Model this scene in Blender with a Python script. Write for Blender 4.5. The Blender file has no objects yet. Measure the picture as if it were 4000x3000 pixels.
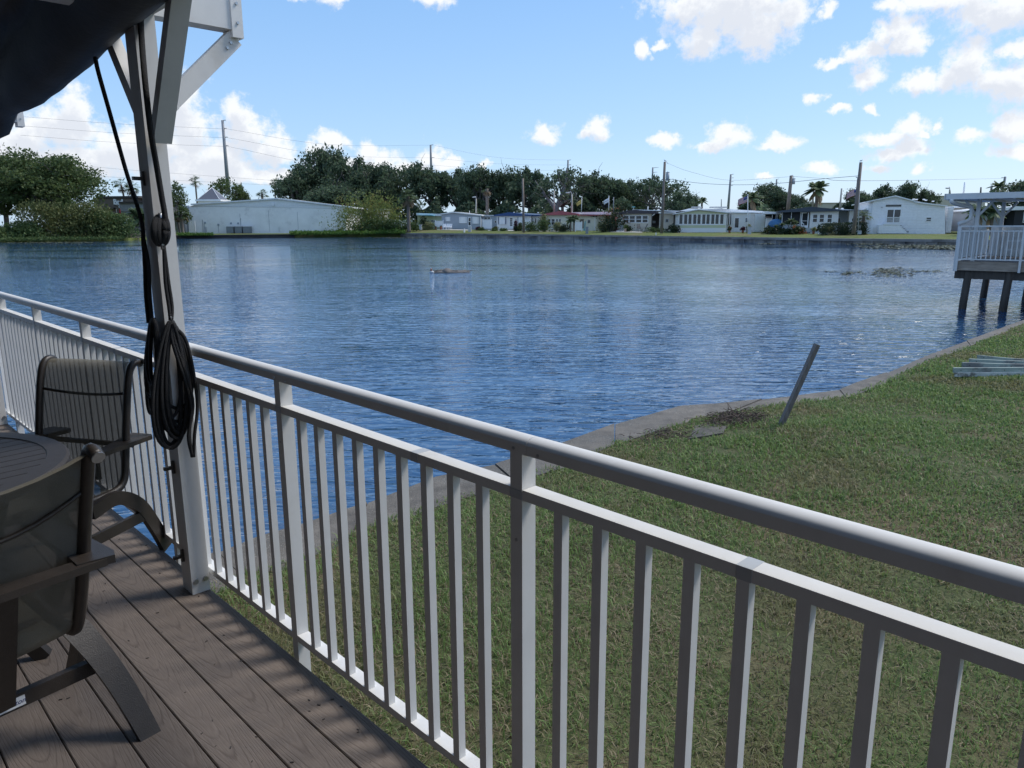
import bpy, bmesh, math, random
import numpy as np
from mathutils import Vector, Matrix

SC = bpy.context.scene
COL = SC.collection
# ------------------------------------------------------------------ camera
EYE = 2.45                                   # metres above the water
FOC = 2893.0                                 # focal length in photo pixels (4000 wide)
PITCH = math.atan(619 / FOC)
ROLL = .005
cam_fw = Vector((0, math.cos(PITCH), -math.sin(PITCH)))
_R = Vector((1, 0, 0)); _U = Vector((0, math.sin(PITCH), math.cos(PITCH)))
cam_r = _R * math.cos(ROLL) - _U * math.sin(ROLL)
cam_u = _U * math.cos(ROLL) + _R * math.sin(ROLL)
CAM = Vector((0, 0, EYE))
cd = bpy.data.cameras.new('camera'); cam = bpy.data.objects.new('camera', cd); COL.objects.link(cam)
m3 = Matrix((cam_r, cam_u, -cam_fw)).transposed()
cam.matrix_world = Matrix.Translation(CAM) @ m3.to_4x4()
cd.sensor_width = 36.0; cd.lens = 36.0 * FOC / 4000.0
cd.clip_start = .05; cd.clip_end = 6000
SC.camera = cam
SC.view_settings.view_transform = 'Standard'; SC.view_settings.look = 'None'
SC.view_settings.exposure = 1.15; SC.view_settings.gamma = 1.0
SC.cycles.max_bounces = 6; SC.cycles.transparent_max_bounces = 8
SC.cycles.sample_clamp_indirect = 6.0
SC.cycles.use_denoising = True
SC.cycles.caustics_reflective = False; SC.cycles.caustics_refractive = False

def ray(px, py):
    return cam_fw + cam_r * ((px - 2000) / FOC) - cam_u * ((py - 1500) / FOC)
def atz(px, py, z):
    d = ray(px, py); return CAM + d * ((z - EYE) / d.z)
def aty(px, py, y):
    d = ray(px, py); return CAM + d * (y / d.y)

# ------------------------------------------------------------------ sun and sky
SUN_AZ, SUN_EL = math.radians(68), math.radians(52)      # azimuth clockwise from the view direction
sdir = Vector((math.sin(SUN_AZ) * math.cos(SUN_EL), math.cos(SUN_AZ) * math.cos(SUN_EL), math.sin(SUN_EL)))
sl = bpy.data.lights.new('sun', 'SUN'); so = bpy.data.objects.new('sun', sl); COL.objects.link(so)
so.rotation_euler = sdir.to_track_quat('Z', 'Y').to_euler(); so.location = (60, 40, 60)
sl.energy = 1.5; sl.angle = math.radians(18); sl.color = (1.0, .95, .88)      # sun behind a thin veil of cloud

W = bpy.data.worlds.new('World'); SC.world = W; W.use_nodes = True
nt = W.node_tree; nt.nodes.clear()
class NB:                                    # small node-building helper
    def __init__(s, tree): s.t = tree
    def n(s, typ, **kw):
        nd = s.t.nodes.new(typ)
        for k, v in kw.items(): setattr(nd, k, v)
        return nd
    def put(s, sock, val):
        if hasattr(val, 'links') or hasattr(val, 'is_linked'): s.t.links.new(val, sock)
        else: sock.default_value = val
    def math(s, op, a, b=None, c=None, clamp=False):
        nd = s.n('ShaderNodeMath', operation=op); nd.use_clamp = clamp
        for i, v in enumerate((a, b, c)):
            if v is not None: s.put(nd.inputs[i], v)
        return nd.outputs[0]
    def vmath(s, op, a, b=None):
        nd = s.n('ShaderNodeVectorMath', operation=op)
        s.put(nd.inputs[0], a)
        if b is not None: s.put(nd.inputs[1], b)
        return nd.outputs[1] if op in ('LENGTH', 'DOT_PRODUCT', 'DISTANCE') else nd.outputs[0]
    def noise(s, vec, scale, detail=4, rough=.55, out=0, dist=0.0):
        nd = s.n('ShaderNodeTexNoise'); nd.inputs['Scale'].default_value = scale
        nd.inputs['Detail'].default_value = detail; nd.inputs['Roughness'].default_value = rough
        nd.inputs['Distortion'].default_value = dist
        if vec is not None: s.put(nd.inputs['Vector'], vec)
        return nd.outputs[out]
    def ramp(s, fac, stops, interp='LINEAR'):
        nd = s.n('ShaderNodeValToRGB'); cr = nd.color_ramp; cr.interpolation = interp
        while len(cr.elements) < len(stops): cr.elements.new(.5)
        for e, (p, c) in zip(cr.elements, stops): e.position = p; e.color = (*c, 1) if len(c) == 3 else c
        s.put(nd.inputs[0], fac); return nd.outputs[0]
    def mix(s, fac, a, b, blend='MIX'):
        nd = s.n('ShaderNodeMix', data_type='RGBA', blend_type=blend)
        s.put(nd.inputs[0], fac); s.put(nd.inputs[6], a); s.put(nd.inputs[7], b); return nd.outputs[2]
    def smooth(s, v, lo, hi):
        nd = s.n('ShaderNodeMapRange', interpolation_type='SMOOTHSTEP')
        s.put(nd.inputs[0], v); nd.inputs[1].default_value = lo; nd.inputs[2].default_value = hi
        return nd.outputs[0]

def azel(px, py):
    d = ray(px, py).normalized(); return math.atan2(d.x, d.y), math.asin(d.z)

CLOUDS = [  # centre x, y and half sizes in photo pixels: the cumulus the photograph shows
 (300,425,60,75),(250,500,120,80),(130,530,130,80),(40,590,120,70),(560,330,40,50),(705,400,75,110),(735,490,85,80),(650,580,170,80),
 (500,570,130,70),(400,620,200,60),(200,640,300,60),(925,450,62,62),(965,520,95,80),(1050,575,85,70),(1100,600,50,45),(860,610,110,60),(770,660,260,55),
 (1295,548,75,45),(1240,590,60,40),(1430,590,60,50),(1500,625,70,50),(1400,650,220,50),(1690,608,75,45),(1750,636,62,36),(1620,650,90,36),(1890,640,26,24),
 (2130,520,75,42),(2325,500,62,60),(2290,520,40,30),(2600,552,60,28),(2840,535,85,52),(2800,565,80,26),(3050,550,70,34),(3010,570,70,20),
 (3440,535,110,32),(3550,505,80,42),(3545,575,80,40),(3480,600,80,30),(3220,660,70,22),(3440,652,45,16),(3610,655,30,26),(3610,520,22,16),
 (2870,40,270,120),(2745,150,85,75),(2960,110,170,90),(2680,30,110,70),(3080,50,90,90),(2850,0,330,80),
 (3640,0,120,50),(3870,60,150,75),(3760,-5,200,50),(3960,20,120,70),(3260,248,70,18),(3370,215,95,42),(3450,150,55,50),(3500,20,60,40),(3545,160,65,55),(3510,110,60,60),
 (3390,298,85,42),(3600,320,85,46),(3790,240,90,90),(3720,300,90,50),(3900,310,120,60),(3970,330,100,90),(3985,180,50,30),
 (3960,500,55,70),(3990,590,90,30),(3790,545,60,30),(3670,500,24,26),(2520,192,30,42),(2590,185,45,22),(3180,385,42,24),(3285,430,40,20),(3405,425,26,16),
 (1300,-10,70,40),(1700,-5,90,40),(1180,-20,60,30),(3230,40,40,30),(1050,690,300,30),(3000,690,40,12)]
g = bpy.data.node_groups.new('cloud_field', 'ShaderNodeTree')
g.interface.new_socket('p', in_out='INPUT', socket_type='NodeSocketVector')
g.interface.new_socket('field', in_out='OUTPUT', socket_type='NodeSocketFloat')
gb = NB(g); gi = gb.n('NodeGroupInput'); go = gb.n('NodeGroupOutput')
field = None
for cx, cy, rx, ry in CLOUDS:
    if cx < 1150 and cy > 380: rx, ry = rx * 1.16, ry * 1.16
    a, e = azel(cx, cy); sx = FOC / rx; sy = FOC / ry
    v = gb.vmath('MULTIPLY', gb.vmath('SUBTRACT', gi.outputs[0], (a, e, 0)), (sx, sy, 0))
    l = gb.math('SUBTRACT', 1.0, gb.vmath('LENGTH', v))
    field = l if field is None else gb.math('MAXIMUM', field, l)
g.links.new(field, go.inputs[0])

b = NB(nt)
tc = b.n('ShaderNodeTexCoord')
sep = b.n('ShaderNodeSeparateXYZ'); nt.links.new(tc.outputs['Generated'], sep.inputs[0])
az = b.math('ARCTAN2', sep.outputs[0], sep.outputs[1]); el = b.math('ARCSINE', sep.outputs[2])
cmb = b.n('ShaderNodeCombineXYZ'); nt.links.new(az, cmb.inputs[0]); nt.links.new(el, cmb.inputs[1])
ae = cmb.outputs[0]
wob = b.vmath('MULTIPLY', b.vmath('SUBTRACT', b.noise(ae, 26, 5, .62, out=1), (.5, .5, .5)), (.045, .035, 0))
p1 = b.vmath('ADD', ae, wob)
p2 = b.vmath('ADD', p1, (.006, .017, 0))
def fld(p):
    nd = b.n('ShaderNodeGroup'); nd.node_tree = g; nt.links.new(p, nd.inputs[0]); return nd.outputs[0]
f1, f2 = fld(p1), fld(p2)
detail = b.noise(ae, 60, 9, .66)
det = b.math('MULTIPLY', b.math('SUBTRACT', detail, .5), 1.7)
fc = b.math('ADD', f1, det)
a1 = b.smooth(fc, -.10, .60)
# the rest of the sky, outside the picture, carries the same kind of scattered cumulus
gz = b.n('ShaderNodeMapping'); nt.links.new(ae, gz.inputs[0]); gz.inputs['Scale'].default_value = (1, 1.5, 1)
gen = b.noise(gz.outputs[0], 4.2, 8, .56)
outm = b.math('MAXIMUM', b.smooth(el, .30, .40), b.smooth(b.math('ABSOLUTE', az), .68, .8))
a2 = b.math('MULTIPLY', b.smooth(gen, .50, .68), outm)
alpha = b.math('MAXIMUM', a1, a2)
thick = b.smooth(b.math('ADD', f2, b.math('MULTIPLY', det, .8)), .10, .75)
shade = b.math('MAXIMUM', thick, b.math('MULTIPLY', b.smooth(gen, .66, .8), outm))
ccol = b.mix(b.math('MULTIPLY', shade, .7), (4.5, 4.6, 4.7, 1), (3.15, 3.35, 3.8, 1))
sky = b.n('ShaderNodeTexSky', sky_type='NISHITA')
sky.sun_disc = False; sky.sun_elevation = SUN_EL; sky.sun_rotation = SUN_AZ
sky.air_density = 1.0; sky.dust_density = .9; sky.ozone_density = 2.2; sky.altitude = 0
grad = b.ramp(b.math('MULTIPLY', el, .9), [(0.0, (2.35, 3.35, 4.6)), (.10, (1.6, 2.7, 4.3)), (.26, (1.05, 2.2, 4.05)), (.50, (.95, 2.05, 3.9)), (1.0, (.75, 1.7, 3.5))])
skyc = b.mix(.72, sky.outputs[0], grad)
bg = b.n('ShaderNodeBackground'); bg.inputs[1].default_value = .1
nt.links.new(b.mix(b.math('MULTIPLY', alpha, .97), skyc, ccol), bg.inputs[0])
wo = b.n('ShaderNodeOutputWorld'); nt.links.new(bg.outputs[0], wo.inputs[0])

# ------------------------------------------------------------------ materials
def mat(name, col, rough=.6, var=.12, scale=6.0, bump=0.0, bscale=40.0, metal=0.0, spec=.5, stretch=None, dirt=None, dscale=1.5, dlo=.52, dhi=.7):
    m = bpy.data.materials.new(name); m.use_nodes = True; t = m.node_tree; nb = NB(t)
    bs = t.nodes['Principled BSDF']; bs.inputs['Roughness'].default_value = rough
    bs.inputs['Metallic'].default_value = metal; bs.inputs['Specular IOR Level'].default_value = spec
    co = nb.n('ShaderNodeTexCoord').outputs['Object']
    if stretch:
        mp = nb.n('ShaderNodeMapping'); t.links.new(co, mp.inputs[0]); mp.inputs['Scale'].default_value = stretch; co = mp.outputs[0]
    f = nb.noise(co, scale, 5, .6)
    lo = tuple(c * (1 - var) for c in col); hi = tuple(min(c * (1 + var), .95) for c in col)
    c = nb.ramp(f, [(.3, lo), (.7, hi)])
    if dirt:
        k = nb.math('MULTIPLY', nb.smooth(nb.noise(co, dscale, 7, .65), dlo, dhi), dirt[1])
        c = nb.mix(k, c, (*dirt[0], 1))
    t.links.new(c, bs.inputs['Base Color'])
    if bump:
        bp = nb.n('ShaderNodeBump'); bp.inputs['Strength'].default_value = bump; bp.inputs['Distance'].default_value = .01
        t.links.new(nb.noise(co, bscale, 5, .65), bp.inputs['Height']); t.links.new(bp.outputs[0], bs.inputs['Normal'])
    return m

def leafmat(name, c1, c2, c3=None, trans=.35, rough=.55, pscale=.35):
    m = bpy.data.materials.new(name); m.use_nodes = True; t = m.node_tree; nb = NB(t)
    bs = t.nodes['Principled BSDF']; bs.inputs['Roughness'].default_value = rough; bs.inputs['Specular IOR Level'].default_value = .25
    geo = nb.n('ShaderNodeNewGeometry'); co = nb.n('ShaderNodeTexCoord').outputs['Object']
    c = nb.mix(geo.outputs['Random Per Island'], (*c1, 1), (*c2, 1))
    if c3: c = nb.mix(nb.smooth(nb.noise(co, pscale, 4, .6), .5, .66), c, (*c3, 1))
    t.links.new(c, bs.inputs['Base Color'])
    tr = nb.n('ShaderNodeBsdfTranslucent'); t.links.new(c, tr.inputs[0])
    mx = nb.n('ShaderNodeMixShader'); mx.inputs[0].default_value = trans
    t.links.new(bs.outputs[0], mx.inputs[1]); t.links.new(tr.outputs[0], mx.inputs[2])
    t.links.new(mx.outputs[0], t.nodes['Material Output'].inputs[0])
    return m

def sidingmat(name, col, pitch=.2, rough=.5, horiz=True, var=.06):
    m = mat(name, col, rough, var, 3); t = m.node_tree; nb = NB(t); bs = t.nodes['Principled BSDF']
    co = nb.n('ShaderNodeTexCoord').outputs['Object']; s = nb.n('ShaderNodeSeparateXYZ'); t.links.new(co, s.inputs[0])
    h = s.outputs[2] if horiz else nb.math('ADD', s.outputs[0], nb.math('MULTIPLY', s.outputs[1], -.5))
    saw = nb.math('FRACT', nb.math('DIVIDE', h, pitch))
    bp = nb.n('ShaderNodeBump'); bp.inputs['Strength'].default_value = .8; bp.inputs['Distance'].default_value = .03
    t.links.new(nb.math('SUBTRACT', 1.0, saw) if horiz else nb.math('PINGPONG', saw, .5), bp.inputs['Height']); t.links.new(bp.outputs[0], bs.inputs['Normal'])
    return m

M = {}
M['white'] = mat('white_aluminium', (.655, .65, .635), .62, .05, 9, spec=.3, dirt=((.36, .33, .28), .5), dscale=4.5, dlo=.53, dhi=.78)
M['white2'] = mat('white_paint', (.72, .73, .74), .5, .05, 2)
M['vinyl'] = mat('white_vinyl', (.82, .82, .83), .4, .03, 2)
M['metalroof'] = mat('white_metal_roof', (.78, .79, .80), .35, .06, .8, dirt=((.55, .54, .5), .5), dscale=.7)
M['steel'] = mat('galvanised_bolt', (.45, .46, .47), .35, .1, 60, metal=.9)
M['bronze'] = mat('bronze_frame', (.030, .024, .020), .42, .15, 30, bump=.15, bscale=220)
M['tabletop'] = mat('dark_slat_table', (.030, .026, .026), .65, .12, 25, bump=.1, bscale=200)
M['rope'] = mat('black_rope', (.010, .010, .012), .75, .3, 90, bump=.8, bscale=260)
M['tarp'] = mat('black_shade_cloth', (.020, .021, .024), .7, .35, 2.2, bump=.25, bscale=30)
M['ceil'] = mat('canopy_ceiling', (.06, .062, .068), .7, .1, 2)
M['concrete'] = mat('weathered_concrete', (.125, .112, .095), .85, .38, 5, bump=.9, bscale=55, dirt=((.10, .095, .085), .8), dscale=1.1, dlo=.47, dhi=.62)
_t = M['concrete'].node_tree; _nb = NB(_t); _bs = _t.nodes['Principled BSDF']; _l = _bs.inputs['Base Color'].links[0].from_socket
_co = _nb.n('ShaderNodeTexCoord').outputs['Object']                     # shell fragments in the old mix
_vo = _nb.n('ShaderNodeTexVoronoi'); _t.links.new(_co, _vo.inputs['Vector']); _vo.inputs['Scale'].default_value = 55
_sp = _nb.math('MULTIPLY', _nb.math('SUBTRACT', 1.0, _nb.smooth(_vo.outputs['Distance'], .14, .24)), _nb.smooth(_nb.noise(_co, 2.2, 4, .6), .42, .6))
_t.links.new(_nb.mix(_nb.math('MULTIPLY', _sp, .7), _l, (.38, .36, .32, 1)), _bs.inputs['Base Color'])
M['slab'] = mat('mossy_old_concrete', (.10, .09, .075), .9, .3, 6, bump=.9, bscale=40, dirt=((.05, .05, .045), .8), dscale=2.5, dlo=.45, dhi=.62)
M['farwall'] = mat('old_seawall_concrete', (.30, .28, .255), .85, .4, .9, bump=.6, bscale=9, dirt=((.06, .06, .06), .85), dscale=.45, dlo=.45, dhi=.62)
M['farcap'] = mat('seawall_cap_concrete', (.23, .215, .20), .85, .25, .7, dirt=((.10, .095, .09), .8), dscale=.5)
M['bulk'] = mat('dark_timber_bulkhead', (.055, .05, .047), .85, .35, 1.2, stretch=(.4, .4, 3))
M['greywood'] = mat('grey_weathered_wood', (.12, .108, .10), .8, .3, 9, bump=.6, bscale=60, stretch=(8, 8, 1))
M['stakewood'] = mat('stake_wood', (.17, .15, .14), .8, .3, 10, bump=.6, bscale=60, stretch=(6, 6, .8))
M['paintwood'] = mat('peeling_green_grey_paint', (.30, .36, .33), .7, .15, 5, dirt=((.15, .15, .15), .9), dscale=3.0, dlo=.5, dhi=.62)
M['paintwood2'] = mat('peeling_white_paint', (.50, .53, .52), .7, .2, 6, dirt=((.12, .11, .10), .9), dscale=4.0, dlo=.48, dhi=.58)
M['pole'] = mat('utility_pole_wood', (.20, .165, .14), .85, .25, 2, stretch=(6, 6, .5))
M['steelpole'] = mat('grey_steel_pole', (.23, .24, .26), .6, .1, 1)
M['lightpole'] = mat('concrete_light_pole', (.38, .36, .32), .7, .1, 1)
M['wire'] = mat('power_wire', (.06, .065, .075), .6, .05, 1)
M['treat'] = mat('treated_timber', (.34, .275, .215), .8, .3, 3, bump=.4, bscale=30, stretch=(1, 1, 6))
M['piling'] = mat('dark_piling', (.060, .051, .043), .85, .35, 3, stretch=(4, 4, .6))
M['stucco'] = mat('white_stucco_block', (.85, .85, .83), .8, .06, .5, dirt=((.48, .47, .46), .45), dscale=.35)
M['grey'] = mat('grey_paint', (.33, .37, .41), .55, .06, .7)
M['lgrey'] = mat('light_grey_metal', (.42, .44, .46), .5, .06, .7)
M['acgrey'] = mat('ac_unit_metal', (.20, .225, .25), .5, .1, 2)
M['brown'] = mat('brown_stucco', (.16, .125, .10), .8, .1, .6)
M['brown2'] = mat('dark_brown_trim', (.05, .042, .038), .6, .1, 1)
M['cgrey'] = mat('canopy_grey', (.25, .26, .27), .6, .06, .5)
M['creamw'] = sidingmat('cream_siding', (.72, .69, .57))
M['tanw'] = sidingmat('tan_siding', (.60, .54, .45))
M['whites'] = sidingmat('white_lap_siding', (.82, .82, .83), .22)
M['greys'] = mat('blue_grey_wall', (.36, .40, .46), .6, .04, .6)
M['yellow'] = mat('pale_yellow_green_wall', (.58, .60, .40), .6, .06, .6)
M['pinkw'] = mat('off_white_wall', (.78, .76, .74), .6, .05, .6)
M['vert'] = sidingmat('ribbed_white_panel', (.76, .78, .79), .3, .45, False)
M['ribgrey'] = sidingmat('ribbed_grey_metal', (.12, .12, .14), .6, .45, False)
M['blue'] = mat('navy_roof_paint', (.025, .07, .20), .5, .12, .8)
M['red'] = mat('faded_red_roof', (.40, .10, .11), .55, .15, .8)
M['darkroof'] = mat('dark_plum_roof', (.055, .045, .055), .55, .15, .8)
M['nvroof'] = mat('slate_blue_roof', (.045, .06, .085), .5, .12, .8)
M['beige'] = mat('beige_store_wall', (.50, .46, .38), .8, .06, .3)
M['tile'] = mat('terracotta_pot', (.25, .09, .05), .8, .2, 3)
M['cream_pot'] = mat('tan_planter', (.40, .30, .22), .8, .1, 3)
M['screen'] = mat('dark_insect_screen', (.018, .022, .028), .8, .2, 1)
M['glass'] = mat('dark_window_glass', (.018, .024, .032), .12, .5, .8, spec=.7)
M['shutter'] = mat('white_storm_shutter', (.84, .84, .85), .5, .02, 1)
M['black'] = mat('black_plastic', (.012, .012, .013), .5, .2, 4)
M['tyre'] = mat('tyre_rubber', (.015, .015, .016), .8, .2, 4)
M['carpaint'] = mat('black_car_paint', (.012, .013, .016), .25, .2, 2)
M['bluet'] = mat('blue_tarp', (.05, .16, .32), .6, .3, 2)
M['teal'] = mat('teal_awning', (.10, .36, .42), .6, .15, 1)
M['redp'] = mat('red_panel', (.32, .05, .05), .6, .2, 1.5)
M['fred'] = mat('flag_red', (.42, .03, .04), .7, .1, 3)
M['fblue'] = mat('flag_blue', (.03, .05, .22), .7, .1, 3)
M['fwhite'] = mat('flag_white', (.72, .72, .74), .7, .05, 3)
M['fyel'] = mat('flag_yellow', (.62, .42, .12), .7, .1, 3)
M['signw'] = mat('sign_white', (.85, .85, .85), .5, .02, 2)
M['sand'] = mat('pale_patio_concrete', (.55, .50, .44), .85, .12, 1.2)
M['bark'] = mat('grey_oak_bark', (.13, .12, .115), .9, .3, 2.5, bump=.6, bscale=10)
M['palmtrunk'] = mat('palm_trunk', (.17, .14, .12), .9, .35, 4, bump=.6, bscale=12, stretch=(1, 1, 4))
M['twig'] = mat('dead_branch', (.19, .165, .145), .9, .3, 5)
M['soil'] = mat('bare_soil', (.10, .075, .06), .95, .4, 14, bump=1.0, bscale=60)
M['plum'] = leafmat('dark_plum_leaves', (.05, .015, .03), (.10, .03, .05))
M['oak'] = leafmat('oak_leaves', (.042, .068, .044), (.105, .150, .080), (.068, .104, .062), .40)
M['oak2'] = leafmat('light_green_oak_leaves', (.062, .098, .034), (.12, .158, .058), (.135, .138, .045), .4, pscale=.13)  # lighter, yellower leaf green than the other oaks
M['willow'] = leafmat('willow_leaves', (.14, .19, .055), (.26, .30, .10), (.31, .25, .08), .5, pscale=.5)
M['shrubo'] = leafmat('olive_shrub_leaves', (.085, .105, .036), (.155, .17, .062), (.065, .095, .038), .35, pscale=.3)
M['shrubg'] = leafmat('green_shrub_leaves', (.055, .095, .032), (.12, .17, .06), (.085, .135, .045), .35, pscale=.6)
M['hedge'] = leafmat('clipped_hedge_leaves', (.018, .034, .018), (.04, .065, .03), None, .2)
M['palm'] = leafmat('palm_fronds', (.075, .115, .055), (.16, .21, .11), None, .4)
M['palmd'] = leafmat('dead_palm_fronds', (.20, .15, .10), (.30, .23, .15), None, .3)
M['bougain'] = leafmat('orange_blossom_leaves', (.03, .05, .022), (.07, .09, .035), (.42, .14, .07), .35, pscale=1.3)
M['pale'] = leafmat('pale_croton_leaves', (.14, .17, .06), (.34, .33, .18), None, .35)
M['lily'] = leafmat('lily_pads', (.05, .07, .045), (.13, .14, .085), (.09, .08, .055), .1, pscale=.9)
M['bankgrass'] = leafmat('long_bank_grass', (.060, .125, .022), (.12, .21, .045), None, .4)
M['flower'] = mat('white_flowers', (.75, .74, .70), .6, .1, 9)
# ------------------------------------------------------------------ mesh helpers
class MB:
    def __init__(s): s.v = []; s.f = []; s.sm = []
    def add(s, vs, fs, smooth=False):
        k = len(s.v); s.v += [tuple(x) for x in vs]; s.f += [tuple(i + k for i in f) for f in fs]; s.sm += [smooth] * len(fs)
        return s
    def box(s, o, ex, ey, ez, a, c):
        """box between local corners a and c in the frame o, ex, ey, ez"""
        P = [o + ex * x + ey * y + ez * z for z in (a[2], c[2]) for y in (a[1], c[1]) for x in (a[0], c[0])]
        fs = [(0, 2, 3, 1), (4, 5, 7, 6), (0, 1, 5, 4), (2, 6, 7, 3), (0, 4, 6, 2), (1, 3, 7, 5)]
        if ex.cross(ey).dot(ez) * (c[0] - a[0]) * (c[1] - a[1]) * (c[2] - a[2]) < 0: fs = [f[::-1] for f in fs]
        return s.add(P, fs)
    def abox(s, a, c): return s.box(Vector((0, 0, 0)), X, Yv, Z, a, c)
    def beam(s, p, q, w, h, up=None):
        """rectangular bar from p to q, w wide and h high"""
        p, q = Vector(p), Vector(q); d = (q - p); L = d.length; d.normalize()
        up = Vector(up) if up is not None else Z
        side = d.cross(up)
        if side.length < 1e-4: side = d.cross(X)
        side.normalize(); u2 = side.cross(d)
        return s.box(p, side, d, u2, (-w / 2, 0, -h / 2), (w / 2, L, h / 2))
    def tube(s, pts, r, n=8, cap=True, smooth=True):
        pts = [Vector(p) for p in pts]; m = len(pts); rs = r if hasattr(r, '__len__') else [r] * m
        ref = None; vs = []
        for i, p in enumerate(pts):
            d = (pts[min(i + 1, m - 1)] - pts[max(i - 1, 0)]).normalized()
            if ref is None: ref = d.orthogonal().normalized()
            ref = (ref - d * ref.dot(d))
            ref = ref.normalized() if ref.length > 1e-6 else d.orthogonal().normalized()
            bn = d.cross(ref)
            for j in range(n):
                a = 2 * math.pi * j / n; vs.append(p + (ref * math.cos(a) + bn * math.sin(a)) * rs[i])
        fs = [(i * n + j, i * n + (j + 1) % n, (i + 1) * n + (j + 1) % n, (i + 1) * n + j) for i in range(m - 1) for j in range(n)]
        s.add(vs, fs, smooth)
        if cap:
            k = len(s.v) - len(vs)
            s.f.append(tuple(k + j for j in range(n))[::-1]); s.f.append(tuple(k + (m - 1) * n + j for j in range(n))); s.sm += [False, False]
        return s
    def prism(s, poly, o, ex, ey, ez, d0, d1):
        """closed 2-D outline (in ex, ez) pushed from d0 to d1 along ey"""
        n = len(poly)
        P = [o + ex * a + ez * c + ey * d0 for a, c in poly] + [o + ex * a + ez * c + ey * d1 for a, c in poly]
        area = sum(poly[i][0] * poly[(i + 1) % n][1] - poly[(i + 1) % n][0] * poly[i][1] for i in range(n))
        fs = [tuple(range(n)), tuple(range(2 * n - 1, n - 1, -1))] + [(i, i + n, (i + 1) % n + n, (i + 1) % n) for i in range(n)]
        if area * ex.cross(ez).dot(ey) * (d1 - d0) > 0: fs = [f[::-1] for f in fs]
        return s.add(P, fs)
    def disc(s, c, nrm, r, n=12, h=.01):
        c = Vector(c); nrm = Vector(nrm).normalized(); return s.tube([c, c + nrm * h], r, n, smooth=False)
    def ball(s, c, r, n=8, m=6, sc=(1, 1, 1)):
        c = Vector(c); vs = []
        for i in range(m + 1):
            t = math.pi * i / m
            for j in range(n):
                a = 2 * math.pi * j / n
                vs.append(c + Vector((r * sc[0] * math.sin(t) * math.cos(a), r * sc[1] * math.sin(t) * math.sin(a), r * sc[2] * math.cos(t))))
        fs = [(i * n + j, (i + 1) * n + j, (i + 1) * n + (j + 1) % n, i * n + (j + 1) % n) for i in range(m) for j in range(n)]
        return s.add(vs, fs, True)
    def mesh(s, name):
        me = bpy.data.meshes.new(name); me.from_pydata(s.v, [], s.f)
        me.polygons.foreach_set('use_smooth', s.sm); me.update(); return me
    def build(s, name, m, parent=None):
        me = s.mesh(name); me.materials.append(M[m] if isinstance(m, str) else m)
        return put(name, me, parent)
X, Yv, Z = Vector((1, 0, 0)), Vector((0, 1, 0)), Vector((0, 0, 1))
O0 = Vector((0, 0, 0))

def put(name, me, parent=None):
    """link a mesh whose coordinates are in the world (its thing's place is taken off again)"""
    o = bpy.data.objects.new(name, me); COL.objects.link(o)
    if parent is not None:
        o.parent = parent
        off = Vector((0, 0, 0)); q = parent
        while q is not None: off += q.location; q = q.parent
        o.location = -off
    return o
def tag(o, label=None, cat=None, group=None, kind=None):
    if label: o['label'] = label
    if cat: o['category'] = cat
    if group: o['group'] = group
    if kind: o['kind'] = kind
    return o
def thing(name, label, cat, loc=(0, 0, 0), group=None):
    o = bpy.data.objects.new(name, None); o.empty_display_size = .1; COL.objects.link(o); o.location = loc
    return tag(o, label, cat, group)
def copy_tree(o, parent=None):
    c = o.copy(); COL.objects.link(c)
    if parent is not None: c.parent = parent
    for ch in list(o.children): copy_tree(ch, c)
    return c
def np_mesh(name, verts, quads, m, parent=None, smooth=False):
    """fast quad or triangle mesh from arrays"""
    me = bpy.data.meshes.new(name); verts = np.asarray(verts, np.float32); quads = np.asarray(quads, np.int32); k = quads.shape[1]
    me.vertices.add(len(verts)); me.vertices.foreach_set('co', verts.ravel())
    me.loops.add(quads.size); me.loops.foreach_set('vertex_index', quads.ravel())
    me.polygons.add(len(quads)); me.polygons.foreach_set('loop_start', np.arange(0, quads.size, k, dtype=np.int32))
    if smooth: me.polygons.foreach_set('use_smooth', np.ones(len(quads), bool))
    me.update(calc_edges=True); me.materials.append(M[m] if isinstance(m, str) else m)
    return put(name, me, parent)
def leaf_quads(rng, cen, size, up=.0, aspect=.55, jitter=.45):
    """a folded leaf card at every centre"""
    n = len(cen); d = rng.normal(size=(n, 3)); d[:, 2] += up; d /= np.linalg.norm(d, axis=1)[:, None]
    e = rng.normal(size=(n, 3)); e -= d * (e * d).sum(1)[:, None]; e /= np.linalg.norm(e, axis=1)[:, None]
    s = size * (1 + jitter * rng.uniform(-1, 1, n))[:, None]
    v = np.stack([cen - d * s * .5, cen + e * s * aspect * .5 + d * s * .05, cen + d * s * .5, cen - e * s * aspect * .5 + d * s * .05], 1).reshape(-1, 3)
    return v, np.arange(4 * n).reshape(-1, 4)

# ------------------------------------------------------------------ the far bank: where the water meets it, by photo column
BK = [(-2600, 60), (-1400, 90), (-400, 122), (0, 131), (450, 138), (560, 152), (690, 166), (1100, 172), (1560, 172), (2000, 150), (2600, 122), (3000, 106), (3300, 95), (3700, 86), (4100, 78), (5000, 64), (7500, 46)]
def interp(tab, x):
    if x <= tab[0][0]: return tab[0][1]
    for (x0, y0), (x1, y1) in zip(tab, tab[1:]):
        if x <= x1: return y0 + (y1 - y0) * (x - x0) / (x1 - x0)
    return tab[-1][1]
ZW = [(0, .35), (560, .45), (690, .75), (1100, .75), (1560, .90), (2000, .80), (2600, .64), (3000, .62), (3700, .65), (5000, .6)]
ZH = [(0, .8), (560, .9), (690, .85), (1250, .88), (1400, 1.15), (1560, 1.7), (1700, 1.65), (2000, 1.42), (2300, 1.3), (2700, 1.1), (3100, 1.05), (3500, 1.0), (4000, .95), (5000, .9)]
def bank(px): return interp(BK, px)
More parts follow.
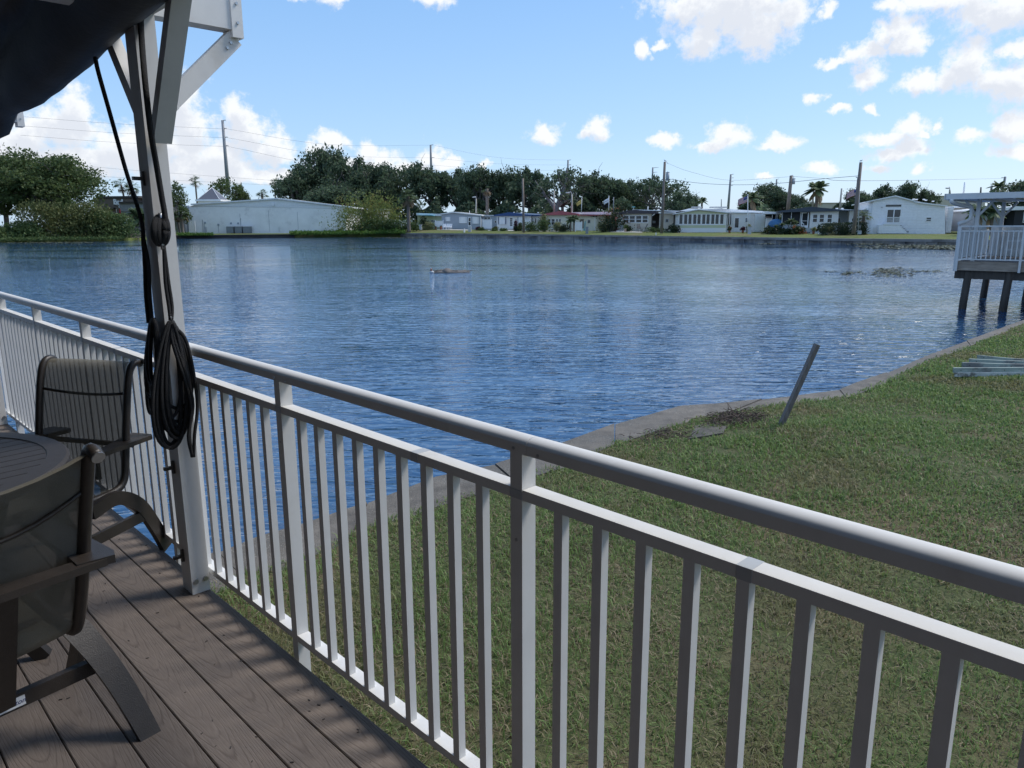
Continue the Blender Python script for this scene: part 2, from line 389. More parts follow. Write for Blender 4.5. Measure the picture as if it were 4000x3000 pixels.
def colxy(px, y):
    """ground-plan point in photo column px at depth y"""
    p = aty(px, 880, y); return Vector((p.x, p.y, 0))
def gz(px, dy):
    """height of the far lawn dy metres behind the water's edge"""
    w, h = interp(ZW, px), interp(ZH, px)
    t = max(0, min(1, dy / 10)); return w + (h - w) * (t * (1.35 - .35 * t)) if dy <= 10 else h + min((dy - 10) * .004, 1.2)
def stand(px, dy):
    y = bank(px) + dy; p = colxy(px, y); p.z = gz(px, dy); return p

class FP:
    """upright facade plane through column px at depth y, turned th to the right"""
    def __init__(s, px=0, y=0, th=0.0, o=None):
        s.o = colxy(px, y) if o is None else o; s.th = th
        s.t = Vector((math.cos(th), -math.sin(th), 0)); s.b = Vector((math.sin(th), math.cos(th), 0))
    def uz(s, px, py):
        d = ray(px, py); k = (s.o - CAM).dot(s.b) / d.dot(s.b); p = CAM + d * k
        return (p - s.o).dot(s.t), p.z
    def u(s, px, py=860): return s.uz(px, py)[0]
    def z(s, px, py): return s.uz(px, py)[1]
    def shift(s, w): return FP(th=s.th, o=s.o + s.b * w)
    def pt(s, u, w, z): return s.o + s.t * u + s.b * w + Z * z
    def rect(s, mb, x0, y0, x1, y1, w0, w1):
        u0, z0 = s.uz(x0, y1); u1 = s.u(x1, y1); z1 = s.z((x0 + x1) / 2, y0)
        return mb.box(s.o, s.t, s.b, Z, (u0, w0, z0), (u1, w1, z1))
    def poly(s, mb, pts, w0, w1):
        return mb.prism([s.uz(*p) for p in pts], s.o, s.t, s.b, Z, w0, w1)

def win(fp, root, x0, y0, x1, y1, nx=1, ny=1, frame='vinyl', pane='glass', fw=.07, label=None, name='window', proud=.06):
    """a window: frame ring with bars (part) and its panes (sub-parts)"""
    u0, z0 = fp.uz(x0, y1); u1 = fp.u(x1, y1); z1 = fp.z((x0 + x1) / 2, y0)
    mb = MB(); w0, w1 = -proud, .02
    mb.box(fp.o, fp.t, fp.b, Z, (u0, w0, z0), (u0 + fw, w1, z1)); mb.box(fp.o, fp.t, fp.b, Z, (u1 - fw, w0, z0), (u1, w1, z1))
    mb.box(fp.o, fp.t, fp.b, Z, (u0 + fw, w0, z0), (u1 - fw, w1, z0 + fw)); mb.box(fp.o, fp.t, fp.b, Z, (u0 + fw, w0, z1 - fw), (u1 - fw, w1, z1))
    cu = (u1 - u0 - fw) / nx; cz = (z1 - z0 - fw) / ny
    for i in range(1, nx): mb.box(fp.o, fp.t, fp.b, Z, (u0 + cu * i, w0 + .004, z0 + fw), (u0 + cu * i + fw, w1, z1 - fw))
    for j in range(1, ny): mb.box(fp.o, fp.t, fp.b, Z, (u0 + fw, w0 + .008, z0 + cz * j), (u1 - fw, w1, z0 + cz * j + fw * .8))
    f = mb.build(name, frame, root)
    if label: f['label'] = label
    for i in range(nx):
        for j in range(ny):
            MB().box(fp.o, fp.t, fp.b, Z, (u0 + fw + cu * i - .01, w0 + .035, z0 + fw + cz * j - .01), (u0 + cu * (i + 1) + .01, w0 + .045, z0 + cz * (j + 1) + .01)).build('pane', pane, f)
    return f
def slab(fp, root, name, m, x0, y0, x1, y1, w0, w1, label=None):
    o = fp.rect(MB(), x0, y0, x1, y1, w0, w1).build(name, m, root)
    if label: o['label'] = label
    return o

def house(name, label, cat, fp, xl, xr, base, eaveL, peak, eaveR, L, wall, roof, gable=None, over=.35, th=.16, group=None):
    """single-storey gabled home: wall body, two roof slabs and a gable infill, sizes read in photo pixels"""
    u0, u1 = fp.u(xl, base), fp.u(xr, base); zb = fp.z((xl + xr) / 2, base)
    (ua, za), (up, zp), (ub, zb2) = fp.uz(*eaveL), fp.uz(*peak), fp.uz(*eaveR)
    root = thing(name, label, cat, fp.pt((u0 + u1) / 2, 0, zb), group)
    def zr(u): return za + (zp - za) * (u - ua) / (up - ua) if u < up else zp + (zb2 - zp) * (u - up) / (ub - up)
    poly = [(u0, zb - .5), (u1, zb - .5), (u1, zr(u1) - .02)] + ([(up, zp - .02)] if u0 < up < u1 else []) + [(u0, zr(u0) - .02)]
    MB().prism(poly, fp.o, fp.t, fp.b, Z, 0, L).build('wall', wall, root)
    r = MB().prism([(ua, za), (up, zp), (ub, zb2), (ub, zb2 + th), (up, zp + th), (ua, za + th)], fp.o, fp.t, fp.b, Z, -over, L + over).build('roof', roof, root)
    if gable:
        dz = .28
        g_ = MB().prism([(ua + .02, za - .10), (ub - .02, zb2 - .10), (ub - .02, zb2 + th + .02), (up, zp + th + .03), (ua + .02, za + th + .02)], fp.o, fp.t, fp.b, Z, -over - .06, -over - .01).build('gable_panel', gable, root)
    return root, zb

# ------------------------------------------------------------------ trees and plants
def limb_path(p, q, rng, k=5, wob=.06):
    p, q = np.array(p, float), np.array(q, float); L = np.linalg.norm(q - p)
    ts = np.linspace(0, 1, k); pts = p + (q - p) * ts[:, None]
    pts[:, 2] += np.sin(ts * math.pi) * L * .08
    pts[1:-1] += rng.normal(size=(k - 2, 3)) * L * wob
    return pts
def oak_meshes(seed, lobes=15, clusters=16, leaves=26, lsize=.075, flat=.62, trunkh=.30, open_=1.0, spread=1.0):
    """unit oak: height 1, crown radius about .5; returns the trunk and crown data"""
    rng = np.random.default_rng(seed); mb = MB()
    fork = np.array((rng.normal() * .02, rng.normal() * .02, trunkh))
    mb.tube([(0, 0, -.04), (0, 0, .02), (fork[0] * .5, fork[1] * .5, trunkh * .5), tuple(fork)], [.050, .036, .030, .028], 8)
    cen = []
    for i in range(lobes):
        a = 2 * math.pi * (i * .618 + rng.uniform(-.06, .06)); h = rng.uniform(.34, .86); rr = math.sqrt(max(.02, 1 - ((h - .48) / .46) ** 2)) * .36 * spread * rng.uniform(.72, 1.1)
        if i < 3: rr *= .35; h = rng.uniform(.7, .84)
        c = np.array((rr * math.cos(a), rr * math.sin(a), h)); R = rng.uniform(.11, .19)
        path = limb_path(fork, c, rng); mb.tube(path, list(np.linspace(.019, .005, len(path))), 6)
        for _ in range(3):
            tip = c + rng.normal(size=3) * R * .7; mb.tube(limb_path(path[3], tip, rng, 4), [.007, .005, .003, .002], 4)
        for _ in range(clusters):
            d = rng.normal(size=3); d /= np.linalg.norm(d); d[2] = d[2] * flat + .1
            cc = c + d * R * rng.uniform(.65, 1.08) * open_
            cen.append(cc + rng.normal(size=(leaves, 3)) * np.array((1, 1, .7)) * R * .26)
    cen = np.concatenate(cen); v, q = leaf_quads(rng, cen, lsize, .25)
    return mb, v, q
OAKP = {}
def oak(name, label, loc, H, Wd, proto, leaf='oak', group=None, rot=0.0, cat='tree', bark='bark'):
    key = (proto, leaf)
    if key not in OAKP:
        mb, v, q = oak_meshes(*proto) if not isinstance(proto[-1], dict) else oak_meshes(proto[0], **proto[-1])
        tm = mb.mesh('trunk'); tm.materials.append(M[bark])
        o = np_mesh('crown', v, q, leaf); cm = o.data; bpy.data.objects.remove(o)
        OAKP[key] = (tm, cm)
    tm, cm = OAKP[key]
    root = thing(name, label, cat, loc, group)
    root.rotation_euler = (0, 0, rot); root.scale = (Wd, Wd, H)
    for nm, me in (('trunk', tm), ('crown', cm)):
        o = bpy.data.objects.new(nm, me); COL.objects.link(o); o.parent = root
    return root
class frozen(dict):
    def __hash__(s): return hash(tuple(sorted(s.items())))
def shrub(name, label, loc, W_, D_, H, leaf, n=1500, ls=.22, seed=0, cat='shrub', group=None, stems=6, lumps=9, spiky=0.0):
    """multi-stemmed shrub filling a lumpy dome W_ x D_ x H on the ground at loc"""
    rng = np.random.default_rng(seed + 77); loc = Vector(loc); root = thing(name, label, cat, loc, group)
    L = []
    for i in range(lumps):
        a = rng.uniform(0, 6.28); r = math.sqrt(rng.uniform(0, 1)) * .36
        L.append((r * math.cos(a) * W_, r * math.sin(a) * D_, rng.uniform(.30, .78) * H * (1 - .7 * r), rng.uniform(.22, .34)))
    mb = MB()
    for (x, y, z, s) in L[:stems]: mb.tube(limb_path((x * .15, y * .15, -.1), (x, y, z), rng), [.05 * H ** .5, .04 * H ** .5, .03, .02, .012], 5)
    t = mb.mesh('stem'); t.materials.append(M['bark']); o = bpy.data.objects.new('stem', t); COL.objects.link(o); o.parent = root
    pts = []
    for (x, y, z, s) in L:
        d = rng.normal(size=(n // lumps, 3)); d /= np.linalg.norm(d, axis=1)[:, None]; rr = rng.uniform(.5, 1.12, (len(d), 1)) ** .6
        p = np.array((x, y, z)) + d * rr * np.array((s * W_, s * D_, s * H * 1.15)); pts.append(p)
    low = rng.normal(size=(n // 3, 3)) * np.array((.27 * W_, .27 * D_, .16 * H)) + np.array((0, 0, .2 * H)); pts.append(low)
    p = np.concatenate(pts); p = p[p[:, 2] > .02]
    v, q = leaf_quads(rng, p, ls, .3 + spiky, .45)
    o = np_mesh('foliage', v, q, leaf); o.parent = root; o.location = (0, 0, 0)
    return root
def palm(name, label, loc, H, R, kind='feather', n=26, seed=0, lean=0.0, dead=5, group=None, tr=.16, droop=1.0, heads=None, cat='palm tree'):
    """palm with a ringed trunk; feather fronds with leaflets, or fans"""
    rng = np.random.default_rng(seed + 5); loc = Vector(loc); root = thing(name, label, cat, loc, group)
    heads = heads or [(lean * H, 0, H)]
    mb = MB()
    for hx, hy, hz in heads:
        k = 9; pts = [(hx * (i / k) ** 1.4, hy * (i / k) ** 1.4, -.15 + (hz + .15) * i / k) for i in range(k + 1)]
        mb.tube(pts, [tr * (1.3 if i == 0 else 1.0 + .12 * (i % 2)) for i in range(k + 1)], 8)
    t = mb.mesh('trunk'); t.materials.append(M['palmtrunk']); o = bpy.data.objects.new('trunk', t); COL.objects.link(o); o.parent = root
    def fronds(cnt, elo, ehi, sag, name_, m):
        V, Q = [], []
        for hx, hy, hz in heads:
            for i in range(cnt):
                a = rng.uniform(0, 6.283); e = rng.uniform(elo, ehi); L = R * rng.uniform(.8, 1.1)
                d = np.array((math.cos(a) * math.cos(e), math.sin(a) * math.cos(e), math.sin(e))); base = np.array((hx, hy, hz))
                side = np.array((-math.sin(a), math.cos(a), 0))
                K = 9; rach = []
                for k in range(K + 1):
                    s_ = k / K; rach.append(base + d * L * s_ + np.array((0, 0, -1)) * L * sag * s_ ** 2.2)
                if kind == 'fan':
                    mid = rach[5]; tipd = rach[7] - rach[5]; tipd /= np.linalg.norm(tipd)
                    for j in range(-6, 7):
                        an = j * .26; dd = tipd * math.cos(an) + side * math.sin(an); Lf = L * .52 * (1 - .03 * abs(j)); e2 = np.cross(dd, (0, 0, 1)) * .035 * R
                        p0, p1, p2 = mid, mid + dd * Lf * .6, mid + dd * Lf + np.array((0, 0, -.18 * Lf))
                        b0 = len(V); V += [p0, p1 + e2, p2, p1 - e2]; Q.append((b0, b0 + 1, b0 + 2, b0 + 3))
                    w = side * .012 * R; b0 = len(V); V += [rach[0] - w, rach[0] + w, rach[5] + w, rach[5] - w]; Q.append((b0, b0 + 1, b0 + 2, b0 + 3))
                else:
                    for k in range(1, K + 1):
                        for sg in (-1, 1):
                            fw_ = rach[k] - rach[k - 1]; fw_ = fw_ / np.linalg.norm(fw_); ll = L * .30 * math.sin(.35 + 2.5 * k / K)
                            dd = side * sg * .85 + fw_ * .55 + np.array((0, 0, -.35)); w = fw_ * L * .045
                            b0 = len(V); V += [rach[k - 1] * .5 + rach[k] * .5 - w, rach[k] + w, rach[k] + dd * ll + np.array((0, 0, -.1 * ll)), rach[k - 1] * .5 + rach[k] * .5 + dd * ll * .9 - w]; Q.append((b0, b0 + 1, b0 + 2, b0 + 3))
                    w = side * .015 * R
                    for k in range(K):
                        b0 = len(V); V += [rach[k] - w, rach[k] + w, rach[k + 1] + w * .7, rach[k + 1] - w * .7]; Q.append((b0, b0 + 1, b0 + 2, b0 + 3))
        o = np_mesh(name_, V, Q, m); o.parent = root; o.location = (0, 0, 0)
    fronds(n, -.35 * droop, 1.25, .35 * droop, 'crown', 'palm')
    if dead: fronds(dead, -1.2, -.6, .3, 'dead_frond_skirt', 'palmd')
    return root
# ------------------------------------------------------------------ water, lawn, near seawall
def watermat():
    m = bpy.data.materials.new('lake_water'); m.use_nodes = True; t = m.node_tree; nb = NB(t)
    bs = t.nodes['Principled BSDF']; bs.inputs['Base Color'].default_value = (.016, .064, .150, 1)
    bs.inputs['Roughness'].default_value = .015; bs.inputs['IOR'].default_value = 1.55
    pos = nb.n('ShaderNodeNewGeometry').outputs['Position']
    def mp(sx, sy, rot=0.0):
        n = nb.n('ShaderNodeMapping'); t.links.new(pos, n.inputs[0]); n.inputs['Scale'].default_value = (sx, sy, 1); n.inputs['Rotation'].default_value = (0, 0, rot); return n.outputs[0]
    h1 = nb.noise(mp(.62, 1.9, .18), 2.5, 2, .5, dist=.8)          # ripples of a hand's breadth
    h2 = nb.noise(mp(.8, 1.8, -.3), 6.5, 2, .5, dist=.4)
    h3 = nb.noise(mp(.8, 1.4, .1), .75, 2, .5)
    gust = nb.smooth(nb.noise(mp(.05, .10, .2), 1.0, 3, .6), .34, .62)
    sepp = nb.n('ShaderNodeSeparateXYZ'); t.links.new(pos, sepp.inputs[0])
    # the strip of water under the far right bank lies in its lee and is nearly smooth
    lee = nb.smooth(nb.math('ADD', nb.math('MULTIPLY', sepp.outputs[0], 1.30), sepp.outputs[1]), 102.0, 136.0)
    lee = nb.math('MULTIPLY', lee, nb.smooth(sepp.outputs[0], -2.0, 24.0))
    amp = nb.math('MULTIPLY', nb.math('ADD', .45, nb.math('MULTIPLY', gust, 1.0)), nb.math('SUBTRACT', 1.0, nb.math('MULTIPLY', lee, .94)))
    amp = nb.math('MULTIPLY', amp, nb.math('SUBTRACT', 1.4, nb.math('MULTIPLY', nb.smooth(sepp.outputs[1], 7.0, 60.0), .75)))
    h = nb.math('ADD', nb.math('ADD', nb.math('MULTIPLY', h1, .040), nb.math('MULTIPLY', h2, .006)), nb.math('MULTIPLY', h3, .020))
    bp = nb.n('ShaderNodeBump'); bp.inputs['Strength'].default_value = 1.0; bp.inputs['Distance'].default_value = 1.0
    t.links.new(nb.math('MULTIPLY', h, amp), bp.inputs['Height']); t.links.new(bp.outputs[0], bs.inputs['Normal'])
    return m
M['water'] = watermat()
tag(MB().add([(-900, -200, 0), (900, -200, 0), (900, 900, 0), (-900, 900, 0)], [(0, 1, 2, 3)]).build('lake_water', 'water'), kind='structure')

def groundmat(name, c1, c2, c3, s1=.25, s2=2.5):
    m = bpy.data.materials.new(name); m.use_nodes = True; t = m.node_tree; nb = NB(t)
    bs = t.nodes['Principled BSDF']; bs.inputs['Roughness'].default_value = .9; bs.inputs['Specular IOR Level'].default_value = .2
    pos = nb.n('ShaderNodeNewGeometry').outputs['Position']
    c = nb.ramp(nb.noise(pos, s2, 6, .65), [(.3, c1), (.7, c2)])
    c = nb.mix(nb.smooth(nb.noise(pos, s1, 4, .6), .48, .66), c, (*c3, 1))
    t.links.new(c, bs.inputs['Base Color'])
    bp = nb.n('ShaderNodeBump'); bp.inputs['Strength'].default_value = .7; bp.inputs['Distance'].default_value = .05
    t.links.new(nb.noise(pos, 18, 4, .7), bp.inputs['Height']); t.links.new(bp.outputs[0], bs.inputs['Normal'])
    return m
M['turf'] = groundmat('lawn_soil_and_thatch', (.055, .070, .026), (.10, .105, .048), (.12, .10, .055), .7, 9)
M['farlawn'] = groundmat('far_lawn', (.085, .115, .030), (.14, .165, .050), (.15, .14, .06), .16, 1.5)

OUT = [(-350,2620),(250,2390),(600,2250),(841,2150),(1005,2089),(1179,2038),(1435,1956),(1702,1858),(1927,1812),(2200,1725),(2400,1652),(2660,1587),(2800,1570),(2979,1558),(3071,1547),(3174,1533),(3277,1520),(3340,1493),(3456,1455),(3614,1390),(3776,1330),(4000,1246)]
INN = [(-350,2760),(250,2530),(600,2385),(933,2243),(1087,2202),(1230,2150),(1374,2079),(1712,1956),(1990,1868),(2200,1812),(2400,1722),(2600,1668),(2720,1630),(2870,1603),(3051,1571),(3174,1558),(3299,1546),(3370,1522),(3500,1466),(3630,1403),(3790,1348),(4000,1262)]
outp = [atz(x, y, .50) for x, y in OUT] + [Vector((15, 19.5, .5)), Vector((21, 25, .5)), Vector((34, 36, .5)), Vector((75, 62, .5))]
innp = [atz(x, y, .505) for x, y in INN] + [Vector((15.25, 19.2, .505)), Vector((21.25, 24.7, .505)), Vector((34.3, 35.7, .505)), Vector((75.3, 61.6, .505))]
rng = np.random.default_rng(4)
def seawall():
    """the poured concrete cap in lengths with open joints, and its face going down into the water"""
    root = thing('seawall', 'weathered shell-aggregate concrete seawall curving along the near lawn', 'seawall', outp[8])
    i = 0; k = len(outp)
    cuts = [0, 3, 6, 8, 10, 13, 16, 18, 20, 22, 24, k - 1]
    for a_, b_ in zip(cuts, cuts[1:]):
        mb = MB(); rows = []
        for j in range(a_, b_ + 1):
            o, n_ = outp[j].copy(), innp[j].copy()
            d = (n_ - o); d.z = 0; d.normalize()
            if j == a_ and a_: 
                tdir = (outp[j + 1] - o).normalized() * .014; o += tdir; n_ += tdir
            jit = rng.normal() * .006
            rows.append([o + Vector((0, 0, -.9)), o + Vector((0, 0, -.03)), o + d * .025 + Vector((0, 0, jit)), n_ + d * .12 + Vector((0, 0, jit + .004)), n_ + d * .14 + Vector((0, 0, -.5))])
        vs = [p for r in rows for p in r]; n5 = 5
        fs = [(r * n5 + c, r * n5 + c + 1, (r + 1) * n5 + c + 1, (r + 1) * n5 + c) for r in range(len(rows) - 1) for c in range(4)]
        fs += [tuple(range(n5))[::-1], tuple((len(rows) - 1) * n5 + c for c in range(n5))]
        fs = [f[::-1] for f in fs]
        mb.add(vs, fs); mb.build('wall_cap', 'concrete', root)
seawall()
# broken lump of cap standing up behind the wall, and the washed-out soil
t = thing('concrete_slab', 'tilted broken concrete slab half buried behind the seawall near the stake', 'concrete slab', atz(2640, 1672, .55))
A_ = [atz(2500, 1700, .52), atz(2690, 1640, .56), atz(2862, 1606, .58), atz(2825, 1668, .62), atz(2690, 1690, .60), atz(2560, 1712, .55)]
mb = MB(); n_ = len(A_); vs = [p + Vector((0, 0, -.055)) for p in A_] + [p + Vector((0, 0, -.2)) for p in A_]
mb.add(vs, [tuple(range(n_)), tuple(range(2 * n_ - 1, n_ - 1, -1))] + [(i, i + n_, (i + 1) % n_ + n_, (i + 1) % n_) for i in range(n_)]).build('slab', 'slab', t)

AX, NX = Vector((.6995, -.7147, 0)), Vector((.7147, .6995, 0))     # along the railing, and square out from it
def D(a, c, z): return AX * a + NX * c + Z * z
LAWN_DIR = Vector((.74, -.67, 0))
def lawn_h(p, dist):
    return .50 + .07 * min(1, dist / 1.2) + .02 * math.sin(p.x * 1.3 + p.y * .7) * min(1, dist)
offs = [0, .12, .35, .8, 1.5, 2.6, 4, 6, 9, 14, 25, 60]
vs, fs = [], []
for i, p in enumerate(innp):
    for d in offs:
        q = p + LAWN_DIR * d; q.z = lawn_h(q, d) + (.5 if d > 20 else 0) ; vs.append(q)
m_ = len(offs)
for i in range(len(innp) - 1):
    for j in range(m_ - 1): fs.append((i * m_ + j, i * m_ + j + 1, (i + 1) * m_ + j + 1, (i + 1) * m_ + j))
fs = [f[::-1] for f in fs]
tag(MB().add(vs, fs, True).build('near_lawn', 'turf'), kind='structure')

# grass: real blades, thinning with distance
def pip(x, y, poly):
    r = np.zeros(len(x), bool); n = len(poly)
    for i in range(n):
        x0, y0 = poly[i]; x1, y1 = poly[(i + 1) % n]
        if y0 == y1: continue
        c = ((y0 > y) != (y1 > y)) & (x < (x1 - x0) * (y - y0) / (y1 - y0) + x0); r ^= c
    return r
def edge_dist(x, y, line):
    d = np.full(len(x), 1e9)
    for p, q in zip(line, line[1:]):
        ex, ey = q.x - p.x, q.y - p.y; L2 = ex * ex + ey * ey
        t_ = np.clip(((x - p.x) * ex + (y - p.y) * ey) / L2, 0, 1); d = np.minimum(d, np.hypot(x - p.x - t_ * ex, y - p.y - t_ * ey))
    return d
def vnoise(x, y, s, seed):
    r = np.random.default_rng(seed).uniform(0, 1, (64, 64)); u, v = x * s, y * s; i, j = np.floor(u).astype(int), np.floor(v).astype(int); f, g_ = u - i, v - j
    f, g_ = f * f * (3 - 2 * f), g_ * g_ * (3 - 2 * g_); R = lambda a, b_: r[a % 64, b_ % 64]
    return (R(i, j) * (1 - f) + R(i + 1, j) * f) * (1 - g_) + (R(i, j + 1) * (1 - f) + R(i + 1, j + 1) * f) * g_
def grass():
    rg = np.random.default_rng(11)
    lawn = [(p.x, p.y) for p in innp] + [(40, 10), (20, -8), (0, -4), (-2, 1.5)]
    P = []
    for y0, y1, dens in ((.7, 2.2, 6200), (2.2, 3.4, 5200), (3.4, 5, 4000), (5, 7, 3000), (7, 9.5, 2200), (9.5, 13, 1500), (13, 18, 800), (18, 25, 300)):
        x0, x1 = -2.4, .74 * y1 + .4; n = int((y1 - y0) * (x1 - x0) * dens)
        x, y = rg.uniform(x0, x1, n), rg.uniform(y0, y1, n)
        ok = (x < .74 * y + .35) & (x * .7147 + y * .6995 > 1.02) & pip(x, y, lawn); P.append(np.stack([x[ok], y[ok]], 1))
    P = np.concatenate(P); x, y = P[:, 0], P[:, 1]; d = edge_dist(x, y, innp)
    bare = vnoise(x, y, 1.7, 3) * .5 + vnoise(x, y, 5.1, 4) * .5
    keep = rg.uniform(0, 1, len(x)) < np.clip((bare - .14) * 4.0, .2, 1) * np.clip(d / .12 + .35, .35, 1)
    # the bare patch of soil by the stake
    sx, sy = 1.62, 6.70
    keep &= ~((np.hypot((x - sx) / .75, (y - sy) / .22) < 1) & (rg.uniform(0, 1, len(x)) < .8))
    x, y, d = x[keep], y[keep], d[keep]; n = len(x); print('grass blades', n)
    z = .50 + .07 * np.minimum(1, d / 1.2) + .02 * np.sin(x * 1.3 + y * .7) * np.minimum(1, d)
    dist = np.hypot(x, y)
    patch = vnoise(x, y, .55, 7) * .6 + vnoise(x, y, 1.6, 8) * .4
    band = np.clip(1 - np.abs((x * .30 + y * .95) - (5.0 + 0.0 * x)) / 1.7, 0, 1)       # a drier strip runs across the lawn
    dry = np.clip((patch - .42) * 3.2, 0, 1) * .55 + band * .35
    dry = dry + np.clip((5.0 - dist) / 3.0, 0, 1) * np.clip((vnoise(x, y, 1.1, 12) - .3) * 2, 0, 1) * .55
    isdry = rg.uniform(0, 1, n) < np.clip(dry * .75 + .06, 0, .85)
    h = rg.uniform(.028, .066, n) * (1 + .5 * (vnoise(x, y, 2.2, 9) - .4)) * np.where(isdry, .8, 1)
    w = rg.uniform(.0035, .0065, n) * np.clip(dist / 3.6, .9, 3.2)
    a = rg.uniform(0, 6.283, n); lean = rg.uniform(.15, 1.0, n) * np.where(isdry, 1.5, 1.0)
    dx, dy = np.cos(a), np.sin(a)
    base = np.stack([x, y, z - .012], 1); sd = np.stack([-dy, dx, np.zeros(n)], 1) * w[:, None] * .5; fw = np.stack([dx, dy, np.zeros(n)], 1)
    mid = base + fw * (h * lean * .45)[:, None]; mid[:, 2] += h * .62
    tip = base + fw * (h * lean * 1.25)[:, None]; tip[:, 2] += h * np.clip(1.05 - .45 * lean, .25, 1)
    for flag, mname, oname in ((False, 'blade', 'lawn_grass'), (True, 'straw', 'dry_grass')):
        k = isdry == flag; b0, s0, m0, t0 = base[k], sd[k], mid[k], tip[k]; c = len(b0)
        V = np.stack([b0 - s0, b0 + s0, m0 + s0 * .8, t0, m0 - s0 * .8], 1).reshape(-1, 3)
        i5 = np.arange(c)[:, None] * 5
        q1 = i5 + np.array([[0, 1, 2, 4]]); t1 = i5 + np.array([[4, 2, 3, 3]])
        me = bpy.data.meshes.new(oname)
        me.vertices.add(len(V)); me.vertices.foreach_set('co', V.astype(np.float32).ravel())
        loops = np.concatenate([q1, t1[:, :3]], 1).ravel(); me.loops.add(len(loops)); me.loops.foreach_set('vertex_index', loops.astype(np.int32))
        me.polygons.add(2 * c); st = (np.arange(c)[:, None] * 7 + np.array([[0, 4]])).ravel(); me.polygons.foreach_set('loop_start', st.astype(np.int32))
        me.update(calc_edges=True); me.materials.append(M[mname]); o = put(oname, me)
        tag(o, kind='stuff', cat='grass', label='short green lawn grass growing between deck and seawall' if not flag else 'dry straw coloured blades scattered through the near lawn')
M['blade'] = leafmat('green_grass_blade', (.112, .182, .056), (.22, .31, .10), (.20, .20, .092), .4, pscale=.9)
M['straw'] = leafmat('dry_grass_blade', (.15, .125, .07), (.32, .26, .165), (.12, .10, .06), .3, pscale=1.2)
grass()

# dead roots and mulch in the washed-out hollow by the stake
rg = np.random.default_rng(14); mb = MB()
for _ in range(520):
    p = atz(rg.normal(2890, 60), rg.normal(1632, 14), .56); d = Vector((rg.normal(), rg.normal(), rg.normal() * .25)).normalized() * rg.uniform(.03, .14); mb.tube([p, p + d * .5 + Z * .008, p + d], [.004, .003, .002], 4)
for _ in range(160):
    p = atz(rg.normal(2600, 70), rg.normal(1700, 12), .53); d = Vector((rg.normal(), rg.normal(), rg.normal() * .2)).normalized() * rg.uniform(.02, .09); mb.tube([p, p + d * .5 + Z * .006, p + d], [.004, .003, .002], 4)
tag(mb.build('mulch', 'soil'), 'dead roots and brown mulch in the hollow by the leaning stake', 'mulch', kind='stuff')
# wooden stake
t = thing('wooden_stake', 'grey wooden stake leaning right, driven into the lawn by the seawall', 'stake', (2.515, 6.834, .55))
MB().beam((2.505, 6.834, .40), (2.85, 6.834, 1.352), .040, .062, (0, 1, 0)).build('stake_post', 'stakewood', t)
# stack of old boards
def boards():
    t = thing('board_stack', 'overlapping stack of weathered grey-green painted boards lying on the lawn', 'board stack', atz(3860, 1470, .57))
    for name, x0, x1, yt, yb, dep, m, bend in (('base_board', 3733, 4090, 1456, 1472, 0, 'paintwood2', 0), ('board', 3727, 4110, 1437, 1458, .02, 'paintwood', 0), ('board', 3762, 4130, 1416, 1438, .13, 'paintwood', .02), ('board', 3790, 4140, 1402, 1420, .26, 'paintwood', .03), ('board', 3822, 4120, 1387, 1404, .40, 'paintwood', .06)):
        y = atz(3733, 1475, .58).y + dep
        p0, p1, q0, q1 = aty(x0, yt, y), aty(x1, yt + (4 if bend else 0), y), aty(x0, yb, y), aty(x1, yb + (4 if bend else 0), y)
        h0 = p0.z - q0.z; mb = MB(); K = 6; vs = []
        for k in range(K + 1):
            s_ = k / K; top = p0.lerp(p1, s_); bot = q0.lerp(q1, s_); bow = Vector((0, .05 * s_ * s_, -bend * math.sin(s_ * math.pi * .5)))
            th = Vector((0, .030, 0))
            vs += [bot + bow, top + bow, top + bow + th, bot + bow + th]
        fs = [(k * 4 + i, k * 4 + (i + 1) % 4, (k + 1) * 4 + (i + 1) % 4, (k + 1) * 4 + i) for k in range(K) for i in range(4)] + [(3, 2, 1, 0), (K * 4, K * 4 + 1, K * 4 + 2, K * 4 + 3)]
        o = mb.add(vs, fs).build(name, m, t)
        if name == 'board':
            for fx in (.07, .52):
                c_ = q0.lerp(q1, fx).lerp(p0.lerp(p1, fx), .55); MB().disc(c_ + Vector((0, .004 + .05 * fx * fx, -bend * math.sin(fx * 1.57))), (0, -1, 0), .006, 6, .006).build('nail', 'black', o)
boards()

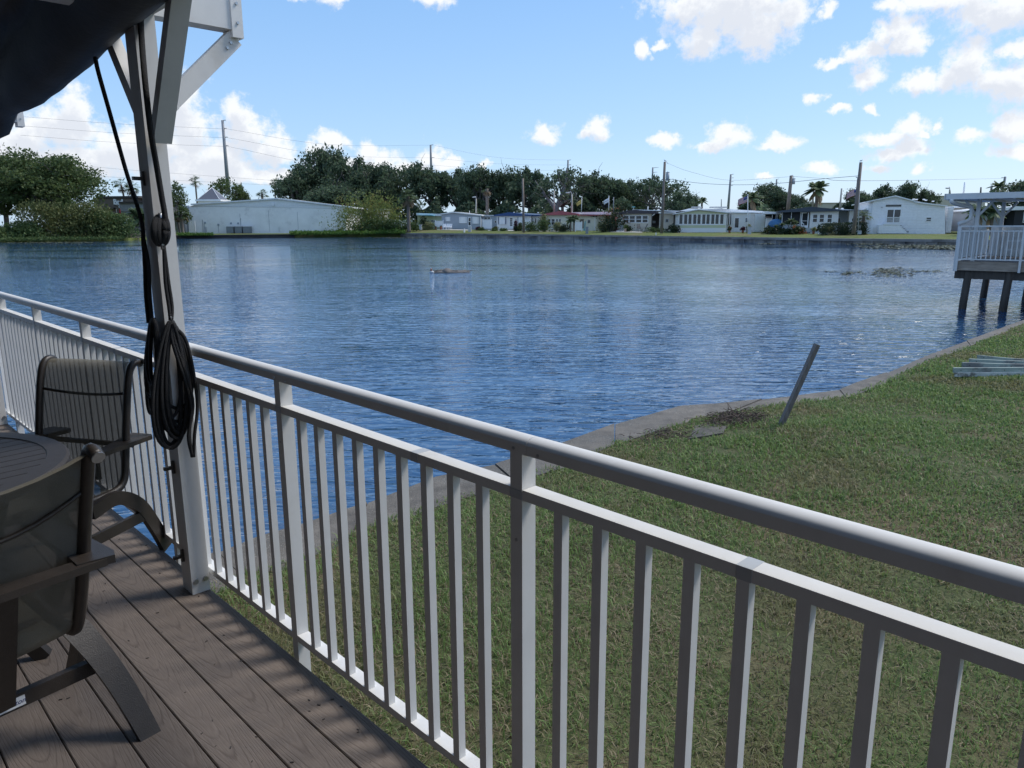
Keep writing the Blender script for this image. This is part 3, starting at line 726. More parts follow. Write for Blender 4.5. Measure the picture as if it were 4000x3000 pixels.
# ------------------------------------------------------------------ our deck
def grainmat():
    m = bpy.data.materials.new('composite_decking'); m.use_nodes = True; t = m.node_tree; nb = NB(t)
    bs = t.nodes['Principled BSDF']; bs.inputs['Roughness'].default_value = .62; bs.inputs['Specular IOR Level'].default_value = .3
    co = nb.n('ShaderNodeTexCoord').outputs['Object']; oi = nb.n('ShaderNodeObjectInfo').outputs['Random']
    cb = nb.n('ShaderNodeCombineXYZ'); t.links.new(nb.math('MULTIPLY', oi, 37.0), cb.inputs[0]); t.links.new(nb.math('MULTIPLY', oi, .3), cb.inputs[1])
    v = nb.vmath('ADD', co, cb.outputs[0])
    # cathedral grain: rings around a wavering axis under the board
    s = nb.n('ShaderNodeSeparateXYZ'); t.links.new(v, s.inputs[0])
    so_ = nb.n('ShaderNodeSeparateXYZ'); t.links.new(co, so_.inputs[0])
    c1 = nb.n('ShaderNodeCombineXYZ'); t.links.new(nb.math('MULTIPLY', s.outputs[0], 2.3), c1.inputs[0])
    wv = nb.math('SUBTRACT', nb.noise(c1.outputs[0], 1.0, 2, .5), .5)
    yy = nb.math('ADD', so_.outputs[1], nb.math('MULTIPLY', nb.math('SUBTRACT', oi, .5), .05))
    r2 = nb.math('ADD', nb.math('MULTIPLY', nb.math('MULTIPLY', yy, yy), 36.0), nb.math('ADD', nb.math('MULTIPLY', s.outputs[0], .30), nb.math('MULTIPLY', wv, .14)))
    mp = nb.n('ShaderNodeMapping'); t.links.new(v, mp.inputs[0]); mp.inputs['Scale'].default_value = (5, 60, 1)
    fib = nb.noise(mp.outputs[0], 3.0, 4, .6)
    ring = nb.math('FRACT', nb.math('ADD', nb.math('MULTIPLY', r2, 26.0), nb.math('MULTIPLY', fib, .35)))
    line = nb.smooth(nb.math('ABSOLUTE', nb.math('SUBTRACT', ring, .5)), .0, .20)
    c = nb.ramp(fib, [(.3, (.150, .122, .104)), (.7, (.200, .166, .142))])
    c = nb.mix(nb.math('MULTIPLY', nb.math('MULTIPLY', nb.math('SUBTRACT', 1.0, line), nb.smooth(nb.noise(v, 4.5, 2, .5), .35, .62)), .5), c, (.085, .066, .057, 1))
    c = nb.mix(nb.math('MULTIPLY', nb.smooth(nb.noise(v, 3.0, 5, .6), .45, .7), .25), c, (.12, .10, .088, 1))
    hs = nb.n('ShaderNodeHueSaturation'); t.links.new(c, hs.inputs['Color']); t.links.new(nb.math('ADD', .9, nb.math('MULTIPLY', oi, .2)), hs.inputs['Value'])
    t.links.new(hs.outputs[0], bs.inputs['Base Color'])
    bp = nb.n('ShaderNodeBump'); bp.inputs['Strength'].default_value = .35; bp.inputs['Distance'].default_value = .003
    t.links.new(nb.math('ADD', fib, nb.math('MULTIPLY', line, .5)), bp.inputs['Height']); t.links.new(bp.outputs[0], bs.inputs['Normal'])
    return m
M['deck'] = grainmat()
DZ = .86; EDGE = 1.171; PITCH_B = .151
deck = thing('deck', 'brown composite board deck with fine wood grain under the table and chairs', 'deck', D(-1.5, -.5, DZ))
def boardmesh():
    L0, L1, w, h, r = -6.4, 3.7, .0737, .024, .003
    prof = [(-w, -h), (w, -h), (w, -r), (w - r, 0), (-w + r, 0), (-w, -r)]
    vs = [(x, y, z) for x in (L0, L1) for y, z in prof]; n = 6
    fs = [tuple(range(n))[::-1], tuple(range(n, 2 * n))] + [(i, (i + 1) % n, (i + 1) % n + n, i + n) for i in range(n)]
    mb = MB().add(vs, fs); me = mb.mesh('deck_board'); me.materials.append(M['deck']); return me
bmesh_ = boardmesh(); ang = math.atan2(AX.y, AX.x)
for i in range(24):
    o = bpy.data.objects.new('deck_board', bmesh_); COL.objects.link(o); o.parent = deck
    o.location = D(-1.5, EDGE - .0737 - PITCH_B * i, DZ) - deck.location; o.rotation_euler = (0, 0, ang)
mb = MB(); mb.box(O0, AX, NX, Z, (-7.9, EDGE - .06, .58), (2.2, EDGE - .022, DZ - .026)); mb.build('rim_joist', 'treat', deck)
for k in range(13):
    MB().box(O0, AX, NX, Z, (-7.3 + k * .76, -2.3, .62), (-7.26 + k * .76, EDGE - .062, DZ - .026)).build('joist', 'treat', deck)
for a_, c_ in ((-7.2, .8), (-5.2, .8), (-3.4, .8), (-7.2, -1.6), (-5.2, -1.6)):
    MB().tube([D(a_, c_, -1.2), D(a_, c_, .62)], .11, 12).build('piling', 'piling', deck)
rg = np.random.default_rng(3); mb = MB()
for _ in range(240):
    a_, c_ = rg.uniform(-6.2, 0), EDGE - abs(rg.normal()) * .45 - .02; s_ = rg.uniform(.0012, .0038); an = rg.uniform(0, 3.14)
    if (EDGE - c_) % PITCH_B > .142: continue
    u_ = AX * math.cos(an) + NX * math.sin(an); mb.box(D(a_, c_, DZ), u_, u_.cross(Z), Z, (-s_ * 1.6, -s_ * .6, .0005), (s_ * 1.6, s_ * .6, s_ * .8))
tag(mb.build('leaf_crumbs', 'brown2', deck), kind='stuff')

# railing
RC = 1.187
rail = thing('deck_railing', 'white aluminium railing with square balusters along the edge of the deck', 'railing', D(-2.4, RC, DZ))
prof = [(-.027, -.024), (-.027, .000), (-.024, .007), (-.017, .0125), (-.006, .0155), (.006, .0155), (.017, .0125), (.024, .007), (.027, .000), (.027, -.024)]
zt = 1.9475
n_ = len(prof); POSTS = [-6.93, -5.84, -4.73, -3.56, -2.373, -1.18, .01, 1.2]
for A0, A1 in zip([-7.4] + [p + .018 for p in POSTS[1::2]], [p + .0165 for p in POSTS[1::2]] + [1.9]):
    mb = MB(); vs = [D(a_, RC + .023 + c_, zt + z_) for a_ in (A0, A1) for c_, z_ in prof]
    mb.add(vs, [tuple(range(n_))[::-1], tuple(range(n_, 2 * n_))] + [(i, (i + 1) % n_, (i + 1) % n_ + n_, i + n_) for i in (0, n_ - 2, n_ - 1)])
    dome = prof[1:-1]; m_ = len(dome); K_ = max(2, int((A1 - A0) / .25)); vs = [D(A0 + (A1 - A0) * k / K_, RC + .023 + c_, zt + z_) for k in range(K_ + 1) for c_, z_ in dome]
    mb.add(vs, [(k * m_ + i, k * m_ + i + 1, (k + 1) * m_ + i + 1, (k + 1) * m_ + i) for k in range(K_) for i in range(m_ - 1)], True); mb.build('top_rail', 'white', rail)
def seg_rail(name, z0, z1):
    for p, q in zip([-7.4] + POSTS, POSTS + [1.9]):
        MB().box(O0, AX, NX, Z, (p + (.001 if p > -7.3 else 0), RC, z0), (q - .041, RC + .045, z1)).build(name, 'white', rail)
seg_rail('mid_rail', 1.807, 1.833); seg_rail('bottom_rail', .921, .947)
for p in POSTS:
    po = MB().box(O0, AX, NX, Z, (p - .040, RC - .0005, .60), (p, RC + .046, zt - .0245)).build('rail_post', 'white', rail)
    for da, z_ in ((-.025, zt - .014), (.055, zt - .016), (-.020, 1.70)): MB().disc(D(p + da, RC - (.0042 if z_ > 1.8 else .0006), z_), -NX, .0042, 8, .0016).build('screw', 'steel', po)
    MB().box(O0, AX, NX, Z, (p - .0405, RC - .0022, 1.808), (p + .0005, RC - .0007, 1.830)).build('bracket', 'lgrey', po)
for a_ in (-1.62, -.62, -4.2):                     # taped or sleeved joints in the middle rail
    MB().box(O0, AX, NX, Z, (a_, RC - .0012, 1.8065), (a_ + .032, RC + .0462, 1.8336)).build('joint_sleeve', 'lgrey', rail)
bal = MB().box(O0, AX, NX, Z, (-.013, .0005, .947), (.013, .0245, 1.807)).mesh('baluster'); bal.materials.append(M['white'])
for p, q in zip([-7.4] + POSTS, POSTS + [1.9]):
    nb_ = 9 if q - p > 1.0 else max(1, int((q - p) / .118) - 1)
    for k in range(1, nb_ + 1):
        a_ = p + (q - .04 - p) * k / (nb_ + 1)
        o = bpy.data.objects.new('baluster', bal); COL.objects.link(o); o.parent = rail; o.location = D(a_, RC, 0) - rail.location

# ------------------------------------------------------------------ canopy: posts, beams, braces, roof
can = thing('deck_canopy', 'white aluminium canopy with braced corner post and dark ceiling over the deck', 'canopy', D(-3.138, 1.13, DZ))
CP0, CP1 = 1.092, 1.170
def canopy_post(a1, zt_=3.245, label=None):
    po = MB().box(O0, AX, NX, Z, (a1 - .106, CP0, DZ), (a1, CP1, zt_)).build('canopy_post', 'white', can)
    for c_, z_ in ((1.110, .918), (1.152, .920)):
        MB().disc(D(a1, c_, z_), AX, .011, 10, .008).build('bolt', 'steel', po)
    for z_ in (1.03, 1.44, 2.64):
        m_ = MB(); m_.box(D(a1 - .06, CP0, z_), AX, NX, Z, (-.006, -.012, -.028), (.006, 0, .028)); m_.box(D(a1 - .06, CP0, z_), AX, NX, Z, (-.008, -.045, -.008), (.008, -.012, .006)); m_.build('snap_clip', 'bronze', po)
    return po
for a1 in (-7.187, -3.138, .93): 
    canopy_post(a1)
    # outrigger and its braces
    if a1 < 0:
        if a1 < -5: a1 += .27
        og = MB().box(O0, AX, NX, Z, (a1 - .090, CP0 - .5, 3.245), (a1 - .012, 1.484, 3.388)).build('outrigger', 'white', can)
        pl = MB(); pl.box(O0, AX, NX, Z, (a1 - .095, 1.479, 3.215), (a1 - .004, 1.526, 3.393)); pl.build('end_cap', 'white', can)
        for z_ in (3.346, 3.272): MB().disc(D(a1 - .004, 1.503, z_), AX, .006, 8, .005).build('bolt', 'steel', og)
        if a1 < -5: continue
        br = MB(); e = D(a1 - .05, 1.50, 3.218); s_ = D(a1 - .05, 1.166, 2.890); br.beam(s_, e, .05, .068, AX.cross((e - s_).normalized())); bo = br.build('brace', 'white', can)
        for f_, c2 in ((.05, 0), (.10, .03), (.93, 0), (.88, -.02)):
            MB().disc(s_.lerp(e, f_) + AX * .0255 + Z * c2 * .3, AX, .006, 8, .005).build('bolt', 'steel', bo)
        gp = MB(); gp.beam(s_.lerp(e, -.02) + AX * .027, s_.lerp(e, .15) + AX * .027, .003, .07, AX.cross((e - s_).normalized())); gp.build('gusset', 'white', bo)
        b2 = MB(); b2.beam(D(a1 + .035, CP0 + .043, 2.78), D(a1 + .36, CP0 + .043, 3.266), .048, .068, NX); b2.build('brace', 'white', can)
    b3 = MB(); b3.beam(D(a1 - .11, CP0 + .039, 2.885), D(a1 - .42, CP0 + .039, 3.266), .055, .045, NX); b3.build('brace', 'white', can)
MB().box(O0, AX, NX, Z, (-7.9, CP0 - .002, 3.247), (2.6, CP1 + .002, 3.383)).build('eave_beam', 'white', can)
mb = MB(); mb.prism([(-3.6, 3.67), (1.19, 3.389), (1.19, 3.47), (-3.6, 3.75)], O0, NX, AX, Z, -7.7, 2.7); mb.build('roof_panel', 'white2', can)
mb = MB()
for k in range(12):
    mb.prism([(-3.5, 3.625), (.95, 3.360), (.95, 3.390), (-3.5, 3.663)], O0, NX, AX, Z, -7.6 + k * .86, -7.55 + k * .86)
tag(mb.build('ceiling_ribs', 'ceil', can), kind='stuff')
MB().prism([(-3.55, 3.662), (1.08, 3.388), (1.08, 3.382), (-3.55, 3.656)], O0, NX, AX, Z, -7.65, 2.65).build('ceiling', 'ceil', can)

# our own home behind the camera: it closes the deck off from the sky at the back
hm = thing('mobile_home', 'brown wall of the home at the back of the deck, behind the viewer', 'mobile home', D(-2, -2.6, DZ))
MB().box(O0, AX, NX, Z, (-7.6, -7.5, .4), (9.0, -2.45, 3.50)).build('wall', 'brown', hm)
MB().prism([(-7.8, 3.55), (-3.6, 3.63), (-3.6, 3.72), (-5.2, 4.1), (-7.8, 3.65)], O0, NX, AX, Z, -7.8, 9.2).build('roof', 'metalroof', hm)
for a_ in (-5.5, -1.0, 3.5):
    w_ = MB(); w_.box(O0, AX, NX, Z, (a_, -2.448, 1.7), (a_ + 1.5, -2.40, 1.76)); w_.box(O0, AX, NX, Z, (a_, -2.448, 2.84), (a_ + 1.5, -2.40, 2.9)); w_.box(O0, AX, NX, Z, (a_, -2.448, 1.76), (a_ + .06, -2.40, 2.84)); w_.box(O0, AX, NX, Z, (a_ + 1.44, -2.448, 1.76), (a_ + 1.5, -2.40, 2.84)); f_ = w_.build('window', 'vinyl', hm)
    MB().box(O0, AX, NX, Z, (a_ + .06, -2.447, 1.76), (a_ + 1.44, -2.43, 2.84)).build('pane', 'glass', f_)

# rolled-up shade cloth hanging along the eave
def tarp():
    rg = np.random.default_rng(21); BOT = [(-9, 2.94), (-6.6, 2.945), (-5.28, 2.955), (-5.10, 3.03), (-4.9, 3.045), (-4.45, 3.035), (-4.1, 3.055), (-3.5, 3.12), (-3.03, 3.165), (-2.65, 3.19), (-1.6, 3.21), (0, 3.21), (3, 3.21)]
    ts = np.linspace(-7.3, 1.6, 120); rows = []
    for a_ in ts:
        zb = interp(BOT, a_) + .003 * math.sin(a_ * 7.1) + .002 * math.sin(a_ * 17); H_ = 3.36 - zb; f_ = lambda k: .022 * math.sin(a_ * 3.3 + k * 1.9) + .012 * math.sin(a_ * 9.1 + k * 4.1)
        w = .17 + .03 * math.sin(a_ * 1.7)
        pr = [(1.105, 3.36), (1.115 + f_(0) * .2, zb + .62 * H_), (1.11 + f_(1) * .25, zb + .22 * H_), (1.08, zb + .03), (1.025, zb), (.955, zb + .012 + f_(2) * .15), (1.06 - w + f_(3), zb + .10), (1.03 - w + f_(4), zb + .19), (1.01 - w + f_(5), zb + .27 * (1 + f_(6))), (.98 - w, 3.33), (.95 - w, 3.385)]
        rows.append([D(a_, c_, z_) for c_, z_ in pr])
    n = len(rows[0]); vs = [p for r in rows for p in r]; fs = [(i * n + j, i * n + j + 1, (i + 1) * n + j + 1, (i + 1) * n + j) for i in range(len(rows) - 1) for j in range(n - 1)]
    t = thing('rolled_shade_cloth', 'black shade cloth rolled and bunched up under the canopy eave', 'shade cloth', D(-3.5, 1.0, 3.15))
    MB().add(vs, fs, True).build('cloth_roll', 'tarp', t)
tarp()

# ropes, cleats and the hanging coils
AF = -3.138
def pa(px, py, da=.012): 
    d = ray(px, py); k = (AF + da) / d.dot(AX); return CAM + d * k
def pc(px, py, c):
    d = ray(px, py); k = c / d.dot(NX); return CAM + d * k
def curve(pts, n=6):
    P = [Vector(p) for p in pts]; P = [P[0] * 2 - P[1]] + P + [P[-1] * 2 - P[-2]]; out = []
    for i in range(1, len(P) - 2):
        for k in range(n):
            t_ = k / n; a, b_, c_, d_ = P[i - 1], P[i], P[i + 1], P[i + 2]
            out.append(.5 * ((2 * b_) + (c_ - a) * t_ + (2 * a - 5 * b_ + 4 * c_ - d_) * t_ ** 2 + (3 * b_ - a - 3 * c_ + d_) * t_ ** 3))
    return out + [P[-2]]
t = thing('control_rope', 'taut black rope running from the shade cloth down to the cleat on the post face', 'rope', pa(620, 800))
MB().tube(curve([pa(548, -40, -.02), pa(552, 130, .02), (pa(568, 330, .10)), pa(590, 520, .09), pa(612, 650, .04), pa(632, 770, .03), pa(645, 850, .03), pa(640, 905, .035)]), .0115, 8).build('rope_run', 'rope', t)
t2 = thing('control_rope', 'slanting black rope from the bunched cloth to the inner side of the post', 'rope', pa(480, 600))
MB().tube(curve([pc(372, 225, .99), pc(385, 285, .99), pc(430, 445, 1.03), pc(490, 660, 1.06), pc(535, 800, 1.07), pc(556, 880, 1.076), pc(560, 960, 1.076)]), .0085, 8).build('rope_run', 'rope', t2)
cl = thing('cleat', 'metal horn cleat wrapped in black rope on the face of the post', 'cleat', pa(628, 900))
MB().tube([pa(625, 832, .03), pa(627, 870, .02), pa(633, 940, .02), pa(636, 975, .03)], [.008, .007, .007, .008], 8).build('horn', 'steel', cl)
for dx, w in ((0, 26), (7, 20), (-6, 22), (3, 14)):
    lp = [pa(628 + dx + w * math.cos(q), 900 + 52 * math.sin(q) , .028 + .012 * math.cos(q * 2)) for q in np.linspace(0, 6.283, 25)]
    MB().tube(lp, .0125, 7).build('rope_wrap', 'rope', cl)
hook = thing('hook', 'small steel screw hook on the post holding the big rope coil', 'hook', pa(668, 1250))
MB().tube(curve([pa(668, 1268, 0), pa(667, 1262, .03), pa(668, 1245, .045), pa(668, 1238, .05)]), .0035, 6).build('screw_hook', 'steel', hook)
def loop(root, cx, cy, rx, ry, da, tilt=0.0, r=.0075, name='rope_loop', plane='a', squeeze=.35):
    pts = []
    for q in np.linspace(0, 2 * math.pi, 34):
        u, v = math.sin(q), -math.cos(q)                     # starts at the top
        w = rx * (squeeze + (1 - squeeze) * (.5 + .5 * v))    # narrow at the hook, wide at the bottom
        px, py = cx + u * w + tilt * (v + 1) * .5, cy + v * ry
        pts.append(pa(px, py, da + .012 * math.cos(q)) if plane == 'a' else pc(px, py, da + .012 * math.cos(q)))
    MB().tube(pts, r, 6).build(name, 'rope', root)
coil = thing('rope_coil', 'large black rope coil hanging from the hook on the front of the post', 'rope coil', pa(680, 1500))
rr = random.Random(5)
for k in range(13):
    top = 1262 + rr.uniform(-10, 14); bot = rr.choice([1640, 1690, 1715, 1735, 1752, 1600]) + rr.uniform(-12, 8)
    loop(coil, 672 + rr.uniform(-7, 7), (top + bot) / 2, rr.uniform(52, 88), (bot - top) / 2, .018 + .006 * (k % 5), rr.uniform(-8, 34), squeeze=.42)
for x0, x1, x2 in ((745, 770, 772), (700, 752, 748), (690, 742, 752)):
    MB().tube(curve([pa(672, 1270, .05), pa(x0 - 15, 1340, .05), pa(x1, 1560, .05), pa(x2 - 12, 1700, .055), pa(752 + (x0 - 700) * .1, 1785, .05)]), .0075, 6).build('rope_tail', 'rope', coil)
for x0 in (638, 650):
    MB().tube(curve([pa(640, 960, .03), pa(x0 + 8, 1100, .03), pa(x0 + 22, 1200, .035), pa(668, 1275, .04)]), .0075, 6).build('rope_tail', 'rope', coil)
coil2 = thing('rope_coil', 'slim black rope coil on the inner side of the post, beside the big coil', 'rope coil', pc(590, 1450, 1.06))
for k in range(8):
    top = 1248 + rr.uniform(-8, 10); bot = rr.choice([1560, 1500, 1610, 1540]) + rr.uniform(-10, 10)
    loop(coil2, 596 + rr.uniform(-5, 5), (top + bot) / 2, rr.uniform(20, 34), (bot - top) / 2, 1.06 - .005 * (k % 4), rr.uniform(-6, 22), plane='c', squeeze=.5)
for x0, x1 in ((566, 572), (580, 586)):
    MB().tube(curve([pc(560, 930, 1.07), pc(x0, 1040, 1.07), pc(x0 + 4, 1150, 1.065), pc(x1 + 8, 1262, 1.06)]), .0085, 6).build('rope_tail', 'rope', coil2)
wb = thing('timber_screen', 'brown timber panel at the far end of the deck beside the end post', 'timber screen', D(-7.4, 1.0, DZ))
MB().box(O0, AX, NX, Z, (-7.45, .64, DZ), (-7.37, 1.06, 1.36)).build('panel', 'treat', wb)

# ------------------------------------------------------------------ table and chairs
def slingmat(tr_=.15, col=(.15, .138, .108)):
    m = mat('olive_brown_sling_mesh', col, .8, .14, 420, bump=.35, bscale=500); t = m.node_tree; nb = NB(t)
    tr = nb.n('ShaderNodeBsdfTransparent'); mx = nb.n('ShaderNodeMixShader'); mx.inputs[0].default_value = tr_
    t.links.new(t.nodes['Principled BSDF'].outputs[0], mx.inputs[1]); t.links.new(tr.outputs[0], mx.inputs[2]); t.links.new(mx.outputs[0], t.nodes['Material Output'].inputs[0]); return m
M['sling'] = slingmat(); M['sling2'] = slingmat(.09, (.125, .115, .09))
PROF = [(-.345, .893), (-.322, .902), (-.296, .896), (-.272, .865), (-.250, .79), (-.228, .68), (-.208, .57), (-.192, .48), (-.180, .42), (-.160, .383), (-.125, .364), (-.05, .360), (.08, .368), (.20, .384), (.27, .392), (.30, .378)]
def ribbon(pts, w):
    P = [Vector((p[0], p[1])) for p in pts]; L, R = [], []
    for i, p in enumerate(P):
        d = (P[min(i + 1, len(P) - 1)] - P[max(i - 1, 0)]).normalized(); n = Vector((-d.y, d.x)); ww = w[i] if hasattr(w, '__len__') else w
        L.append(p + n * ww / 2); R.append(p - n * ww / 2)
    return [(q.x, q.y) for q in L + R[::-1]]
def cat2(pts, n=5): return [(v.y, v.z) for v in curve([(0, a_, c_) for a_, c_ in pts], n)]
def make_chair():
    root = thing('dining_chair', 'bronze framed patio chair', 'chair')
    pr = curve([(0, y, z) for y, z in PROF], 3)
    for s in (-1, 1):
        MB().tube([Vector((s * .241, p.y, p.z)) for p in pr], .017, 8).build('side_frame', 'bronze', root)
        a_ = MB(); ox, ix = s * .290, s * .170
        out = [(s * .275, -.325), (s * .293, -.310), (s * .287, -.10), (s * .282, .10), (s * .276, .26), (s * .235, .26), (s * .232, .10), (s * .222, -.10), (s * .170, -.30), (s * .178, -.325)]
        a_.prism(out, Vector((0, 0, .548)), X, Z, Yv, 0, .020); a_.build('armrest', 'bronze', root)
        x0, x1 = s * .262, s * .287
        fr = MB(); fr.prism(ribbon(cat2([(.215, .545), (.205, .40), (.215, .21), (.265, .09), (.335, 0)]), .056), O0, Yv, X, Z, x0, x1); fr.build('leg', 'bronze', root)
        re = MB(); re.prism(ribbon(cat2([(.06, .33), (-.08, .345), (-.20, .27), (-.285, .13), (-.345, 0)]), .060), O0, Yv, X, Z, x0, x1); re.build('leg', 'bronze', root)
        st = MB(); st.prism([(.20, .185), (.20, .232), (-.222, .232), (-.238, .185)], O0, Yv, X, Z, x0 + s * .002, x1 - s * .002); st.build('stretcher', 'bronze', root)
        MB().disc((s * .241, -.345, .893), (s * .2, -1, -.2), .0155, 10, .004).build('end_plug', 'steel', root)
    for y, z in ((-.215, .535), (.0, .335), (-.345 + .02, .893)):
        if z < .8: MB().tube([(-.24, y - .03, z), (.24, y - .03, z)], .012, 6).build('cross_bar', 'bronze', root)
    MB().box(O0, X, Yv, Z, (-.03, -.262, .35), (.03, -.245, .535)).build('back_strap', 'bronze', root)
    nx = 9; vs = []
    for p in pr[1:-1]:
        for i in range(nx):
            u = -1 + 2 * i / (nx - 1); sag = .018 * (1 - u * u)
            back = p.z > .42; vs.append((u * .236, p.y - (sag if back else 0), p.z - (0 if back else sag)))
    k = len(pr) - 2; fs = [(i * nx + j, i * nx + j + 1, (i + 1) * nx + j + 1, (i + 1) * nx + j) for i in range(k - 1) for j in range(nx - 1)]
    MB().add(vs, fs, True).build('sling', 'sling', root)
    MB().tube([(u * .236, -.252 - .018 * (1 - u * u) + .003, .775 - .02 * (1 - u * u)) for u in np.linspace(-1, 1, 9)], .0065, 6).build('seam_roll', 'bronze', root)
    return root
chair = make_chair()
chair['label'] = 'sling chair facing the camera behind the round table, its mesh back before the railing'; chair['group'] = 'patio chairs round the table'
def pose(o, x, y, th): o.location = (x, y, DZ); o.rotation_euler = (0, 0, th - math.pi / 2)
pose(chair, -2.137, 3.235, -1.829); chair.scale = (1.06, 1.06, 1.06)
# the white sewn-on tag, with its script lettering, on the near chair's stretcher
def text(body, parent, loc, ex, ez, size, m, name='lettering', depth=.0004, shear=0.0, bold=0.0):
    c = bpy.data.curves.new(name, 'FONT'); c.body = body; c.size = size; c.extrude = depth; c.align_x = 'CENTER'; c.align_y = 'CENTER'; c.shear = shear; c.offset = bold
    o = bpy.data.objects.new(name, c); COL.objects.link(o)
    dg = bpy.context.evaluated_depsgraph_get(); me = bpy.data.meshes.new_from_object(o.evaluated_get(dg)); bpy.data.objects.remove(o)
    me.name = name; me.materials.clear(); me.materials.append(M[m]); o = bpy.data.objects.new(name, me); COL.objects.link(o)
    ex, ez = ex.normalized(), ez.normalized(); R_ = Matrix((ex, ez, ex.cross(ez))).transposed().to_4x4()
    o.matrix_world = Matrix.Translation(loc) @ R_
    if parent is not None:
        o.parent = parent; off = Vector((0, 0, 0)); q = parent
        while q is not None: off += q.location; q = q.parent
        o.location = loc - off
    return o
M['ink'] = mat('blue_ink', (.04, .05, .16), .5, .05, 5)
def near_chair():
    """the chair nearest the viewer, seen from behind: lateral axis LX runs towards the picture's left edge"""
    root = thing('dining_chair', 'near sling chair seen from behind, with white maker tag, cut by the left edge', 'chair', (-1.2985, 2.019, DZ), 'patio chairs round the table')
    S_ = 1.06; LX, FX = Vector((-.6, -.8, 0)) * S_, Vector((-.8, .6, 0)) * S_; o = Vector((-1.2985, 2.019, DZ)); W_ = .50; Z = Vector((0, 0, S_))
    def P(l, f, z): return o + LX * l + FX * f + Z * z
    pr = [(p.y, p.z) for p in curve([(0, y, z) for y, z in [(-.250, .945), (-.222, .958), (-.200, .948), (-.183, .90), (-.130, .76), (-.075, .60), (-.022, .47), (.004, .415), (.030, .383), (.08, .366), (.25, .372), (.42, .388), (.47, .37)]], 3)]
    for l in (0, W_):
        MB().tube([P(l, f, z) for f, z in pr], .0185, 8).build('side_frame', 'bronze', root); MB().disc(P(l, -.250, .945), (FX * -1 + Z * -.45), .0175, 12, .004).build('end_plug', 'steel', root)
    nx = 9; vs = []
    for f, z in pr[2:-1]:
        for i in range(nx):
            u = -1 + 2 * i / (nx - 1); sag = .020 * (1 - u * u); vs.append(P(W_ / 2 * (1 + u), f + (sag if z > .42 else 0), z - (.055 * (1 - u * u) * (z - .42) / .5 if z > .42 else sag)))
    kk = len(pr) - 3; MB().add(vs, [(i * nx + j, i * nx + j + 1, (i + 1) * nx + j + 1, (i + 1) * nx + j) for i in range(kk - 1) for j in range(nx - 1)], True).build('sling', 'sling2', root)
    MB().tube([P(W_ / 2 * (1 + u), -.158 + .020 * (1 - u * u) - .004, .845 - .085 * (1 - u * u)) for u in np.linspace(-1, 1, 13)], .007, 6).build('seam_roll', 'bronze', root)
    for l, s in ((-.052, 1), (W_ + .052, -1)):
        poly = [(l, -.150), (l + s * .012, -.182), (l + s * .10, -.165), (l + s * .085, -.03), (l + s * .06, .36), (l + s * .01, .36), (l, .1)]
        MB().prism(poly, o + Z * .630, LX, Z, FX, 0, .022).build('armrest', 'bronze', root)
    MB().prism([(-.02, -.181), (W_ + .02, -.181), (W_ + .02, -.128), (.30, -.118), (.06, -.128), (-.02, -.145)], o + Z * .628, LX, Z, FX, 0, .020).build('back_rail', 'bronze', root)
    sp = MB(); sp.beam(P(.185, .085, .21), P(.205, -.135, .628), .055, .028, FX); sp.build('back_post', 'bronze', root)
    for l in (-.125, W_ + .10):
        sg = 1 if l < 0 else -1; l0 = -.02 if l < 0 else W_ + .02; sec = []
        for t_ in np.linspace(0, 1, 9):
            ll = l0 - sg * (.105 * t_ + .012 * math.sin(t_ * 3.14)); ff = .175 - .235 * t_; zz = .372 * (1 - t_) + .016 * math.sin(t_ * 3.14); w_ = .082 - .020 * t_
            sec += [P(ll + w_ / 2, ff - .012, zz), P(ll - w_ / 2, ff - .012, zz), P(ll - w_ / 2, ff + .014, zz), P(ll + w_ / 2, ff + .014, zz)]
        fs = [(k * 4 + i, k * 4 + (i + 1) % 4, (k + 1) * 4 + (i + 1) % 4, (k + 1) * 4 + i) for k in range(8) for i in range(4)] + [(3, 2, 1, 0), (32, 33, 34, 35)]
        MB().add(sec, fs).build('leg', 'bronze', root)
        b_ = MB(); b_.prism(ribbon([(.30, .37), (.34, .25), (.38, .12), (.45, 0)], .055), o, FX, LX, Z, l - .011, l + .013); b_.build('leg', 'bronze', root)
    MB().box(o, LX, FX, Z, (-.112, .098, .178), (W_ + .085, .122, .222)).build('stretcher', 'bronze', root)
    MB().box(o, LX, FX, Z, (-.10, .19, .342), (W_ + .08, .225, .366)).build('cross_bar', 'bronze', root)
    tg = MB().box(o, LX, FX, Z, (.128, .0945, .186), (.198, .0975, .214)).build('maker_tag', 'signw', root)
    text('Winston', tg, P(.163, .0940, .200), LX * -1, Z, .021, 'ink', 'lettering', .0004, .35)
near_chair()

tb = thing('round_table', 'round dark slatted patio table at the left edge of the deck', 'table', (-2.152, 2.396, DZ))
TZ = .763; R0 = .56
sd = atz(217, 1772, 1.67) - atz(0, 1819, 1.67); sd.z = 0; sd.normalize(); sn = Vector((-sd.y, sd.x, 0)); tl = Vector((-2.152, 2.396, DZ))
mb = MB(); n_ = 48; ring = [(R0 - .075, 0), (R0 - .072, .004), (R0 - .01, .004), (R0, -.006), (R0, -.028), (R0 - .075, -.028)]
vs = [tl + Vector((math.cos(2 * math.pi * i / n_) * r, math.sin(2 * math.pi * i / n_) * r, TZ + z)) for i in range(n_) for r, z in ring]
mb.add(vs, [(i * 6 + j, i * 6 + (j + 1) % 6, ((i + 1) % n_) * 6 + (j + 1) % 6, ((i + 1) % n_) * 6 + j) for i in range(n_) for j in range(6)][::1]); mb.build('rim', 'tabletop', tb)
k = 14; wd = 2 * (R0 - .075) / k
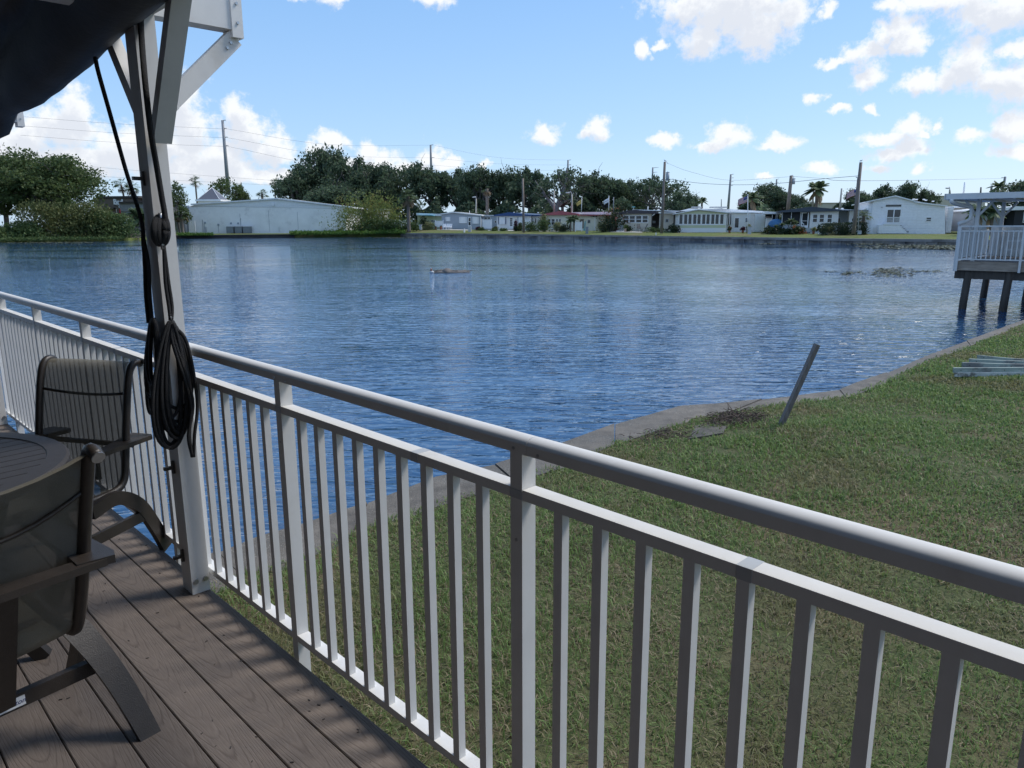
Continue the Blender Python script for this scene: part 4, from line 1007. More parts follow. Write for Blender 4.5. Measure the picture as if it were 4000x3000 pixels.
for i in range(k):
    c_ = -(R0 - .075) + wd * (i + .5); e0, e1 = c_ - wd / 2 + .003, c_ + wd / 2 - .003
    h0, h1 = math.sqrt(max(0, (R0 - .072) ** 2 - e0 ** 2)), math.sqrt(max(0, (R0 - .072) ** 2 - e1 ** 2))
    MB().prism([(-h0, e0), (h0, e0), (h1, e1), (-h1, e1)], tl + Z * (TZ - .022), sd, Z, sn, 0, .022).build('slat', 'tabletop', tb)
mb = MB(); vs = [tl + Vector((math.cos(2 * math.pi * i / 32) * r, math.sin(2 * math.pi * i / 32) * r, z)) for i in range(32) for r, z in ((.40, TZ - .03), (.42, TZ - .03), (.42, TZ - .08), (.40, TZ - .08))]
mb.add(vs, [(i * 4 + j, i * 4 + (j + 1) % 4, ((i + 1) % 32) * 4 + (j + 1) % 4, ((i + 1) % 32) * 4 + j) for i in range(32) for j in range(4)]); mb.build('apron', 'bronze', tb)
for q in range(4):
    a_ = math.radians(20 + 90 * q); dr = Vector((math.cos(a_), math.sin(a_), 0)); MB().prism(ribbon(cat2([(.36, TZ - .035), (.30, .50), (.27, .32), (.33, .12), (.40, 0)]), .05), tl, dr, Vector((-dr.y, dr.x, 0)), Z, -.02, .02).build('leg', 'bronze', tb)
MB().tube([tl + Vector((math.cos(a_) * .28, math.sin(a_) * .28, .34)) for a_ in np.linspace(0, 6.283, 25)], .012, 6).build('leg_ring', 'bronze', tb)
# ------------------------------------------------------------------ far bank: ground, seawall, lawns
cols = [-2600, -1400, -700, -400, -150, 0, 150, 300, 450, 560, 620, 690, 850, 1000, 1100, 1250, 1400, 1560, 1700, 1850, 2000, 2150, 2300, 2450, 2600, 2750, 2900, 3000, 3150, 3300, 3500, 3700, 3900, 4100, 4500, 5000, 6200, 7500]
rows_d = [.36, .6, 1.6, 3.5, 6, 10, 16, 28, 60, 140, 400, 1600]
vs = []
for c_ in cols:
    p0 = colxy(c_, bank(c_) + .32); p0.z = -.6; vs.append(p0)
    for d in rows_d:
        p = colxy(c_, bank(c_) + d); p.z = gz(c_, d) - (.02 if d < .1 else 0); vs.append(p)
k = len(rows_d) + 1
fs = [(i * k + j, (i + 1) * k + j, (i + 1) * k + j + 1, i * k + j + 1) for i in range(len(cols) - 1) for j in range(k - 1)]
tag(MB().add(vs, fs, True).build('far_bank_ground', 'farlawn'), kind='structure')

def far_wall(name, label, x0, x1, step, dy, panelm, capm, caph=.20):
    root = thing(name, label, 'seawall', stand((x0 + x1) / 2, -dy))
    x = x0; i = 0; pw = None
    pts = []
    while x <= x1: pts.append(x); x += step
    for xa, xb in zip(pts, pts[1:]):
        a_, c_ = colxy(xa, bank(xa) - dy), colxy(xb, bank(xb) - dy); za = (interp(ZW, xa) + interp(ZW, xb)) / 2
        d = (c_ - a_).normalized(); nb_ = Vector((-d.y, d.x, 0)); L = (c_ - a_).length
        rec = .05 + .04 * ((i * 7) % 3)
        MB().box(a_, d, nb_, Z, (.12, rec, -.5), (L - .12, .5, za - caph)).build('panel', panelm, root)
        MB().box(a_, d, nb_, Z, (-.12, -.03, -.5), (.12, .5, za - caph - .003)).build('pier', panelm, root)
        MB().box(a_, d, nb_, Z, (0, -.10, za - caph + .002), (L - .004, .6, za + .03)).build('cap', capm, root)
        i += 1
far_wall('far_seawall', 'long low grey concrete panel seawall below the far row of homes', 1565, 4060, 42, .12, 'farwall', 'farcap', .30)
far_wall('timber_bulkhead', 'dark timber bulkhead at the foot of the white block building', 680, 1155, 36, .10, 'bulk', 'bulk', .22)

def mass(name, label, cols_, n, hgt, leaf, d0, d1, ls, seed, up=.9, kind='stuff'):
    """ground cover along a stretch of bank, sown leaf by leaf"""
    rg = np.random.default_rng(seed); P = []
    for _ in range(n):
        x = rg.uniform(*cols_); d = rg.uniform(d0, d1); p = stand(x, d); h = hgt(x) if callable(hgt) else hgt
        P.append((p.x, p.y, max(p.z, .0) + abs(rg.normal()) * h * .45))
    v, q = leaf_quads(rg, np.array(P), ls, up, .3); o = np_mesh(name, v, q, leaf); tag(o, label, 'vegetation', kind=kind); return o
mass('bank_grass', 'bright long green grass on the low point between the white building and the cabbage palm', (1130, 1580), 9000, lambda x: .55 if x < 1480 else .8, 'bankgrass', -3.0, 6.0, .65, 1)
mass('bank_grass', 'tuft of bright grass at the waterline just right of the canopy post', (690, 830), 1500, .45, 'bankgrass', -2.5, .5, .5, 2)
mass('waterside_weeds', 'low green weeds along the waterline under the big left bushes', (-250, 480), 7000, .45, 'shrubg', -2.2, 2.0, .5, 3)
# thin line of floating scum and pads along the far waterline
def pads(name, label, spots, seed, r=(.09, .22), leaf='lily', lift=.02):
    rg = np.random.default_rng(seed); V, Q = [], []
    for (x0, x1, y0, y1, n) in spots:
        for _ in range(n):
            while True:
                u, w = rg.uniform(-1, 1, 2)
                if u * u + w * w < 1 and rg.uniform() < 1.15 - (u * u + w * w): break
            p = atz((x0 + x1) / 2 + u * (x1 - x0) / 2, (y0 + y1) / 2 + w * (y1 - y0) / 2, 0); R_ = rg.uniform(*r); a0 = rg.uniform(0, 6.28); tx, ty = rg.normal(size=2) * .14
            b0 = len(V); k_ = 8
            V.append((p.x, p.y, lift + .01))
            for j in range(k_): 
                a_ = a0 + (6.283 - .5) * j / (k_ - 1); cx, cy = math.cos(a_) * R_, math.sin(a_) * R_; V.append((p.x + cx, p.y + cy, lift + abs(cx * tx + cy * ty) + rg.uniform(0, .02)))
            Q += [(b0, b0 + j, b0 + j + 1) for j in range(1, k_)]
    o = np_mesh(name, V, Q, leaf); return tag(o, label, 'water plants', kind='stuff')
pads('lily_pads', 'dense raft of floating lily pads along the wall below the big white home', [(3330, 4000, 955, 976, 900), (3560, 4050, 950, 980, 700), (3300, 3480, 951, 958, 160), (2940, 3080, 951, 955, 50)], 5, (.12, .30), lift=.03)
pads('lily_pads', 'loose patch of floating lily pads in open water left of the neighbouring dock', [(3390, 3590, 1044, 1086, 210), (3420, 3500, 1050, 1070, 70), (3280, 3400, 1060, 1075, 30), (3560, 3710, 1055, 1066, 45), (3225, 3270, 1060, 1065, 12), (3290, 3330, 1064, 1080, 25)], 6, (.05, .13), lift=.006)
pads('floating_scum', 'pale floating weed along the foot of the far seawall', [(1400, 1760, 926, 932, 200), (560, 680, 936, 944, 80), (0, 470, 946, 952, 260)], 7, (.12, .4))
t = thing('floating_mat', 'low brown floating mat of debris out in the middle of the lake', 'floating debris', atz(1755, 1064, 0))
p_ = atz(1755, 1064, 0); mb = MB()
rg = np.random.default_rng(8)
for sx, sz, dx in ((1.7, .10, 0), (.9, .16, -.2), (.45, .24, -.12), (.7, .12, .7)):
    mb.ball(p_ + Vector((dx, rg.uniform(-.2, .2), 0)), 1.0, 14, 6, (sx * .62, .5, sz))
mb.build('mat', 'greywood', t)
mb = MB(); 
for _ in range(14):
    a_ = p_ + Vector((rg.uniform(-1, .9), rg.uniform(-.3, .3), .08)); mb.tube([a_, a_ + Vector((rg.uniform(.2, .7), rg.uniform(-.2, .2), rg.uniform(0, .08)))], .02, 5)
mb.build('sticks', 'twig', t)
t = thing('float', 'small orange and white float bobbing left of the floating debris mat', 'float', atz(1687, 1066, 0)); p_ = atz(1687, 1066, 0)
MB().ball(p_ + Vector((0, 0, .03)), .11, 10, 8, (1.2, 1, .8)).build('ball', 'lgrey', t)
MB().tube([p_ + Vector((-.03, 0, .1)), p_ + Vector((-.03, 0, .24))], [.06, .03], 8).build('cap', 'tile', t)

# ------------------------------------------------------------------ left shore
oak('oak_tree', 'big spreading light green oak on the left shore with its trunk behind the bushes', stand(215, 14), 16.4, 20.5, (31, frozen(lobes=26, clusters=22, leaves=36, lsize=.030, trunkh=.18)), 'oak2', 'trees on the left shore')
oak('oak_tree', 'yellowish oak at the left edge of the picture under the shade cloth', stand(25, 22), 17.4, 17, (32, frozen(lobes=18, clusters=18, leaves=34, lsize=.034, trunkh=.24)), 'oak2', 'trees on the left shore', 1.0)
oak('oak_tree', 'dark oak beyond the left edge of the frame', stand(-230, 18), 17.5, 20, (31, frozen(lobes=26, clusters=22, leaves=36, lsize=.030, trunkh=.18)), 'oak2', 'trees on the left shore', 2.0)
for x, d, Wd, Dp, H, leaf, sd_, lb in ((205, 3, 13, 6, 7.6, 'shrubo', 1, 'large olive green bush at the water below the big left oak'), (315, 3.5, 11, 5.5, 6.6, 'shrubo', 2, 'olive bush between the largest bush and the green one at the water'), (405, 2.5, 9.5, 5, 5.4, 'shrubg', 3, 'bright green bush left of the brush pile on the left shore'), (462, 2.2, 7.0, 4, 4.6, 'shrubg', 7, 'green bush nearest the canopy post, reaching the white wall'), (85, 2.2, 10, 4, 3.0, 'shrubg', 4, 'low green bush at the left end of the shore bushes'), (265, 6, 8, 4, 8.2, 'shrubg', 5, 'taller leafy sapling rising behind the large olive bush'), (-30, 3, 10, 5, 2.6, 'shrubg', 6, 'low green bush cut by the left edge of the picture')):
    shrub('shore_bush', lb, stand(x, d), Wd, Dp, H, leaf, 3600, .42, sd_, 'bush', 'bushes on the left shore')
# heap of dead branches
t = thing('brush_pile', 'grey heap of dead branches on the bank left of the canopy post', 'brush pile', stand(520, 1.0)); mb = MB(); rg = np.random.default_rng(9); c0 = stand(520, 1.0)
for _ in range(110):
    a_ = c0 + Vector((rg.normal() * 2.4, rg.normal() * .8, abs(rg.normal()) * .3)); d = Vector((rg.normal(), rg.normal() * .6, rg.normal() * .45 + .2)); mb.tube([a_, a_ + d * .8, a_ + d * 1.5 + Vector((0, 0, rg.normal() * .2))], [.06, .045, .02], 4)
mb.build('branches', 'twig', t)

# brown shop with its fascia lettering, and the grey canopy before it
f = FP(430, 172, .10)
t = thing('shop', 'brown flat roofed shop with white lettering above the left bushes', 'shop', f.pt(5, 0, 1))
f.rect(MB(), 380, 772, 541, 905, 0, 14).build('wall', 'brown', t); f.rect(MB(), 378, 766, 543, 775, -.25, 14.3).build('parapet', 'brown2', t)
f.rect(MB(), 395, 833, 470, 852, -.12, .02).build('shopfront', 'glass', t); f.rect(MB(), 378, 812, 452, 817, -.6, .01).build('awning_rail', 'brown2', t)
u, z = f.uz(459, 790); text('Bad', t, f.pt(f.u(463, 790), -.12, f.z(463, 789)), f.t, Z, 1.55, 'signw', 'lettering', .06, 0, .05)
f.rect(MB(), 448, 796.5, 476, 803, -.10, .0).build('sign_box', 'black', t)
text('HOME', t, f.pt(f.u(461, 800), -.13, f.z(461, 799.5)), f.t, Z, .42, 'signw', 'lettering', .02, 0, .012)
text('C', t, f.pt(f.u(470, 808), -.10, f.z(470, 808)), f.t, Z, .9, 'signw', 'lettering', .05, 0, .02)
f = FP(469, 168, .06)
t = thing('grey_canopy', 'grey flat drive-through canopy beside the brown shop', 'canopy', f.pt(4, 0, 1))
f.rect(MB(), 469, 794, 640, 826, 0, 9).build('fascia', 'cgrey', t); f.rect(MB(), 467, 787, 642, 795, -.3, 9.3).build('roof_edge', 'brown2', t); f.rect(MB(), 471, 826, 640, 831, .2, 8.8).build('soffit', 'grey', t)
for px in (486, 560, 632): f.rect(MB(), px - 3, 831, px + 3, 905, .4, .9).build('column', 'brown', t)
f.rect(MB(), 500, 838, 640, 905, 8.0, 8.3).build('back_wall', 'grey', t)
f2 = f.shift(7.9)
for px in (504, 540, 580): win(f2, t, px, 842, px + 30, 872, 2, 1, 'lgrey', 'glass', .12)
# banner
f = FP(466, 160, 0); t = thing('feather_banner', 'red and yellow feather banner on a pole before the brown shop', 'banner', f.pt(0, 0, .9))
f.rect(MB(), 463.4, 816, 464.2, 905, 0, .05).build('banner_pole', 'lgrey', t)
f.poly(MB(), [(464.4, 836), (471.5, 836), (471, 822), (468.5, 815), (465.5, 817)], 0, .03).build('flag_cloth', 'fred', t)
f.poly(MB(), [(464.4, 853), (472, 853), (471.6, 836.2), (464.4, 836.2)], 0, .03).build('flag_cloth', 'fyel', t)
# parked pickup, partly hidden
def pickup(px, dy, th, label, body='carpaint'):
    p = stand(px, dy); root = thing('pickup_truck', label, 'truck', p); e, n_ = Vector((math.cos(th), -math.sin(th), 0)), Vector((math.sin(th), math.cos(th), 0)); o = p
    mb = MB(); mb.prism([(-2.7, .45), (2.6, .45), (2.7, .75), (2.62, 1.0), (1.35, 1.12), (.85, 1.82), (-.75, 1.85), (-.95, 1.15), (-2.7, 1.12)], o, e, n_, Z, -.9, .9); mb.build('body', body, root)
    for s in (-.905, .885): MB().prism([(1.15, 1.15), (.75, 1.72), (-.60, 1.75), (-.75, 1.17)], o, e, n_, Z, s, s + .02).build('side_window', 'glass', root)
    for x in (-1.75, 1.75):
        for s in (-.82, .82):
            w_ = MB().disc(o + e * x + n_ * (s - .11) + Z * .38, n_, .38, 14, .22).build('wheel', 'tyre', root); MB().disc(o + e * x + n_ * (s - .125) + Z * .38, n_, .2, 10, .25).build('rim', 'steel', w_)
    MB().box(o, e, n_, Z, (-2.78, -.85, .5), (-2.70, .85, .66)).build('bumper', 'steel', root)
    for s in (-.75, .60): MB().box(o, e, n_, Z, (-2.712, s, .85), (-2.69, s + .16, 1.08)).build('tail_light', 'redp', root)
pickup(530, 9.0, .15, 'dark pickup truck parked under the grey canopy, half hidden by the rope'); 
f = FP(490, 150, 0); t = thing('white_wall', 'short white garden wall between the green bush and the parked truck', 'wall', f.pt(0, 0, .8)); f.rect(MB(), 478, 855, 499, 909, 0, .3).build('panel', 'stucco', t); f.rect(MB(), 477, 853, 500, 856, -.05, .35).build('coping', 'stucco', t)
f = FP(370, 165, 0); t = thing('white_sign_post', 'white post and rail showing between the oak and the small palm', 'post', f.pt(0, 0, .8)); f.rect(MB(), 357, 818, 361, 862, 0, .3).build('post', 'vinyl', t); f.rect(MB(), 357, 851, 400, 855, -.02, .28).build('rail', 'vinyl', t)
palm('palm_tree', 'small blue-green fan palm in front of the brown shop', stand(402, 12), 3.2, 3.1, 'fan', 34, 1, dead=0, group='palms by the shop')
palm('palm_tree', 'bushy feather palm beside the canopy post in front of the grey canopy', stand(545, 8), 3.6, 3.4, 'feather', 30, 2, dead=0, group='palms by the shop')
palm('palm_tree', 'tall pair of fan palms above the roof of the brown shop', stand(508, 40), 11.6, 2.3, 'fan', 26, 3, dead=8, group='tall palms behind the roofs', heads=[(-1.1, 0, 11.6), (1.6, 0, 11.0)], tr=.2)
palm('palm_tree', 'tall fan palm rising behind the grey pyramid roof', stand(778, 70), 15.2, 2.3, 'fan', 30, 4, dead=4, group='tall palms behind the roofs', tr=.24)
palm('palm_tree', 'slim tall fan palm at the left edge of the dark oaks', stand(1083, 70), 14.8, 1.9, 'fan', 30, 5, dead=6, group='tall palms behind the roofs', tr=.22)
palm('palm_tree', 'short fan palm just above the roof ridge of the white block building', stand(1032, 60), 11.2, 2.2, 'fan', 30, 6, dead=3, group='tall palms behind the roofs', tr=.28)
# tree and cabbage palm right of the post
oak('slim_tree', 'slim tree growing right beside the canopy post at the corner of the white building', stand(700, 7), 11.5, 6.4, (41, frozen(lobes=11, clusters=13, leaves=22, lsize=.05, flat=1.2, trunkh=.25)), 'oak2', None, .5)
palm('cabbage_palm', 'shaggy trunked cabbage palm before the corner of the white block building', stand(712, 5), 4.6, 2.0, 'fan', 26, 7, dead=10, tr=.30)
shrub('bush', 'small bush at the foot of the shaggy palm', stand(668, 5), 2.2, 2, 3.8, 'shrubg', 700, .3, 12)

# white block building
f = FP(738, 186, .03); fy = 186
t = thing('block_building', 'long white painted block building with low gable and metal trim', 'building', f.pt(20, 0, 1.2))
zb = f.z(1000, 908)
mb = MB(); P_ = [f.uz(x, y) for x, y in ((738, 930), (1352, 930), (1352, 815), (738, 806))]; mb.prism(P_, f.o, f.t, f.b, Z, 0, 30); mb.build('wall', 'stucco', t)
mb = MB(); P_ = [f.uz(x, y) for x, y in ((742, 805.6), (1352, 814.6), (1360, 812), (1085, 779), (765, 799))]; mb.prism(P_, f.o, f.t, f.b, Z, -.06, 29.9); mb.build('gable_panel', 'vert', t)
mb = MB(); P_ = [f.uz(x, y) for x, y in ((740, 804), (742, 799), (765, 797.6), (1085, 777.5), (1372, 812), (1372, 807), (1085, 772.5), (765, 793), (738, 797))]; mb.prism([f.uz(x, y) for x, y in ((748, 801), (1085, 778.5), (1374, 812.5), (1374, 807.5), (1085, 773), (748, 796))], f.o, f.t, f.b, Z, -.5, 30.4); mb.build('roof', 'metalroof', t)
f.rect(MB(), 742, 805, 1340, 806.5, -.10, 0).build('flashing', 'grey', t)
f.rect(MB(), 1063.5, 793, 1074, 804, -.35, -.06).build('vent_hood', 'vinyl', t); f.rect(MB(), 1083, 774, 1093, 779, -.75, -.45).build('floodlight', 'vinyl', t); f.rect(MB(), 1321, 836, 1327, 843, -.3, 0).build('wall_lamp', 'vinyl', t)
for x, y0, y1, w_ in ((795, 858, 908, 1.6), (801, 870, 910, 1), (804, 885, 910, .8), (808, 885, 910, .8), (855, 880, 908, .8), (942, 852, 880, .6), (1091, 888, 906, .7)): f.rect(MB(), x - w_ * .6, y0, x + w_ * .6, y1, -.12, 0).build('conduit', 'lgrey', t)
for x, y in ((802, 870), (854, 877), (903, 872), (931, 872)): f.rect(MB(), x - 3, y - 3, x + 3, y + 4, -.25, 0).build('meter_box', 'grey', t)
for x, y0, y1 in ((942, 835, 905), (1054, 822, 905), (1166, 828, 905)): f.rect(MB(), x - .7, y0, x + .7, y1, -.015, 0).build('joint', 'lgrey', t)
fs_ = FP(738, 188, .03); fs_.rect(MB(), 676, 812, 736, 908, .2, 20).build('side_wing', 'lgrey', t); fs_.rect(MB(), 670, 803, 742, 812, -.2, 20.3).build('side_wing_roof', 'metalroof', t); fs_.rect(MB(), 727, 815, 732, 908, -.1, .2).build('downpipe', 'vinyl', t); fs_.rect(MB(), 690, 846, 705, 885, .1, .2).build('side_window', 'glass', t)
for i, x in enumerate((885, 918, 950)):
    p_ = f.shift(-1.6); a_ = thing('ac_unit', ['first grey air conditioner from the left against the white block wall', 'middle one of the three grey air conditioners by the white block wall', 'third grey air conditioner, right of the other two, by the block wall'][i], 'air conditioner', p_.pt(p_.u(x + 14, 908), 0, 1.2), 'air conditioners by the block building')
    p_.rect(MB(), x, 886, x + 27, 911, 0, 1.3).build('cabinet', 'acgrey', a_); p_.rect(MB(), x - .5, 884, x + 27.5, 886, -.04, 1.34).build('top_grille', 'lgrey', a_)
    for k in range(4): p_.rect(MB(), x + 2, 891 + k * 5, x + 25, 892 + k * 5, -.03, .01).build('louvre', 'grey', a_)
p_ = f.shift(-2.5); t = thing('screen_fence', 'white vinyl fence panel at the left corner of the block building', 'fence', p_.pt(p_.u(754, 905), 0, 1.2))
for x0, x1 in ((740, 743), (762.5, 765.5)): p_.rect(MB(), x0, 863, x1, 913, -.06, .12).build('post', 'vinyl', t)
for k in range(6): p_.rect(MB(), 743 + k * 3.25, 866, 745.9 + k * 3.25, 911, 0, .05).build('board', 'vinyl', t)
# pyramid roof behind
f = FP(775, 215, 0); t = thing('pyramid_roof', 'grey ribbed pyramid roof poking up behind the block building', 'roof', f.pt(6, 5, 5)); pk = f.uz(811, 730); a_ = f.uz(772, 779); c_ = f.uz(857, 779); w_ = c_[0] - a_[0]
ap = f.pt(pk[0], w_ / 2, pk[1]); q_ = [f.pt(a_[0], 0, a_[1]), f.pt(c_[0], 0, a_[1]), f.pt(c_[0], w_, a_[1]), f.pt(a_[0], w_, a_[1])]
MB().add([ap] + q_, [(0, 1, 2), (0, 2, 3), (0, 3, 4), (0, 4, 1), (4, 3, 2, 1)]).build('roof_face', 'ribgrey', t)
mb = MB(); [mb.tube([ap, q], .08, 6) for q in q_]; mb.build('hip_trim', 'vinyl', t); MB().box(f.o, f.t, f.b, Z, (a_[0] - .5, -.5, a_[1] - .5), (c_[0] + .5, w_ + .5, a_[1] - .01)).build('eave', 'vinyl', t); MB().box(f.o, f.t, f.b, Z, (a_[0], 0, .5), (c_[0], w_, a_[1] - .5)).build('wall', 'stucco', t)

# ------------------------------------------------------------------ oaks
PR = [(51, frozen(lobes=17, clusters=17, leaves=26, lsize=.045)), (52, frozen(lobes=15, clusters=16, leaves=26, lsize=.048, trunkh=.34)), (53, frozen(lobes=18, clusters=16, leaves=26, lsize=.044, flat=.8)), (54, frozen(lobes=12, clusters=11, leaves=18, lsize=.046, open_=1.15, trunkh=.36, spread=1.2))]
def far_oak(px, ptop, wpx, d, proto, label, leaf='oak', rot=0.0, group='oaks behind the far homes'):
    y = bank(px) + d; top = aty(px, ptop, y); p = colxy(px, y); p.z = gz(px, d) - .1
    oak('oak_tree', label, p, (top.z - p.z) * 1.03, wpx / FOC * y * 1.02, PR[proto], leaf, group, rot)
for a_ in ((1170, 660, 190, 46, 0, 'dark oak at the left end of the tall oak wall, beside the slim palm'), (1270, 575, 230, 52, 2, 'tallest dark oak, peaking over the right end of the block building'), (1410, 610, 240, 44, 1, 'broad dark oak over the right end of the block roof', 'oak', 1.0), (1330, 700, 260, 32, 0, 'lower dark oak just behind the block building roof', 'oak', 2.2),
           (1500, 640, 220, 40, 2, 'dark oak behind the yellow-green willow', 'oak', 2.0), (1600, 632, 170, 48, 3, 'open topped oak with bare twigs behind the cabbage palm', 'oak', .4), (1690, 640, 200, 42, 0, 'dark oak behind the pale yellow home, under the steel pole', 'oak', 3.1), (1790, 655, 190, 46, 1, 'dark oak behind the grey home', 'oak', .7),
           (1880, 650, 190, 40, 2, 'dark oak rising behind the dead-topped palm', 'oak', 4.0), (1975, 660, 180, 46, 0, 'dark oak behind the blue roofed home', 'oak', 5.0), (2065, 648, 190, 42, 1, 'dark oak behind the bare utility pole', 'oak', 2.6),
           (2290, 690, 190, 44, 2, 'dark oak behind the two flagpoles, left one', 'oak', 1.4), (2370, 672, 190, 40, 0, 'domed dark oak behind the pale flag', 'oak', 2.9), (2450, 700, 170, 46, 1, 'dark oak left of the transformer pole', 'oak', .2), (2700, 762, 60, 60, 0, 'small dark oak far behind the screened porch', 'oak', .2),
           (880, 686, 125, 72, 3, 'rounded open oak behind the steel pole, above the block building', 'oak2', .9), (955, 714, 70, 75, 1, 'narrow oak above the roof right of the rounded oak', 'oak2', 2.1)):
    far_oak(*a_)
far_oak(2200, 648, 210, 30, 3, 'oak with pale bare forking limbs behind the red roofed home', 'oak', 0.3)
far_oak(2590, 690, 200, 36, 3, 'lacy open oak behind the transformer pole', 'oak', 1.9); far_oak(2540, 682, 130, 42, 3, 'open oak just left of the transformer pole', 'oak', 4.1); far_oak(2655, 745, 110, 30, 1, 'low dense right edge of the lacy oak behind the porch', 'oak', 3.3)
for a_ in ((2985, 718, 170, 50, 2, 'rounded oak behind the carport, right of the striped flag', 'oak', 1.2), (3060, 735, 120, 46, 0, 'oak at the left of the dark slate roof', 'oak', 3.0), (3125, 765, 100, 40, 1, 'low oak above the slate roof ridge', 'oak', 0.6), (2920, 752, 90, 46, 1, 'dark low tree behind the striped flag', 'oak', 2.4),
           (3350, 740, 130, 52, 0, 'oak behind the right transformer pole', 'oak', 2.2), (3450, 716, 130, 56, 1, 'oak crown above the left end of the big white home', 'oak', .9), (3540, 712, 120, 58, 2, 'oak crown above the middle of the big white home', 'oak', 4.2), (3610, 738, 90, 60, 0, 'small oak at the right of the oaks above the white home', 'oak', 1.7), (3270, 790, 60, 50, 1, 'small dark tree before the beige store wall', 'oak', 1.0), (3970, 705, 200, 50, 2, 'oak at the right edge above the neighbouring dock roof', 'oak', .4), (4200, 690, 240, 50, 0, 'oak beyond the right edge of the picture', 'oak', 1.4)):
    far_oak(*a_)
def understory(cols_, n, h, d0, d1, seed, label):
    rg = np.random.default_rng(seed); P = []
    for _ in range(n):
        x = rg.uniform(*cols_); d = rg.uniform(d0, d1); p = stand(x, d); hh = h * (.65 + .5 * math.sin(x * .021 + seed) ** 2); P.append((p.x, p.y, p.z + hh * rg.uniform(0, 1) ** .8))
    v, q = leaf_quads(rg, np.array(P), 1.0, .2, .5); o = np_mesh('undergrowth', v, q, 'oak'); tag(o, label, 'undergrowth', kind='stuff')
understory((1110, 1720), 9000, 7.5, 30, 46, 3, 'dark undergrowth under the oaks behind block building, willows and yellow home')
understory((1700, 2480), 11000, 6.0, 30, 44, 4, 'dark undergrowth under the oaks behind the grey, navy and red roofed homes')
understory((2900, 3160), 3000, 4.2, 34, 46, 5, 'dark undergrowth behind the slate roofed home')
understory((3300, 3620), 3000, 4.0, 40, 55, 6, 'dark undergrowth behind the big white house')
# pale bare limbs of the forked oak
def limbs(px, d, paths, label):
    y = bank(px) + d; root = thing('bare_limbs', label, 'dead tree', colxy(px, y)); root.location.z = 1.2
    for P_, r0 in paths:
        pts = curve([aty(x, yy, y) for x, yy in P_], 4); n = len(pts); MB().tube(pts, [r0 * (1 - .75 * i / n) for i in range(n)], 6).build('limb', 'greylimb', root)
M['greylimb'] = mat('pale_grey_limb', (.20, .19, .185), .9, .2, 3)
limbs(2170, 26, [([(2172, 830), (2168, 815), (2150, 790), (2130, 765), (2118, 750)], .55), ([(2172, 830), (2178, 800), (2190, 770), (2205, 735), (2212, 700), (2215, 660)], .55), ([(2178, 810), (2200, 790), (2225, 780), (2240, 775)], .35), ([(2190, 770), (2215, 765), (2225, 750), (2240, 735)], .3), ([(2205, 735), (2190, 715), (2182, 690), (2186, 668)], .2), ([(2212, 700), (2228, 690), (2238, 672)], .18), ([(2130, 765), (2122, 745), (2100, 720), (2090, 705)], .2)], 'bare grey forking trunk rising behind the red roofed home')
# willow on the point, cabbage palm
shrub('willow_tree', 'yellow-green willow, left half, at the right end of the block building', stand(1395, 3), 12, 6, 9.6, 'willow', 3000, .42, 21, 'tree', 'willows on the grassy point', 7, 11, .7)
shrub('willow_tree', 'tall yellow-green willow, right half, beside the cabbage palm', stand(1510, 4), 10, 6, 10.0, 'willow', 3000, .42, 22, 'tree', 'willows on the grassy point', 7, 10, .8)
shrub('bush', 'green undergrowth at the foot of the willows by the water', stand(1500, 1.0), 14, 3, 3.4, 'shrubg', 2200, .5, 23)
palm('cabbage_palm', 'cabbage palm with hanging brown fronds at the left end of the far seawall', stand(1597, 1.5), 7.9, 2.4, 'fan', 34, 8, dead=14, tr=.36)
palm('palm_tree', 'small dark palm seen through the willows', stand(1437, 12), 3.6, 1.3, 'feather', 18, 9, dead=2, tr=.16); palm('palm_tree', 'small dark palm between the two willows', stand(1457, 12), 4.6, 1.2, 'feather', 18, 10, dead=2, tr=.14)
# ------------------------------------------------------------------ the row of far homes, left to right
TH = .16
def pt_on(px, py, dy, dz=0):
    p = stand(px, dy); p.z += dz; return p
def wing(fp, root, x0, x1, ytop, base, w, L, wall, roof='metalroof', rh=3.0, name='side_wall', label=None):
    """lower side body set back from the gable by w"""
    g_ = fp.shift(w); g_.rect(MB(), x0, ytop, x1, base, 0, L).build(name, wall, root)
    if roof: g_.rect(MB(), x0 - .5, ytop - rh, x1 + 2, ytop, -.35, L + .3).build('side_roof', roof, root)
    return g_
G_H = 'mobile homes along the far bank'
# 1 pale yellow home
f = FP(1632, bank(1632) + 15, TH)
h1 = thing('mobile_home', 'pale yellow-green home with teal awning, half hidden by palm and garden plants', 'mobile home', f.pt(5, 0, 1.5), G_H)
f.rect(MB(), 1632, 841, 1728, 898, 0, 14).build('wall', 'yellow', h1); f.poly(MB(), [(1628, 841), (1735, 845), (1735, 836), (1628, 832)], -.5, 14.4).build('roof', 'metalroof', h1)
f.poly(MB(), [(1634, 841), (1702, 844), (1700, 842), (1690, 840), (1660, 841)], -1.6, -.52).build('awning', 'teal', h1)
win(f, h1, 1684, 859, 1692, 868); win(f, h1, 1693, 859, 1699, 868)
for y in range(6): f.rect(MB(), 1634, 846 + y * 4, 1652, 847 + y * 4, -.10, 0).build('louvre', 'yellow', h1)
